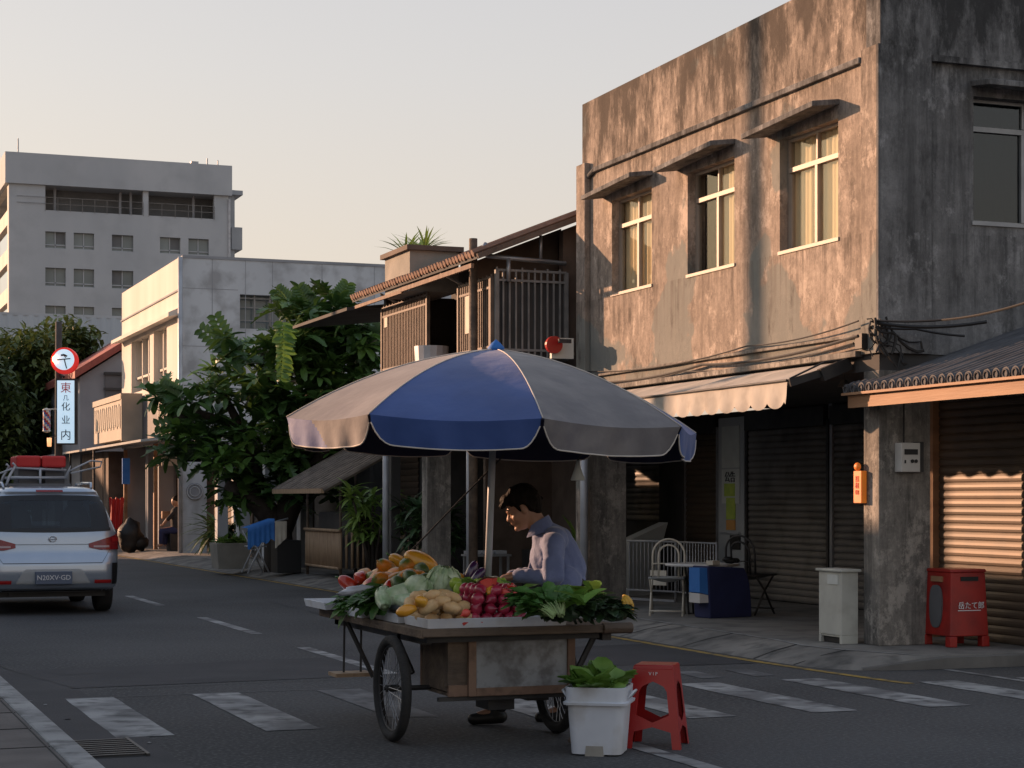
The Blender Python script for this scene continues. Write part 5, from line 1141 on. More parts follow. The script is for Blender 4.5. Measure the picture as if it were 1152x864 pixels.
# folding leg / footboard at the left
m = MB(); a = C(409, 700, 12.6); m.tube([(3.5, 12.35, TZ - .04), (3.48, 12.3, .30)], .008, 6); m.tube([(3.62, 12.35, TZ - .04), (3.60, 12.3, .30)], .008, 6); m.bar((3.44, 12.1, TZ - .04), (3.6, 12.0, .30), .04, .02); m.build('strap', 'cable', T)
m = MB(); m.box(3.40, 3.66, 12.2, 12.4, .285, .31); m.build('footboard', 'bamboo', T)
def wheel(y):
    r = .325; w_ = MB(); w_.tube([(0, r * .94 * math.cos(2 * PI * k / 48), r * .94 * math.sin(2 * PI * k / 48)) for k in range(48)], .022, 10, closed=True); return w_
for i, (wx, wy_) in enumerate(((3.42, 11.0), (4.52, 11.02))):
    t = bpy.data.objects.new('wheel', None); COL.objects.link(t); t.parent = T; t.location = Vector((wx, wy_, .327)) - wloc(T)
    c = Vector((wx, wy_, .327)); 
    m = MB(); m.tube([c + Vector((0, .296 * math.cos(2 * PI * k / 56), .296 * math.sin(2 * PI * k / 56))) for k in range(56)], .032, 12, closed=True); m.build('tyre', 'tyre', t, smooth=True)
    m = MB(); m.tube([c + Vector((0, .262 * math.cos(2 * PI * k / 56), .262 * math.sin(2 * PI * k / 56))) for k in range(56)], .009, 8, closed=True); m.build('rim', 'darkmetal', t, smooth=True)
    m = MB()
    for k in range(28):
        a = 2 * PI * k / 28; b = a + (.45 if k % 2 else -.45); o = .028 if k % 4 < 2 else -.028
        m.tube([c + Vector((o, .022 * math.cos(b), .022 * math.sin(b))), c + Vector((0, .26 * math.cos(a), .26 * math.sin(a)))], .0022, 5)
    m.build('spokes', 'steel', t)
    m = MB(); m.cyl(c + Vector((-.04, 0, 0)), c + Vector((.04, 0, 0)), .022, .022, 12); m.cyl(c + Vector((-.05, 0, 0)), c + Vector((.05, 0, 0)), .009, .009, 8); m.build('hub', 'darkmetal', t, smooth=True, autosm=40)

# trays -----------------------------------------------------------
def tray(label, x0, x1, y0, y1, z, h=.058, group=None, t=.012, nm='foam_tray', mt='foam'):
    m = MB(); e = .012
    m.hexa([(x0 + e, y0 + e, z), (x1 - e, y0 + e, z), (x1 - e, y1 - e, z), (x0 + e, y1 - e, z), (x0 + e, y0 + e, z + .01), (x1 - e, y0 + e, z + .01), (x1 - e, y1 - e, z + .01), (x0 + e, y1 - e, z + .01)])
    O0 = [(x0 + e, y0 + e), (x1 - e, y0 + e), (x1 - e, y1 - e), (x0 + e, y1 - e)]; O1 = [(x0, y0), (x1, y0), (x1, y1), (x0, y1)]
    I0 = [(x0 + e + t, y0 + e + t), (x1 - e - t, y0 + e + t), (x1 - e - t, y1 - e - t), (x0 + e + t, y1 - e - t)]; I1 = [(x0 + t, y0 + t), (x1 - t, y0 + t), (x1 - t, y1 - t), (x0 + t, y1 - t)]
    vs = [(*p, z) for p in O0] + [(*p, z + h) for p in O1] + [(*p, z + h) for p in I1] + [(*p, z + .01) for p in I0]; fs = []
    for r_ in range(3):
        for k in range(4): fs.append((r_ * 4 + k, r_ * 4 + (k + 1) % 4, r_ * 4 + 4 + (k + 1) % 4, r_ * 4 + 4 + k))
    m.add(vs, fs); o = m.build(nm, mt, bevel=.003); return tag(o, label, 'tray', group)
tray('long white foam tray along the front edge of the cart holding roots and onions', 3.49, 4.40, 10.53, 11.0, TZ + .001)
tray('short white foam tray at the left edge of the cart in front of the cabbages', 3.47, 4.0, 11.06, 11.55, TZ + .001)
tray('white foam tray at the far left end of the cart under the leafy greens', 3.40, 3.85, 11.62, 12.2, TZ + .001)
tray('white foam tray sticking out at the far left corner of the cart', 3.33, 3.80, 12.25, 12.80, TZ + .02, .05)
m = MB(); m.ell(C(497, 704, 11.1) + Vector((0, 0, 0.018)), (.001, .001, .001)); 
m = MB(); q = Vector((3.74, 10.537, TZ + .035)); m.obox(q, .05, .004, .018, 0, 0, -.6); m.obox(q + Vector((.1, 0, 0)), .012, .004, .01, 0, 0, .3); tag(m.build('stain', 'ink_red'), 'small red smear on the front of the long foam tray', 'stain')
def crate(label, x0, x1, y0, y1, z, h):
    m = MB(); m.box(x0, x1, y0, y1, z, z + .01)
    for k in range(3): zz = z + .005 + k * (h / 3); hh = h / 3 - .008; m.box(x0, x1, y0 - .008, y0, zz, zz + hh); m.box(x0, x1, y1, y1 + .008, zz, zz + hh); m.box(x0 - .008, x0, y0, y1, zz, zz + hh); m.box(x1, x1 + .008, y0, y1, zz, zz + hh)
    tag(m.build('wooden_crate', 'woodold'), label, 'crate')
crate('slatted wooden crate under the heap of papayas', 3.55, 4.12, 11.62, 12.55, TZ + .06, .10)

# produce ---------------------------------------------------------
def proto(name, mt, fn, smooth=True):
    m = MB(); fn(m); return m.build(name, mt, smooth=smooth, loc=(0, 0, 0))
first = {}
def item(key, name, mt, fn, loc, rot, label, cat, group=None, sc_=1.0):
    if key not in first: first[key] = o = proto(name, mt, fn)
    else: o = first[key].copy(); COL.objects.link(o)
    o.location = loc; o.rotation_euler = rot; o.scale = (sc_,) * 3; return tag(o, label, cat, group)
def rr(): return (ru(0, 6.3), ru(0, 6.3), ru(0, 6.3))
def heap(key, name, mt, fn, label, cat, group, x0, x1, y0, y1, z0, r, layers, tiltf=None, slope=0.55, sj=.12):
    for l in range(layers):
        ins = l * r * slope; nx = max(1, int((x1 - x0 - 2 * ins) / (2 * r))); ny = max(1, int((y1 - y0 - 2 * ins) / (2 * r)))
        if l and (x1 - x0 - 2 * ins < r or y1 - y0 - 2 * ins < r): break
        for i in range(nx):
            for j in range(ny):
                if l < layers - 2 and 0 < i < nx - 1 and 0 < j < ny - 1: continue
                x = x0 + ins + r + (x1 - x0 - 2 * ins - 2 * r) * (i / (nx - 1) if nx > 1 else .5); y = y0 + ins + r + (y1 - y0 - 2 * ins - 2 * r) * (j / (ny - 1) if ny > 1 else .5)
                item(key, name, mt, fn, (x + ru(-.2, .2) * r, y + ru(-.2, .2) * r, z0 + r + l * r * 1.5 + ru(-.1, .1) * r), tiltf() if tiltf else rr(), label, cat, group, ru(1 - sj, 1 + sj))
def f_onion(m):
    m.lathe([(.0005, -.042), (.012, -.040), (.028, -.030), (.037, -.010), (.036, .010), (.024, .028), (.010, .040), (.006, .052), (.0005, .058)], n=16)
    for k in range(6): a = k; m.tube([(0, 0, -.040), (.008 * math.cos(a), .008 * math.sin(a), -.052)], .0012, 4)
def f_potato(m): m.ell((0, 0, 0), (.062, .036, .034), nu=16, nv=10, bumpy=.16, bs=1.6)
def f_mango(m): m.ell((0, 0, 0), (.085, .055, .052), nu=18, nv=12, bumpy=.10, bs=1.5); m.cyl((.08, 0, .0), (.097, 0, .004), .005, .004, 6)
def f_papaya(m): m.ell((0, 0, 0), (.115, .062, .060), nu=20, nv=12, fn=lambda d: 1 + .12 * d.x + .03 * math.cos(5 * math.atan2(d.z, d.y))); m.cyl((.12, 0, 0), (.14, 0, 0), .007, .006, 6)
def f_pepper(m):
    m.ell((0, 0, 0), (.085, .050, .050), nu=24, nv=12, fn=lambda d: 1 + .10 * math.cos(4 * math.atan2(d.z, d.y)) * (1 - abs(d.x)) + .15 * d.x); m.tube([(.088, 0, 0), (.11, 0, .01), (.12, .01, .02)], .008, 6, mi=1)
def f_lime(m): m.ell((0, 0, 0), (.034, .029, .029), nu=12, nv=8, fn=lambda d: 1 + .12 * abs(d.x) ** 8)
def f_egg(m): m.ell((0, 0, 0), (.10, .038, .038), nu=16, nv=12, fn=lambda d: 1 + .25 * d.x); m.cyl((-.092, 0, 0), (-.12, 0, .01), .014, .008, 8, mi=1); 
def f_cabbage(m):
    m.ell((0, 0, 0), (.098, .098, .085), nu=32, nv=20, bumpy=.07, bs=3.0)
    for k in range(9):
        a = 2 * PI * k / 9 + ru(-.2, .2); rows = []
        for i in range(6):
            e = -.5 + 1.75 * i / 5; w = .75 * math.sin(PI * (.15 + .7 * i / 5)); row = []
            for j in range(7):
                b = a + w * (j / 3 - 1) * .75; rr_ = .104 + .006 * math.sin(b * 9 + k) + .014 * (i / 5) * abs(j / 3 - 1)
                row.append((rr_ * math.cos(e) * math.cos(b), rr_ * math.cos(e) * math.sin(b), rr_ * .88 * math.sin(e)))
            rows.append(row)
        m.grid(rows)
def f_napa(m):
    for k in range(26):
        a = 2.4 * k; l = 1 - k / 50; rows = []
        for i in range(6):
            t = i / 5; rad = (.022 + .05 * math.sin(PI * min(1, t * .75 + .1))) * l; w = .75; row = []
            for j in range(5): b = a + w * (j / 2 - 1); q = rad + .006 * math.sin(j * 3 + i * 2 + k) * t; row.append((-.12 + .27 * t * l, q * math.cos(b), q * math.sin(b)))
            rows.append(row)
        m.grid(rows)
    m.ell((0, 0, 0), (.12, .055, .055))
def f_gourd(m): m.ell((0, 0, 0), (.14, .043, .043), nu=20, nv=14, fn=lambda d: 1 - .12 * d.x); m.cyl((.138, 0, 0), (.155, 0, .004), .008, .006, 6)
def leafy(m, n, L, Wd, stem=.5, spread=.5, mi_leaf=0, mi_st=1, ruffle=.06, flat_=0):
    for k in range(n):
        a = ru(-spread, spread); e = ru(-.1, .35) if flat_ else ru(-.15, .45) + abs(ru(0, .25)); d = Vector((math.cos(a) * math.cos(e), math.sin(a) * math.cos(e), math.sin(e))); y0 = ru(-.02, .02); l = L * ru(.75, 1.1)
        b = Vector((0, y0, ru(0, .04))); s_ = b + d * l * stem
        m.tube([b, b + d * l * stem * .5 + UV * .006, s_], [.0045, .004, .003], 5, mi=mi_st); m.leaf(s_ - d * .02, d, (0, ru(-.3, .3), 1), l * (1 - stem) + .03, Wd * ru(.8, 1.2), ru(.2, .6), 5, mi=mi_leaf, fold=.12, ruffle=ruffle)

def f_greens(m): leafy(m, 34, .26, .075, .35, 1.0)
def f_darkb(m): leafy(m, 34, .24, .055, .3, 1.3, ruffle=.12)
def flat(): return (ru(-.35, .35), ru(-.35, .35), ru(0, 6.3))
GP = 'on the vegetable cart'
heap('onion', 'red_onion', 'onion', f_onion, 'dark red onion in the heap at the front of the cart', 'onion', 'red onions in the long front tray', 3.78, 4.16, 10.56, 10.98, TZ + .012, .037, 4, None, .45)
heap('potato', 'potato', 'potato', f_potato, 'yellowish root vegetable in the front left heap on the cart', 'potato', 'pale yellow roots in the long front tray', 3.50, 3.79, 10.56, 10.98, TZ + .012, .042, 3, flat, .5)
for k, (px_, py_, D) in enumerate([(461, 680, 11.05), (482, 683, 11.0), (468, 672, 11.15), (508, 684, 11.05), (495, 678, 11.1), (485, 672, 11.15)]):
    item('potato', 'potato', 'potato', f_potato, C(px_, py_, D), (ru(-.3, .3), ru(-.6, .6), ru(0, 6)), 'yellowish root vegetable in the front left heap on the cart', 'potato', 'pale yellow roots in the long front tray', 1.1)
for k, (px_, py_, z_, lab) in enumerate([(488, 676, .1, 'orange root lying between the pale yellow roots'), (471, 686, .3, 'second orange root at the tray corner beside the pale yellow roots')]):
    item('mangoy', 'orange_root', 'pepper_yellow', f_potato, C(px_ - 14, py_ + 1, 10.98), (0, .3, z_ * 9), lab, 'root', None, 1.05)
item('onionp', 'cut_onion', 'melonflesh', f_onion, C(524, 690, 10.98), rr(), 'small pink root at the border between pale roots and red onions', 'root', None, .7)
item('gourd', 'green_gourd', 'gourd', f_gourd, C(497, 672, 11.5), (0, .12, -TH + .12), 'dark green gourd lying behind the pale yellow roots', 'gourd')
item('gourd', 'green_gourd', 'gourd', f_gourd, C(438, 664, 12.2), (0, -.2, -TH - .6), 'dark green gourd at the left beneath the papaya heap', 'gourd', None, .8)
# raised support under middle goods
tray('upturned white foam tray supporting the cabbages in the middle of the cart', 3.56, 4.12, 11.06, 11.58, TZ + .062, .055)
item('cab', 'cabbage', 'cabbage', f_cabbage, C(499, 655, 11.85), (.2, .1, 0), 'pale green round cabbage in the middle of the cart', 'cabbage', None, 1.06)
item('cab', 'cabbage', 'cabbage', f_cabbage, C(471, 663, 11.75), (.5, -.4, 2), 'whitish cabbage left of the biggest cabbage', 'cabbage', None, .9)
item('napa', 'napa_cabbage', 'cabbage', f_napa, C(450, 669, 11.75), (0, -.15, -TH + .5), 'napa cabbage leaning left beside the short foam tray', 'cabbage')
item('napa', 'napa_cabbage', 'cabbage', f_napa, C(432, 674, 11.7), (0, -.5, -TH + 1.7), 'smaller napa cabbage with white stem at the left tray', 'cabbage', None, .8)
item('napa', 'napa_cabbage', 'cabbage', f_napa, C(459, 676, 11.45), (0, .1, -TH - .2), 'yellow green napa cabbage just above the pale yellow roots', 'cabbage', None, .7)
# papayas & mangoes heap
lab_p = 'orange and green papaya in the back left heap'; gp = 'papayas heaped at the back left of the cart'
heap('papaya', 'papaya', 'papaya', f_papaya, lab_p, 'papaya', gp, 3.58, 4.10, 11.66, 12.5, TZ + .07, .062, 2, flat, .5)
for (px_, py_, D, s_) in [(463, 637, 12.5, 1.15), (445, 648, 12.5, 1), (430, 655, 12.3, 1), (470, 650, 12.2, .9), (455, 652, 12.1, .9), (438, 641, 12.7, .9)]:
    item('papaya', 'papaya', 'papaya', f_papaya, C(px_, py_, D), (ru(0, 6), ru(-.7, .1), ru(0, 6)), lab_p, 'papaya', gp, s_)
for (px_, py_, D, lab) in [(474, 641, 12.35, 'dark green mango near the top of the papaya heap'), (447, 656, 11.95, 'dark green mango at the front of the papaya heap'), (478, 653, 12.1, 'dull green mango beside the biggest cabbage'), (461, 649, 11.95, 'mottled green mango in the middle of the papaya heap')]:
    item('mango', 'mango', 'mango_green', f_mango, C(px_, py_, D), (ru(0, 6), ru(-.5, .5), ru(0, 6)), lab, 'mango', None, .9)
item('papayaX', 'papaya', 'pepper_yellow', f_papaya, C(472, 632, 12.5), (0, .5, -TH + .2), 'curved orange papaya on top of the heap', 'papaya', None, 1.15)
for (px_, py_, D, lab, mk) in [(406, 650, 12.75, 'glossy red pepper right of the leftmost pepper', 'pepper'), (393, 658, 12.8, 'leftmost glossy red pepper above the leafy greens', 'pepper'), (432, 640, 12.8, 'red pepper behind the papaya heap', 'pepper'), (422, 650, 12.75, 'yellow pepper beside the red peppers', 'pepper_yellow'), (450, 634, 12.8, 'orange yellow pepper high on the papaya heap', 'pepper_yellow'), (415, 661, 12.35, 'red pepper lying low above the leafy greens', 'pepper'), (440, 660, 12.0, 'red pepper in front of the papayas', 'pepper')]:
    item(mk, 'bell_pepper', [mk, 'leafgreen'], f_pepper, C(px_, py_, D), (ru(0, 3), ru(-.8, .2), ru(0, 6)), lab, 'pepper', None, .95)
m = MB(); m.ell((0, 0, 0), (.13, .045, .03), nu=20, nv=12, bumpy=.5, bs=3); o = tag(m.build('wrapped_bundle', 'wrapper', loc=(0, 0, 0), smooth=True), 'clear wrapped bundle lying above the leafy greens', 'bundle'); o.location = C(404, 664, 12.3); o.rotation_euler = (0, -.15, -TH)
# base heap of greens at left
for i, (px_, py_, D, a, lab) in enumerate([(410, 682, 12.0, 3.4, 'bunch of leafy greens hanging over the left end of the cart'), (392, 684, 12.5, 3.9, 'leafy greens nearest the left corner of the cart'), (425, 678, 11.9, 2.9, 'bunch of leafy greens left of the napa cabbage'), (400, 676, 12.6, 3.1, 'bunch of leafy greens below the leftmost red pepper'), (418, 671, 12.4, 4.2, 'leafy greens below the wrapped bundle'), (430, 668, 12.2, 3.6, 'leafy greens tucked against the papaya heap')]):
    random.seed(50 + i); m = MB(); leafy(m, 34, .17, .075, .3, 1.8, ruffle=.08); o = tag(m.build('leafy_greens', ['leafgreen', 'stalk'], loc=(0, 0, 0)), lab, 'greens'); o.location = C(px_, py_, D) + RV * .06; o.rotation_euler = (0, .2, a - TH)
# limes, yellow bits
heap('lime', 'lime', 'lime', f_lime, 'light green lime beside the umbrella pole', 'lime', 'limes beside the umbrella pole', 3.9, 4.25, 11.05, 11.5, TZ + .065, .031, 4, None, .35)
for i, (px_, py_, D, mk, key, f, lab, nm, cat, s_) in enumerate([
    (513, 657, 11.7, 'lime', 'lime', f_lime, 'large lime right of the biggest cabbage', 'lime', 'lime', 1.5), (517, 664, 11.6, 'lime', 'lime', f_lime, 'large lime in front of the eggplant', 'lime', 'lime', 1.4),
    (536, 668, 11.4, 'pepper_yellow', 'pepper_yellow', f_pepper, 'yellow pepper at the foot of the umbrella pole', 'bell_pepper', 'pepper', .6), (553, 665, 11.4, 'pepper_yellow', 'pepper_yellow', f_pepper, 'small yellow pepper right of the umbrella pole', 'bell_pepper', 'pepper', .6),
    (518, 652, 12.0, 'pepper_yellow', 'pepper_yellow', f_pepper, 'orange pepper left of the eggplant', 'bell_pepper', 'pepper', .6), (575, 662, 11.4, 'pepper', 'pepper', f_pepper, 'small red pepper just below the vendor hands', 'bell_pepper', 'pepper', .55)]):
    item(key, nm, mk if key == 'lime' else [mk, 'leafgreen'], f, C(px_, py_, D), rr(), lab, cat, None, s_)
crate('slatted wooden crate behind the limes under the eggplants', 3.95, 4.28, 11.55, 12.1, TZ + .0, .14)
for (px_, py_, D, a, lab, s_) in [(528, 650, 12.0, 1.2, 'upright dark purple eggplant left of the umbrella pole', .95), (534, 655, 11.9, 1.0, 'dark purple eggplant touching the umbrella pole', .9), (521, 653, 12.05, .7, 'pinkish purple eggplant behind the limes', .85)]:
    item('egg', 'eggplant', ['eggplant', 'leafgreen'], f_egg, C(px_, py_, D), (0, -a, -TH), lab, 'eggplant', None, s_)
# melon wedge
m = MB(); n = 12; rows = []
P = [(0, 0, 0)] + [(.11 * math.cos(a), 0, .11 * math.sin(a)) for a in [R(10) + R(75) * k / 10 for k in range(11)]]
m.prism([(p[0] * .9, p[1], p[2] * .9) for p in P], (0, .09, 0), 0)
m.grid([[(p[0], -.004, p[2]) for p in P[1:]], [(p[0], .094, p[2]) for p in P[1:]]], 1); m.grid([[(p[0] * .9, -.004, p[2] * .9) for p in P[1:]], [(p[0], -.004, p[2]) for p in P[1:]]], 1)
o = tag(m.build('melon_slice', ['melonflesh', 'rind'], loc=(0, 0, 0)), 'red melon wedge under the vendor hands', 'melon'); o.location = C(556, 668, 11.5); o.rotation_euler = (0, -.3, -TH + 2.8)
m = MB(); m.obox((0, 0, 0), .12, .08, .05); o = tag(m.build('melon_slice', ['melonflesh'], loc=(0, 0, 0), bevel=.02), 'flat red melon piece right of the wedge', 'melon'); o.location = C(574, 667, 11.4); o.rotation_euler = (0, .1, -TH)
# choy bundles front right of the tray
for i, (px_, py_, D, dr_, lab) in enumerate([(622, 696, 10.72, (-.95, .30, .2), 'bundle of leafy greens with pale stems lying leftwards over the long tray'), (622, 696, 10.80, (-.7, .50, .3), 'green bundle with pale stems leaning up beside the red onions'), (610, 694, 10.9, (-.6, .55, .3), 'upright green bundle at the right end of the long tray'), (630, 695, 10.85, (-.1, .5, .4), 'green bundle leaning right towards the dark leaf bundles'), (606, 690, 11.05, (-.7, .40, .1), 'broad leaved green bundle in front of the vendor belly')]):
    random.seed(80 + i); m = MB(); leafy(m, 26, .20, .095, .48, .42, flat_=1, ruffle=.10); dv = RV * dr_[0] + UV * dr_[1] + FV * dr_[2]
    o = tag(m.build('green_bundle', ['leafgreen', 'stalk'], loc=(0, 0, 0)), lab, 'greens'); o.location = C(px_, py_, D); o.rotation_euler = dv.to_track_quat('X', 'Z').to_euler()
random.seed(90); m = MB()
for k in range(30): m.leaf((ru(-.2, .2), ru(-.08, .08), ru(-.01, .03)), (ru(-1, 1), ru(-.6, .6), ru(0, .5)), (0, 0, 1), ru(.12, .2), .09, .3, 4, ruffle=.06)
o = tag(m.build('loose_leaves', 'leafbright', loc=(0, 0, 0)), 'loose bright green leaves between the melon and the onions', 'leaves'); o.location = C(553, 671, 11.75); o.rotation_euler = (0, 0, -TH)
# dark bundles right
for i, (px_, py_, D, a, t_, lab) in enumerate([(660, 684, 11.0, .2, -.3, 'dark leafy bundle in the middle of the right end of the cart'), (640, 688, 10.95, 1.8, -.5, 'dark leafy bundle just right of the long foam tray'), (676, 686, 11.05, -.3, -.1, 'dark leafy bundle at the right corner of the cart'), (650, 682, 11.25, 1.1, -.5, 'dark leafy bundle in front of the vendor belt'), (668, 682, 11.25, .6, -.4, 'dark leafy bundle at the back right of the cart'), (688, 690, 10.95, -.1, 0, 'dark leafy bundle touching the yellow bananas'), (630, 690, 11.05, 2.6, -.2, 'dark leafy bundle pressed against the green bundles')]):
    random.seed(100 + i); m = MB(); leafy(m, 40, .135, .065, .2, 2.2, ruffle=.10); m.ell((.02, 0, .01), (.09, .08, .05), bumpy=.4, bs=3, nu=14, nv=8); o = tag(m.build('dark_greens', ['leafdark', 'leafdark'], loc=(0, 0, 0)), lab, 'greens'); o.location = C(px_, py_, D) - UV * .01; o.rotation_euler = (0, t_, a - TH)
for i, (px_, py_, D, a) in enumerate([(668, 671, 11.15, 3.0), (655, 682, 10.8, 2.0), (645, 680, 11.0, .5)]):
    random.seed(120 + i); m = MB()
    for k in range(7): m.leaf((ru(-.03, .03), ru(-.03, .03), ru(0, .02)), (math.cos(k * .5 - 1.5), math.sin(k * .5 - 1.5) * .5, ru(.1, .6)), (0, 0, 1), ru(.14, .2), .1, .35, 5, ruffle=.03)
    o = tag(m.build('lettuce', 'leafbright', loc=(0, 0, 0)), ['bright lettuce leaves on top of the dark bundles', 'bright striped leaves low on the dark bundles', 'bright leaves between the dark bundles and the green bundles'][i], 'lettuce'); o.location = C(px_, py_, D); o.rotation_euler = (0, 0, a - TH)
m = MB(); random.seed(5)
for k in range(9):
    a = -1.2 + k * .3; l = .07 + ru(0, .02); P = [Vector((0, 0, .03)) + Vector((math.cos(a) * l * t, math.sin(a) * .6 * l * t, .012 * (k % 3) - .06 * t * t + .02)) for t in (0, .3, .6, .85, 1)]; m.tube(P, [.006, .014, .015, .011, .004], 7)
o = tag(m.build('banana_bunch', 'banana', loc=(0, 0, 0), smooth=True), 'small yellow banana bunch at the right corner of the cart', 'bananas'); o.location = C(697, 683, 11.05); o.rotation_euler = (0, .3, -TH)

# ================================================================ umbrella
UX, UY = W(547, 12.02); UT = thing('market_umbrella', 'large blue and grey market umbrella shading the vegetable cart', 'umbrella', (UX, UY, TZ))
UR = 1.345; UC = Vector((*W(558, 12.02), 0)); zc_, zr_ = 2.455, 1.965
def upt(phi, t, off=0.0):
    """point on the canopy: phi in camera frame, t = radial fraction"""
    k = (phi - R(-168)) / R(45); f = k - math.floor(k); n0 = R(-168) + math.floor(k) * R(45); a, b = n0, n0 + R(45)
    ca = Vector((math.cos(a), math.sin(a))); cb = Vector((math.cos(b), math.sin(b))); v = ca.lerp(cb, f); sag = .028 * math.sin(PI * f) * t * t
    r = UR * t; x, y = v.x * r, v.y * r
    z = zc_ - (zc_ - zr_) * (.30 * t + .70 * t ** 2.1) - sag - .031 * x + off
    return UC + RV * x + FV * y + UV * z
for k in range(8):
    a0 = R(-168) + k * R(45); mt = 'umb_grey' if k % 2 == 0 else 'umb_blue'; NT, NF = 14, 12
    m = MB(); rows = [[upt(a0 + R(45) * j / NF * .9999, max(t, .02)) for j in range(NF + 1)] for t in [i / NT for i in range(NT + 1)]]
    m.grid(rows, 0); m.grid([[p - UV * .006 for p in r_][::-1] for r_ in rows], 1)
    p_ = m.build('canopy_panel', [mt, 'umb_under'], UT, smooth=True)
    m = MB(); rows = []; NV = 8; NF2 = 40; edge = []
    for i in range(NV + 1):
        row = []
        for j in range(NF2 + 1):
            f = .012 + .976 * j / NF2; p = upt(a0 + R(45) * f * .9999, 1.0); g = min(f, 1 - f); dr = .168 * (1 - max(0, (1 - g / .13)) ** 2.4 * .93) ; out_ = Vector((p.x - UC.x, p.y - UC.y, 0)).normalized()
            wv = .010 * math.sin(f * 14 + k * 2) * i / NV + .008 * math.sin(f * 31 + k) * i / NV; row.append(p + out_ * (.004 - .02 * i / NV + wv) - UV * (dr * i / NV))
        rows.append(row)
        if i == NV: edge = row
    m.grid(rows, 0)
    if k == 0:
        for q_, f_ in enumerate(m.f):
            if (q_ % NF2) < 13 + (q_ // NF2) * .9: m.m[q_] = 2
    # m.grid([[q - Vector((q.x - UC.x, q.y - UC.y, 0)).normalized() * .004 for q in r_][::-1] for r_ in rows], 1); 
    m.grid([[q - Vector((q.x - UC.x, q.y - UC.y, 0)).normalized() * .004 for q in r_][::-1] for r_ in rows], 1); v_ = m.build('valance', [mt, 'umb_under', 'umb_blue'], p_, smooth=True)
    m = MB(); m.tube(edge, .005, 5, cap=False); m.tube([upt(a0, max(.03, i / 12)) + UV * .003 for i in range(13)], .004, 5); m.build('piping', 'piping', p_, smooth=True)
top = upt(0, .02)
base = Vector((UX, UY, TZ)); hub = UC + UV * 2.38
m = MB(); m.tube([base, base.lerp(hub, .5), hub], [.024, .023, .021], 14); m.build('pole', 'steelpale', UT, smooth=True)
m = MB(); m.lathe([(.001, 0), (.05, 0), (.055, .02), (.03, .05), (.001, .075)], UC + UV * (zc_ - .01), 14); m.build('finial', 'bluecloth', UT, smooth=True)
for k in range(8):
    a0 = R(-168) + k * R(45); m = MB(); m.tube([upt(a0, t) - UV * .016 for t in (.02, .2, .4, .6, .8, .98)], .007, 6); r_ = m.build('rib', 'steelpale', UT, smooth=True)
    m = MB(); m.tube([base.lerp(hub, .83), upt(a0, .5) - UV * .02], .005, 6); m.build('strut', 'steelpale', r_)
m = MB(); m.lathe([(.022, -.03), (.04, -.03), (.04, .03), (.022, .03)], base.lerp(hub, .83), 12); m.cyl(hub - UV * .02, hub + UV * .04, .04, .04, 12); m.build('runner', 'darkmetal', UT)
m = MB(); m.cyl(base - UV * .0, base + UV * .14, .034, .034, 12); m.build('socket', 'darkmetal', UT, smooth=True)
# guy cord and hanging lamp
a = upt(R(-60), .72) - UV * .03; m = MB(); m.tube([C(567, 512, 13.0), C(520, 560, 12.95), C(470, 612, 12.85), C(425, 655, 12.75)], .006, 6); tag(m.build('guy_cord', 'cable'), 'thin dark cord running down from the umbrella to the left end of the cart', 'cord')
q = C(650, 518, 11.6); t = thing('hanging_tag', 'small white cone shade hanging on a wire under the right side of the umbrella', 'lamp', tuple(q))
m = MB(); m.lathe([(.008, 0), (.02, -.05), (.045, -.12), (.04, -.125), (.001, -.12)], q, 14); m.build('shade', 'notice_white', t, smooth=True)
m = MB(); m.tube([q, upt(R(-40), .75) - UV * .01], .004, 5); m.build('wire', 'cable', t)

# ================================================================ crate with cabbages, stool
def tub():
    q = G(690, 852); t = thing('white_tub', 'square white plastic tub full of green cabbages beside the cart', 'tub', (q.x, q.y + .17, 0))
    cx, cy = q.x, q.y + .2; H = .40
    def sq(h, z, n=5, cr=.05):
        P = []
        for (sx, sy) in ((1, -1), (1, 1), (-1, 1), (-1, -1)):
            for k in range(n):
                a = math.atan2(sy, sx) - PI / 4 + PI / 2 * k / (n - 1); P.append((sx * (h - cr) + cr * math.cos(a), sy * (h - cr) + cr * math.sin(a), z))
        M_ = Matrix.Translation((cx, cy, 0)) @ Matrix.Rotation(-TH - R(12), 4, 'Z'); return [M_ @ Vector(p) for p in P]
    m = MB(); m.grid([sq(.148, .01), sq(.151, .05), sq(.168, .295), sq(.190, .298), sq(.192, .312), sq(.176, .318), sq(.180, .40), sq(.170, .40), sq(.164, .32), sq(.143, .03)], closed=True); m.poly(sq(.143, .03)); m.poly(sq(.148, .012)[::-1])
    m.build('body', 'whiteplastic', t, smooth=True, autosm=35)
    M_ = Matrix.Translation((cx, cy, 0)) @ Matrix.Rotation(-TH - R(12), 4, 'Z')
    m = MB(); P = [M_ @ Vector(p) for p in ((-.06, -.156, .0), (.05, -.156, .0), (.045, -.156, .06), (-.055, -.156, .06))]; m.prism(P, M_.to_3x3() @ Vector((0, .05, 0))); m.build('foot_notch', 'concrete', t)
    for sx in (-1, 1):
        m = MB(); P = [M_ @ Vector(p) for p in ((sx * .178, -.07, .33), (sx * .21, -.05, .37), (sx * .21, .05, .37), (sx * .178, .07, .33))]; m.tube(P, .008, 6); m.build('handle', 'whiteplastic', t, smooth=True)
    return cx, cy
cx, cy = tub()
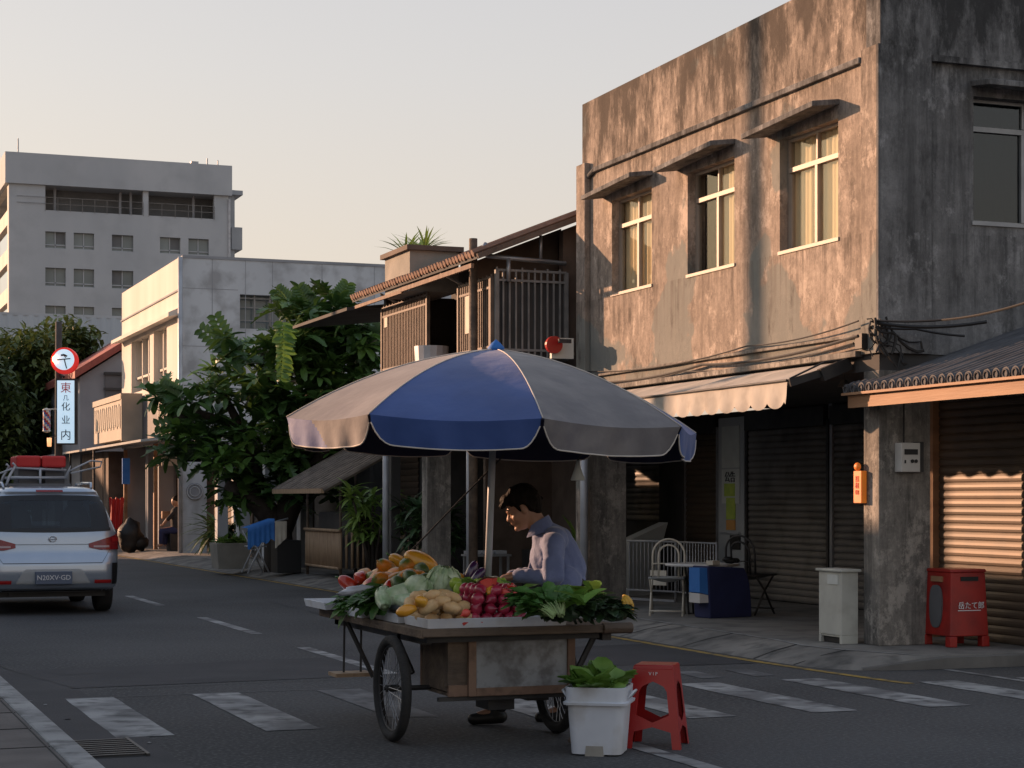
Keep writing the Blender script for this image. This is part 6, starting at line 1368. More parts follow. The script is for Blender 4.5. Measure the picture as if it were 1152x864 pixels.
for i, (dx, dy, dz, lab, a) in enumerate([(-.10, -.05, .38, 'leafy cabbage at the left side of the white tub', 2.6), (.02, .04, .41, 'leafy cabbage in the middle of the white tub', 1.5), (.10, -.02, .39, 'leafy cabbage at the right side of the white tub', .6), (-.02, -.09, .36, 'leafy cabbage at the front of the white tub', 4.6)]):
    random.seed(200 + i); m = MB()
    for k in range(13):
        b = a + ru(-1.6, 1.6); e = ru(.8, 1.5); d = Vector((math.cos(b) * math.cos(e), math.sin(b) * math.cos(e), math.sin(e)))
        m.leaf(-d * .03, d, (0, 0, 1), ru(.13, .19), ru(.12, .17), ru(.25, .6), 6, mi=0, fold=.25, ruffle=.06); m.tube([-d * .03, d * .05], [.011, .006], 5, mi=1)
    m.ell((0, 0, -.02), (.07, .07, .06), bumpy=.2, nu=14, nv=8)
    o = tag(m.build('leafy_cabbage', ['leafbright', 'stalk'], loc=(0, 0, 0), smooth=True), lab, 'cabbage'); o.location = Vector((cx, cy, dz)) + RV * dx + FV * dy; o.rotation_euler = (0, 0, 0)
m = MB(); q = G(648, 838); m.ell(q + Vector((0, .0, .03)), (.05, .04, .03), bumpy=.4, nu=12, nv=8); tag(m.build('crumpled_bag', 'brownwall', smooth=True), 'crumpled brown scrap on the road beside the white tub', 'litter')
# stool
q = G(750, 842); t = thing('plastic_stool', 'tall red plastic stool standing on the road beside the white tub', 'stool', (q.x, q.y + .1, 0), rz=-TH - R(14))
c0 = Vector((q.x, q.y + .14, 0)); t.location = c0; H = .49
M_ = Matrix.Translation(c0)
def hw(z): return .172 - .052 * z / H
# four side panels each with an arched opening, plus bottom cut
m = MB()
for s_ in range(4):
    Rz = Matrix.Rotation(PI / 2 * s_, 4, 'Z')
    def SP(u, z, d=0): w_ = hw(z) - d; return M_ @ (Rz @ Vector((u * w_ / hw(z) if False else u, -w_, z)))
    for d, fl in ((0, 0), (.012, 1)):
        # left leg, right leg strips, cross bar, top plate area with arch
        zs = [0, .10, .13, .155, .20, .25, .30, .34, .37, .385, .40, H]
        for sg in (-1, 1):
            a_ = []; b_ = []
            for z in zs:
                o = hw(z); inn = o - .052
                if z <= .10: inn = o - .05
                elif z < .155: inn = 0.0 if z > .12 else o - .07
                if z >= .34: inn = max(0, (o - .052) * math.sqrt(max(0, 1 - ((z - .34) / .05) ** 2))) if z < .39 else 0
                if .12 < z < .16: inn = 0.0
                a_.append(SP(sg * o, z, d)); b_.append(SP(sg * inn, z, d))
            m.grid([a_, b_] if (sg < 0) ^ fl else [b_, a_])
m.build('legs', 'redplastic', t, smooth=False)
m = MB(); a = hw(H) + .004; m.hexa([M_ @ Vector((x * a, y * a, H - .02)) for x, y in ((-1, -1), (1, -1), (1, 1), (-1, 1))] + [M_ @ Vector((x * (a - .008), y * (a - .008), H + .008)) for x, y in ((-1, -1), (1, -1), (1, 1), (-1, 1))]); m.build('seat', 'redplastic', t, bevel=.006)
m = MB(); text('lettering', 'V I P', .028, 'white_text', Matrix.Translation(c0) @ frame_mx((0.0, -hw(.44) - .001, .445), (1, 0, 0), (0, .1, 1)), t, .001)
# ================================================================ vendor
random.seed(44)
MD = 12.35
def V(px, py, f=0.0):               # figure plane through the vendor; f = metres further away
    return C(px, py, MD) + FV * f
mo = Vector((*W(606, MD), 0))
PT = thing('person', 'vendor with short dark hair and a blue shirt bending over the vegetable cart', 'person', tuple(mo))
m = MB()
hc = V(589, 571)                    # head centre
# head: skull, face, jaw, nose, brow, ear, neck — looking down to the left
up = (RV * -.42 + UV * .90).normalized()     # axis from chin to crown
fw = (-RV * .90 + UV * -.42).normalized()   # face direction
fw = (fw - up * fw.dot(up)).normalized(); sd_ = up.cross(fw).normalized()
HM = Matrix((fw, sd_, up)).transposed()     # local x = face, z = crown
def H(x, y, z): return hc + HM @ Vector((x, y, z))
hs = 1.12
def hell(x, y, z, a, b, c): m.ell(H(x * hs, y * hs, z * hs), (a * hs, b * hs, c * hs), M=HM, nu=20, nv=14)
hell(-.005, 0, .035, .098, .080, .085); hell(.025, 0, -.03, .070, .066, .085); hell(.045, 0, -.085, .045, .045, .035); hell(.03, 0, -.06, .055, .056, .05)
hell(.088, 0, .018, .018, .045, .014); hell(.088, 0, -.055, .020, .026, .020); hell(.082, 0, -.098, .022, .024, .018)
m.cap(H(.090 * hs, 0, .008), H(.112 * hs, 0, -.03 * hs), .009, .015, 10); hell(.103, .012, -.03, .012, .010, .009); hell(.103, -.012, -.03, .012, .010, .009)
for s in (-1, 1):
    hell(.078, s * .03, .0, .012, .016, .011); hell(.0, s * .080, -.012, .020, .010, .032); hell(.06, s * .04, -.035, .03, .022, .025)
nb = V(611, 600); m.cap(H(-.025, 0, -.04), nb, .060, .068, 14)
sh_n = V(622, 611, -.19); sh_f = V(616, 610, .19); hipc = V(637, 662)
ch = V(621, 628); m.cap(V(615, 606), ch, .09, .13, 14); m.cap(ch, V(634, 654), .13, .12, 14); m.cap(V(634, 654), hipc + UV * -.05, .12, .13, 14)
m.cap(sh_n, sh_f, .07, .07); m.cap(hipc - FV * .08 - UV * .03, hipc + FV * .08 - UV * .03, .115, .115)
el_n = V(622, 648, -.27); wr_n = V(580, 646, -.18); el_f = V(606, 648, .25); wr_f = V(574, 649, .04)
m.cap(sh_n, el_n, .055, .043); m.cap(el_n, wr_n, .042, .028); m.cap(sh_f, el_f, .055, .043); m.cap(el_f, wr_f, .042, .028)
def hand(w_, dirv, pn, curl, th_side):
    d = Vector(dirv).normalized(); n = Vector(pn).normalized(); s = d.cross(n).normalized(); n = s.cross(d)
    m.cap(w_, w_ + d * .045, .026, .030, 10)
    pc = w_ + d * .055
    for k in (-1, 0, 1): m.cap(w_ + d * .03 + s * (k * .018), w_ + d * .085 + s * (k * .024), .019, .016, 8)
    for k, (o, L) in enumerate(((-.034, .065), (-.012, .078), (.011, .074), (.032, .056))):
        b = w_ + d * .088 + s * o; a1 = b + (d * math.cos(curl * .5) - n * math.sin(curl * .5)) * L * .5; a2 = a1 + (d * math.cos(curl * 1.4) - n * math.sin(curl * 1.4)) * L * .32; a3 = a2 + (d * math.cos(curl * 2.1) - n * math.sin(curl * 2.1)) * L * .25
        m.cap(b, a1, .0105, .0095, 8); m.cap(a1, a2, .0095, .0085, 8); m.cap(a2, a3, .0085, .0075, 8)
    b = w_ + d * .03 + s * th_side * .028; a1 = b + (d * .6 + s * th_side * .6 - n * .3).normalized() * .035; a2 = a1 + (d * .9 - n * .35).normalized() * .03; m.cap(b, a1, .013, .011, 8); m.cap(a1, a2, .011, .009, 8)
hand(wr_n, -RV * .88 - UV * .22 + FV * .1, UV * .9 + RV * -.3, .95, 1)
hand(wr_f, -RV * .85 - UV * .30 - FV * .15, UV * .9 + RV * -.3, .9, -1)
# legs
kn_n = Vector((*W(598, MD), 0)) + UV * .50 - FV * .10; an_n = Vector((*W(558, MD), 0)) + UV * .10 - FV * .02
kn_f = Vector((*W(632, MD), 0)) + UV * .48 + FV * .12; an_f = Vector((*W(634, MD), 0)) + UV * .09 + FV * .16
hn = hipc - UV * .04 - FV * .09; hf = hipc - UV * .04 + FV * .09
for h, k, a in ((hn, kn_n, an_n), (hf, kn_f, an_f)):
    m.cap(h, k, .085, .055); m.cap(k, a, .054, .036); m.cap(a, a - RV * .13 - UV * .05, .036, .03)
body = m.build('body', 'skin', PT); remesh(body, .0075, 3, .5)
# face details
m = MB()
for s in (-1, 1):
    m.tube([H(.100 * hs, s * .016, .026), H(.098 * hs, s * .034, .031), H(.086 * hs, s * .052, .024)], .0045, 6, mi=0)
    m.ell(H(.092 * hs, s * .032, .002), (.006, .010, .004), M=HM, nu=10, nv=6, mi=0)
m.tube([H(.112 * hs, -.018, -.062 * hs), H(.116 * hs, 0, -.060 * hs), H(.112 * hs, .018, -.062 * hs)], .003, 6, mi=0)
m.build('eyes_and_brows', 'hair', PT, smooth=True)
# hair
m = MB()
def hh(x, y, z, a, b, c): m.ell(H(x * hs, y * hs, z * hs), (a * hs, b * hs, c * hs), M=HM, nu=18, nv=12)
hh(-.012, 0, .058, .103, .092, .085); hh(-.055, 0, .02, .065, .082, .09); hh(-.06, 0, -.03, .04, .06, .05)
hh(.065, 0, .085, .05, .07, .035)
for k in range(34):
    a = ru(-.07, .07); m.cap(H(.02 * hs, a * .8, .12 * hs + ru(-.01, .01)), H((.115 + ru(-.015, .012)) * hs, a, (.062 + ru(-.014, .012)) * hs), .018, .007, 8)
for k in range(60):
    t1 = ru(0, PI); t2 = ru(-.2, 2.6); d = Vector((-math.cos(t2) * .4 - .25, math.cos(t1) * .9, math.sin(t2) * .9)).normalized(); p = H(-.015 * hs, 0, .045 * hs) + HM @ Vector((d.x * .098, d.y * .09, d.z * .088)) * hs
    m.cap(p, p + HM @ (d * .004 + Vector((-.012, 0, -.022))) , .014, .008, 6)
for s in (-1, 1): m.cap(H(.035 * hs, s * .078 * hs, .03), H(.025 * hs, s * .076 * hs, -.01), .014, .008, 8); m.cap(H(-.02 * hs, s * .074 * hs, .04), H(-.045 * hs, s * .066 * hs, -.03), .026, .018, 8)
ha = m.build('hair', 'hair', PT); remesh(ha, .006, 1, .4)
# shirt
m = MB(); g = .018
m.cap(V(615, 606), ch, .10, .135 + g); m.cap(V(611, 594), V(628, 608), .062, .10); m.cap(ch, V(633, 652), .135 + g, .128 + g); m.cap(V(633, 650), hipc - UV * .0, .128 + g, .128 + g)
m.cap(V(632, 618, .0), V(641, 640), .11, .115); m.cap(sh_n, sh_f, .078, .078); m.cap(V(624, 607, -.1), V(624, 607, .1), .09, .09)
for s, e, w_ in ((sh_n, el_n, wr_n), (sh_f, el_f, wr_f)):
    m.cap(s, e, .078, .062); m.cap(e, e.lerp(w_, .9), .060, .042); m.cap(e.lerp(w_, .82), e.lerp(w_, .93), .047, .045)
    for k in range(5): q = .55 + k * .12; p = s.lerp(e, q); m.cap(p - RV * .03 - FV * .03, p + RV * .03 + UV * .01 - FV * .03, .046, .04, 8)
    for k in range(3): p = e.lerp(w_, .15 + k * .2); m.cap(p + UV * .02 - RV * .02, p - UV * .02 + RV * .01, .036, .034, 8)
for k in range(8):
    a = V(612 + k * 3, 628 + k * 4, -.12 + .0 * k); m.cap(a, a + RV * .13 - UV * .10, .03, .022, 8)
m.cap(V(633, 655, -.1), V(633, 655, .1), .13, .13)
# cut below the belt by leaving hem as torus-like ring
sh = m.build('shirt', 'shirt', PT); remesh(sh, .009, 5, .5)
m = MB(); rows = []
for t in range(4):
    rows.append([])
    for k in range(17):
        a = PI * (k / 16) * 1.5 - PI * .75; c = V(606, 591) + UV * (.025 - .018 * t); r_ = .066 + .016 * t; d = (RV * math.cos(a) * 1.0 + FV * math.sin(a))
        rows[-1].append(c + d * r_ + RV * .0 + UV * (.035 * math.cos(a) + .01 - (.012 * t)))
m.grid(rows); m.build('collar', 'shirt', PT, smooth=True)
m = MB(); m.cap(V(602, 612, -.02), V(596, 640, -.02), .012, .014, 8); m.build('placket', 'shirt', PT, smooth=True)
# trousers
m = MB(); m.cap(hipc - UV * .02 - FV * .03, hipc - UV * .02 + FV * .03, .150, .150)
for h, k, a in ((hn, kn_n, an_n), (hf, kn_f, an_f)):
    m.cap(h, k, .108, .078); m.cap(k, a.lerp(k, .1), .076, .062)
m.cap(V(652, 664, .0), V(648, 676), .09, .1)
tr = m.build('trousers', 'trousers', PT); remesh(tr, .009, 4, .5)
for a in (an_n, an_f):
    m = MB(); m.cap(a - UV * .045 + RV * .03, a - RV * .15 - UV * .06, .047, .04); m.cap(a - UV * .02, a + UV * .02, .05, .05)
    sh_ = m.build('shoe', 'shoe', PT); remesh(sh_, .008, 2, .5)
m = MB(); c = hipc + UV * .035; m.tube([c + RV * .152 * math.cos(a) + FV * .155 * math.sin(a) for a in [2 * PI * k / 24 for k in range(24)]], .018, 8, closed=True); m.build('belt', 'shoe', PT, smooth=True)

# ================================================================ silver car
random.seed(55)
cq = W(58, 24.0); CXX, CYY = cq[0], cq[1] - .15
TC = thing('silver_car', 'silver minivan seen from behind with a red bundle on its roof rack', 'car', (CXX, CYY, 0))
lv = [ # z, half width, rear y, front y, corner radius
 (.30, .76, .14, 4.0, .16), (.34, .815, .05, 4.12, .18), (.42, .835, .0, 4.18, .20), (.55, .845, -.02, 4.20, .22), (.66, .85, -.01, 4.2, .22), (.74, .855, .03, 4.19, .22),
 (.80, .86, .07, 4.15, .22), (.90, .862, .09, 4.05, .22), (1.00, .855, .105, 3.75, .22), (1.06, .845, .12, 3.4, .22), (1.10, .83, .135, 3.1, .21), (1.20, .795, .19, 2.95, .20), (1.32, .75, .26, 2.8, .18),
 (1.44, .70, .335, 2.65, .17), (1.54, .655, .41, 2.5, .17), (1.58, .635, .40, 2.42, .18), (1.62, .59, .45, 2.3, .2), (1.645, .48, .62, 2.1, .2), (1.655, .3, .9, 1.9, .15)]
def lval(z):
    for a, b in zip(lv, lv[1:]):
        if a[0] <= z <= b[0]: t = (z - a[0]) / (b[0] - a[0]); return [a[i] + (b[i] - a[i]) * t for i in range(1, 5)]
    return list(lv[0][1:]) if z < lv[0][0] else list(lv[-1][1:])
def surf(u, z, off=0.0):
    w_, yr, yf, rc = lval(z); s = 1 if u >= 0 else -1; a = abs(u); st = w_ - rc; ql = rc * PI / 2
    bul = .035 * (1 - (min(a, st) / st) ** 2)
    if a <= st: x, y, n = a, yr - bul, (0, -1)
    elif a <= st + ql: q = (a - st) / rc; x, y, n = st + rc * math.sin(q), yr + rc * (1 - math.cos(q)), (math.sin(q), -math.cos(q))
    else: x, y, n = w_, yr + rc + (a - st - ql), (1, 0)
    return (CXX + s * (x + n[0] * off), CYY + y + n[1] * off, z)
m = MB(); rows = []
for i in range(len(lv) * 3 - 2):
    f = i / 3; k = min(int(f), len(lv) - 2); t = f - k; z = lv[k][0] + (lv[k + 1][0] - lv[k][0]) * t; w_, yr, yf, rc = lval(z); row = []
    half = [surf((w_ - rc) * j / 8, z) for j in range(9)] + [surf(w_ - rc + rc * PI / 2 * j / 8, z) for j in range(1, 9)]
    L_ = [(CXX + w_, CYY + yr + rc + (yf - rc * 2 - yr) * j / 10, z) for j in range(1, 10)]
    fr = [(CXX + w_ - rc + rc * math.cos(a), CYY + yf - rc + rc * math.sin(a), z) for a in [PI / 2 * j / 6 for j in range(7)]] + [(CXX + (w_ - rc) * (1 - j / 4), CYY + yf, z) for j in range(1, 5)]
    h = half + L_ + fr; mir = [(2 * CXX - p[0], p[1], p[2]) for p in h[1:-1]][::-1]; rows.append(h + mir)
m.grid(rows, closed=True)
keep = []
for f_ in m.f:
    cz = sum(m.v[i][2] for i in f_) / 4; cy = sum(m.v[i][1] for i in f_) / 4 - CYY; cx = abs(sum(m.v[i][0] for i in f_) / 4 - CXX); lim = lval(cz)[0] - .19
    if 1.105 < cz < 1.48 and cx < lim and (cy < .6 or cy > 2.2): continue
    keep.append(f_)
m.f = keep; m.m = m.m[:len(keep)]
m.poly(rows[-1]); m.poly(rows[0][::-1]); m.build('body', 'carpaint', TC, smooth=True, autosm=32)
def patch(name, mt, u0, u1, zlo, zhi, nu=24, nv=8, off=.006, par=TC, smooth=True):
    m = MB(); f = lambda g, u: g(u) if callable(g) else g
    rows = [[surf(u0 + (u1 - u0) * i / nu, f(zlo, u0 + (u1 - u0) * i / nu) + (f(zhi, u0 + (u1 - u0) * i / nu) - f(zlo, u0 + (u1 - u0) * i / nu)) * j / nv, off) for i in range(nu + 1)] for j in range(nv + 1)]
    m.grid(rows if u1 > u0 else [r[::-1] for r in rows]); return m.build(name, mt, par, smooth=smooth)
rw = patch('rear_window', 'carblack', -.76, .76, lambda u: 1.055 + .02 * (abs(u) / .76) ** 2, 1.115, off=.005, nu=40)
patch('window_border', 'carblack', -.70, .70, lambda u: 1.465, lambda u: 1.535 - .03 * (abs(u) / .76) ** 4, off=.005, nu=40, par=rw)
for s in (-1, 1): patch('window_border', 'carblack', s * .50, s * .745, 1.11, lambda u: 1.515 - (.12 * max(0, abs(u) - .60) / .16), off=.0045, nu=16, par=rw)
m = MB(); m.grid([[(CXX + x_, CYY + lval(z_)[2] - .01, z_) for x_ in (-.6, .6)] for z_ in (1.08, 1.2, 1.32, 1.5)]); m.build('windscreen', 'glass_dark', TC)
m = MB(); m.box(CXX - .7, CXX + .7, CYY + .25, CYY + 3.2, 1.0, 1.02); m.build('dashboard', 'carblack', TC)
m = MB(); m.ell((CXX - .02, CYY + 2.2, 1.45), (.11, .02, .04), nu=10, nv=6); m.build('mirror', 'carblack', TC)
patch('pane', 'glass_dark', -.64, .64, lambda u: 1.09 + .03 * (abs(u) / .64) ** 6, lambda u: 1.50 - .03 * (abs(u) / .64) ** 6, off=.004, par=rw, nu=30)
for s in (-1, 1):
    def lo(u): a = abs(u); return .83 + max(0, (.60 - a)) * .22 if a < .6 else .83
    def hi(u): a = abs(u); return .905 + (a - .44) * .30 if a < .98 else 1.06
    tl = patch('taillight', 'taillight', s * .46, s * 1.05, lo, hi, off=.012, nu=24)
    patch('lens', 'taillens', s * .52, s * .72, lambda u: .86, lambda u: .885, off=.016, par=tl)
    patch('lens', 'redplastic', s * .76, s * .98, lambda u: .93, lambda u: .99, off=.017, par=tl)
    patch('side_window', 'carblack', s * 1.25, s * 3.3, 1.10, 1.48, off=.004)
    patch('reflector', 'redplastic', s * .52, s * .74, .40, .445, off=.01)
    patch('bumper_vent', 'carblack', s * .75, s * .86, .385, .66, off=.01)
    m = MB(); m.tube([(CXX + s * .56, CYY + .55, 1.63), (CXX + s * .57, CYY + .65, 1.69), (CXX + s * .57, CYY + 2.0, 1.70), (CXX + s * .55, CYY + 2.15, 1.63)], .018, 8); m.build('roof_rail', 'carpaint', TC, smooth=True)
    for yy in (.78, 3.2):
        w_ = bpy.data.objects.new('wheel', None); COL.objects.link(w_); w_.parent = TC; w_.location = (s * .735, yy, .31)
        c = Vector((CXX + s * .735, CYY + yy, .31)); m = MB()
        m.lathe([(.19, -.10), (.27, -.105), (.30, -.09), (.31, -.05), (.31, .05), (.30, .09), (.27, .105), (.19, .10)], c, 36, M=Matrix.Rotation(R(90), 4, 'Y')); m.build('tyre', 'tyre', w_, smooth=True, autosm=50)
        m = MB(); m.lathe([(.001, s * .07), (.06, s * .08), (.19, s * .09), (.195, -.08), (.001, -.03)], c, 24, M=Matrix.Rotation(R(90), 4, 'Y')); m.build('rim', 'steel', w_, smooth=True, autosm=40)
patch('hatch_seam', 'carblack', -.62, .62, lambda u: .66, lambda u: .668, off=.003)
for s in (-1, 1): patch('hatch_seam', 'carblack', s * .62, s * .74, lambda u: .66 + (abs(u) - .62) * 1.5, lambda u: .668 + (abs(u) - .62) * 1.5, off=.003, nv=1)
patch('trim_strip', 'carpaint', -.45, .45, lambda u: .905, lambda u: .93, off=.02)
patch('crease', 'fascia', -.46, .46, lambda u: .893 + .01 * (1 - abs(u)), lambda u: .905, off=.004)
rec = patch('plate_recess', 'panelgrey', -.46, .46, lambda u: .40, lambda u: .40 + .19 * min(1, (.46 - abs(u)) / .12 + .12), off=.004, nu=30)
patch('crease', 'carpaint', -.80, .80, .355, .375, off=.018)
patch('bumper_shadow_strip', 'carblack', -.80, .80, .29, .315, off=.002)
patch('stop_lamp', 'taillight', -.17, .17, lambda u: 1.575, lambda u: 1.603, off=.012)
m = MB(); px0 = CXX - .23; py_ = CYY - .075; m.box(px0, px0 + .46, py_ - .02, py_ + .04, .40, .56); pl = m.build('licence_plate', 'plate', TC, bevel=.004)
text('plate_text', 'N20XV·GD', .088, 'white_text', frame_mx((CXX, py_ - .022, .48), (1, 0, 0), (0, 0, 1)), pl, .002)
m = MB(); c = Vector((CXX, CYY + .04, .975)); m.tube([c + Vector((.045 * math.cos(a), -.005, .035 * math.sin(a))) for a in [2 * PI * k / 20 for k in range(20)]], .007, 6, closed=True); m.tube([c + Vector((-.055, -.008, -.004)), c + Vector((.055, -.008, -.004))], .005, 6); m.build('badge', 'chrome', TC, smooth=True)
m = MB(); m.box(CXX - .7, CXX + .7, CYY + .3, CYY + 3.9, .22, .31); m.tube([(CXX - .5, CYY + .25, .26), (CXX - .5, CYY + .6, .26)], .03, 8); m.build('underbody', 'carblack', TC)
for i, (sx, lab) in enumerate(((-.38, 0), (.38, 0))):
    m = MB(); m.ell((CXX + sx, CYY + .75, 1.15), (.2, .06, .28)); m.ell((CXX + sx, CYY + .75, 1.43), (.11, .045, .08)); m.build('seat', 'darkmetal', TC, smooth=True)
# roof rack load
t = thing('roof_carrier', 'white tubular roof carrier frame holding the red bundle on the car', 'rack', (CXX - .0, CYY + 1.2, 1.66))
rx, ry = CXX - .05, CYY + 1.1; m = MB()
for yy in (0, .8):
    m.tube([(rx - .42, ry + yy, 1.66), (rx - .38, ry + yy, 1.78), (rx - .30, ry + yy, 1.93), (rx - .34, ry + yy, 1.96)], .018, 8); m.tube([(rx + .34, ry + yy, 1.76), (rx + .42, ry + yy, 1.92), (rx + .36, ry + yy, 1.76)], .018, 8)
    m.tube([(rx - .36, ry + yy, 1.77), (rx + .38, ry + yy, 1.77)], .018, 8); m.tube([(rx - .30, ry + yy, 1.9), (rx + .36, ry + yy, 1.87)], .016, 8)
for xx in (-.3, .35): m.tube([(rx + xx, ry, 1.77), (rx + xx, ry + .8, 1.77)], .016, 8)
m.tube([(rx + .4, ry, 1.86), (rx + .7, ry + .1, 2.0), (rx + .86, ry + .2, 1.99), (rx + .84, ry + .2, 1.92), (rx + .42, ry, 1.83)], .013, 6)
m.tube([(rx + .02, ry, 1.66), (rx + .02, ry, 1.9)], .02, 6); m.tube([(rx - .3, ry, 1.9), (rx - .5, ry + .2, 1.82), (rx - .55, ry + .3, 1.70)], .012, 6)
m.build('frame', 'steelpale', t, smooth=True)
m = MB(); m.box(rx - .40, rx + .42, ry - .02, ry + .8, 1.655, 1.69); m.box(rx - .25, rx + .0, ry + .1, ry + .7, 1.69, 1.88); m.box(rx + .1, rx + .35, ry + .1, ry + .7, 1.69, 1.86); m.build('boxes', 'fascia', t)
t = thing('red_bundle', 'pair of bright red wrapped bundles on the roof carrier of the silver car', 'bundle', (rx, ry, 1.88))
for s in (0, 1):
    m = MB(); x0 = rx - .29 + s * .33; m.box(x0, x0 + .315, ry - .03, ry + .75, 1.905, 2.06); m.build('bundle', 'redcloth', t, bevel=.03, bseg=3)

# ================================================================ street signs by the far left
t = thing('sign_pole', 'dark pole with a round red rimmed sign and a tall pale vertical sign', 'sign', tuple(W(66, 57)) + (0,))
SD = 57.0; q0 = Vector((*W(66, SD), 0)); m = MB(); m.tube([q0, q0 + UV * Zp(362, SD)], [.13, .10], 10); m.build('pole', 'darkwall', t, smooth=True)
c = C(73, 406, SD - .4); r_ = .40
Ry = Matrix.Rotation(R(90), 4, 'X'); Rz_ = Matrix.Rotation(-TH, 4, 'Z')
m = MB(); m.lathe([(.001, -.12), (r_, -.12), (r_ + .01, 0), (r_, .12), (.001, .12)], c, 32, M=Rz_ @ Ry); rs = m.build('round_sign', 'sign_red', t, smooth=True, autosm=40)
m = MB(); m.lathe([(.001, .121), (.315, .121), (.315, .135), (.001, .135)], c + UV * .03, 32, M=Rz_ @ Ry); m.build('face', 'sign_blue', rs)
def stroke(m, c, pts, w_, d=.15): m.tube([c + RV * x + UV * z - FV * d for x, z in pts], w_, 6)
m = MB(); stroke(m, c, [(-.08, .16), (.02, .17), (.10, .13)], .030); stroke(m, c, [(-.02, .20), (.06, .08)], .014); stroke(m, c, [(-.22, .02), (0, .04), (.20, .06)], .018); stroke(m, c, [(.02, .04), (.05, -.10), (.09, -.24)], .018); m.build('character', 'ink', rs)
m = MB(); p = C(61, 404, SD - .6); m.ell(p, (.06, .06, .10), nu=10, nv=8); m.build('bulb', 'lamp_hot', rs, smooth=True)
x0, x1 = C(64, 460, SD - .3), C(84, 460, SD - .3); zt, zb = C(70, 427, SD - .3).z, C(70, 499, SD - .3).z
def cbox(m, px0, px1, py0, py1, D, th, mi=None):
    a = C(px0, py1, D); b = C(px1, py1, D); h = C(px0, py0, D).z - a.z; P = [a, b, b + FV * th, a + FV * th]; m.hexa(P + [p + UV * h for p in P], mi)
m = MB(); cbox(m, 62.5, 85, 426, 500, SD - .3, .28); vs = m.build('vertical_sign', 'darkmetal', t)
m = MB(); cbox(m, 64.3, 83.4, 428, 498.5, SD - .33, .04); m.build('face', 'sign_blue', vs)
for ch_, py_, mk, sz in (('東', 437, 'ink_red', .34), ('几', 448, 'ink', .18), ('化', 458, 'ink', .28), ('业', 473, 'ink', .28), ('内', 490, 'ink', .34)):
    text('character', ch_, sz, mk, frame_mx(C(74, py_, SD - .345), RV, UV), vs, .004)
m = MB(); m.tube([q0 + UV * 5.3, C(72, 424, SD - .2)], .04, 6); m.build('bracket', 'darkmetal', t)
# barber pole and lantern
c = C(52.5, 473, SD - .8); t2 = thing('barber_pole', 'red and white striped barber pole hung left of the vertical sign', 'sign', tuple(c))
m = MB(); n = 24
for k in range(n):
    a0, a1 = 2 * PI * k / n, 2 * PI * (k + 1) / n; 
    for j in range(10):
        z0, z1 = -.30 + .06 * j, -.24 + .06 * j; mi = 0 if (k + j * 2) % 8 < 3 else (1 if (k + j * 2) % 8 < 6 else 2)
        m.add([c + Vector((.11 * math.cos(a0), .11 * math.sin(a0), z0)), c + Vector((.11 * math.cos(a1), .11 * math.sin(a1), z0)), c + Vector((.11 * math.cos(a1), .11 * math.sin(a1), z1)), c + Vector((.11 * math.cos(a0), .11 * math.sin(a0), z1))], [(0, 1, 2, 3)], mi)
m.build('stripes', ['redplastic', 'notice_white', 'bluecloth'], t2, smooth=True)
m = MB(); m.lathe([(.001, .30), (.12, .30), (.12, .33), (.001, .38)], c, 16); m.lathe([(.001, -.38), (.12, -.33), (.12, -.30), (.001, -.30)], c, 16); m.tube([c + UV * .34, c + UV * .34 + RV * .3], .02, 6); m.build('caps', 'notice_white', t2, smooth=True)
c = C(55.5, 497.5, SD - .8); m = MB(); m.lathe([(.001, -.13), (.06, -.13), (.07, .13), (.001, .13)], c, 14); m.tube([c + UV * .13, c + UV * .2 + RV * .22], .015, 6, mi=1); tag(m.build('small_lamp', ['lamp_orange', 'darkmetal'], smooth=True), 'small glowing orange lamp below the barber pole', 'lamp')
c = C(142, 530, 50.5); m = MB(); m.box(c.x - .1, c.x + .1, c.y, c.y + .08, c.z - .35, c.z + .35); tag(m.build('wall_sign', 'bluecloth'), 'small blue sign on the arcade post of the white building', 'sign')
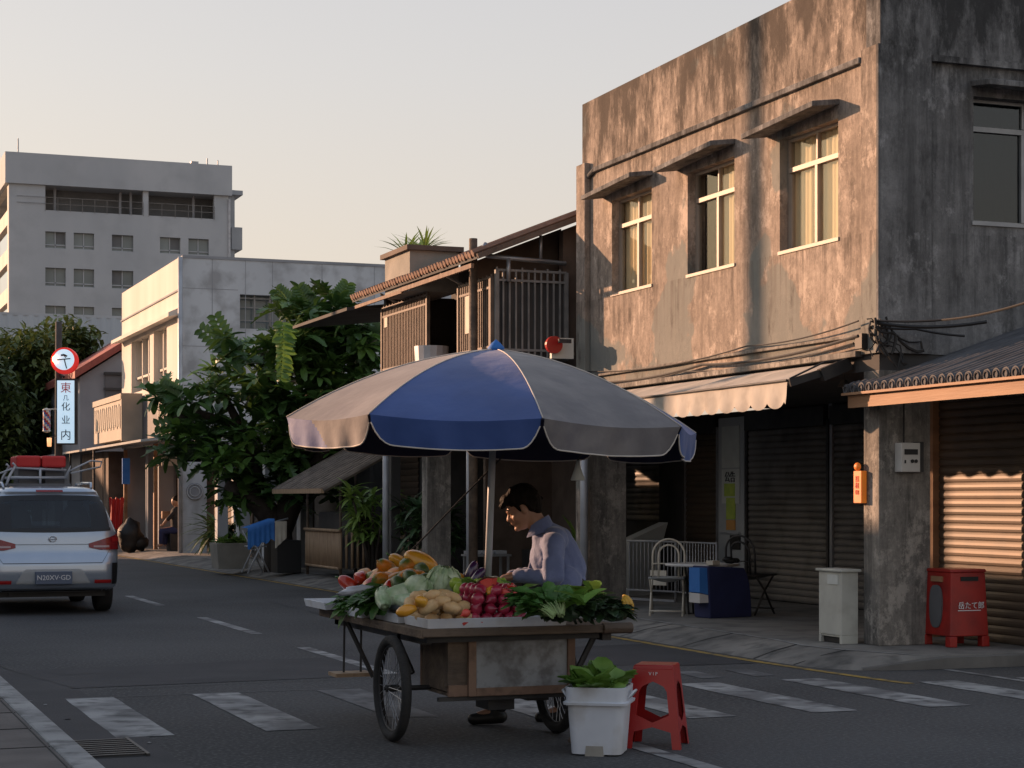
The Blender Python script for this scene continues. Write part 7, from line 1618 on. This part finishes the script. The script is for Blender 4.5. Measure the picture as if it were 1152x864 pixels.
# red cloth and dark bag, seated person
c = C(131, 578, 50.0); m = MB(); m.grid([[c + RV * (-.2 + .4 * j / 16) * (1 - .25 * i / 8) + FV * (.05 * math.sin(j * 1.3 + i * .3)) + UV * (.42 - .85 * i / 8 + .03 * math.sin(j)) for j in range(17)] for i in range(9)]); tag(m.build('red_tarp', 'redcloth', smooth=True), 'crumpled red cloth hanging by the arcade post behind the car', 'cloth')
c = C(146, 601, 49.0); m = MB(); m.ell(Vector((c.x, c.y, .5)), (.32, .3, .42), nu=16, nv=12, bumpy=.35, bs=2); m.ell(Vector((c.x + .25, c.y, .3)), (.25, .2, .2), nu=14, nv=8, bumpy=.3); tag(m.build('dark_sacks', 'black', smooth=True), 'pile of dark sacks by the arcade post right of the car', 'sacks')
sq = Vector((*W(190, 48.6), 0)); t = thing('person', 'small figure in dark clothes sitting in the sunlit arcade of the white building', 'person', (sq.x, sq.y, .12))
def B(px, py, f=0): return C(px, py, 48.6) + FV * f
m = MB(); m.ell(B(197, 564), (.10, .10, .13)); m.cap(B(198, 570), B(199, 577), .05, .06); m.cap(B(199, 578), B(200, 594), .15, .15); m.cap(B(196, 578, -.15), B(189, 585, -.2), .05, .045); m.cap(B(189, 585, -.2), B(185, 590, -.2), .04, .03); m.ell(B(183.5, 591, -.2), (.05, .04, .035))
m.cap(B(199, 595, -.08), B(183, 597, -.1), .09, .07); m.cap(B(183, 597, -.1), B(182, 612, -.1), .065, .045); m.cap(B(199, 595, .1), B(186, 598, .1), .09, .07); m.cap(B(186, 598, .1), B(185, 613, .1), .065, .045); m.cap(B(182, 613, -.1), B(178, 614, -.1), .045, .035)
o = m.build('body', 'skin', t); remesh(o, .018, 2)
m = MB(); m.cap(B(199, 577), B(200, 595), .17, .18); m.cap(B(196, 578, -.15), B(190.5, 584, -.2), .065, .055); o = m.build('jacket', 'trousers', t); remesh(o, .02, 2)
m = MB(); m.cap(B(199, 596, -.08), B(183, 598, -.1), .11, .09); m.cap(B(183, 598, -.1), B(182, 610, -.1), .085, .065); m.cap(B(199, 596, .1), B(186, 598, .1), .11, .09); m.cap(B(186, 598, .1), B(185, 611, .1), .085, .065); o = m.build('trousers', 'navycloth', t); remesh(o, .02, 2)
m = MB(); m.ell(B(198, 561.5), (.105, .105, .10)); m.build('hair', 'hair', t, smooth=True)
c = B(199, 606); m = MB(); m.box(c.x - .2, c.x + .3, c.y - .1, c.y + .4, .12, .58); tag(m.build('bench', 'black', bevel=.02), 'dark low bench the distant figure sits on', 'bench')
c = B(196, 586); m = MB(); m.box(c.x - .25, c.x + .3, c.y + .35, c.y + .5, .95, 1.15); tag(m.build('parcel', 'woodfascia', bevel=.02), 'orange brown parcel behind the distant seated figure', 'box')
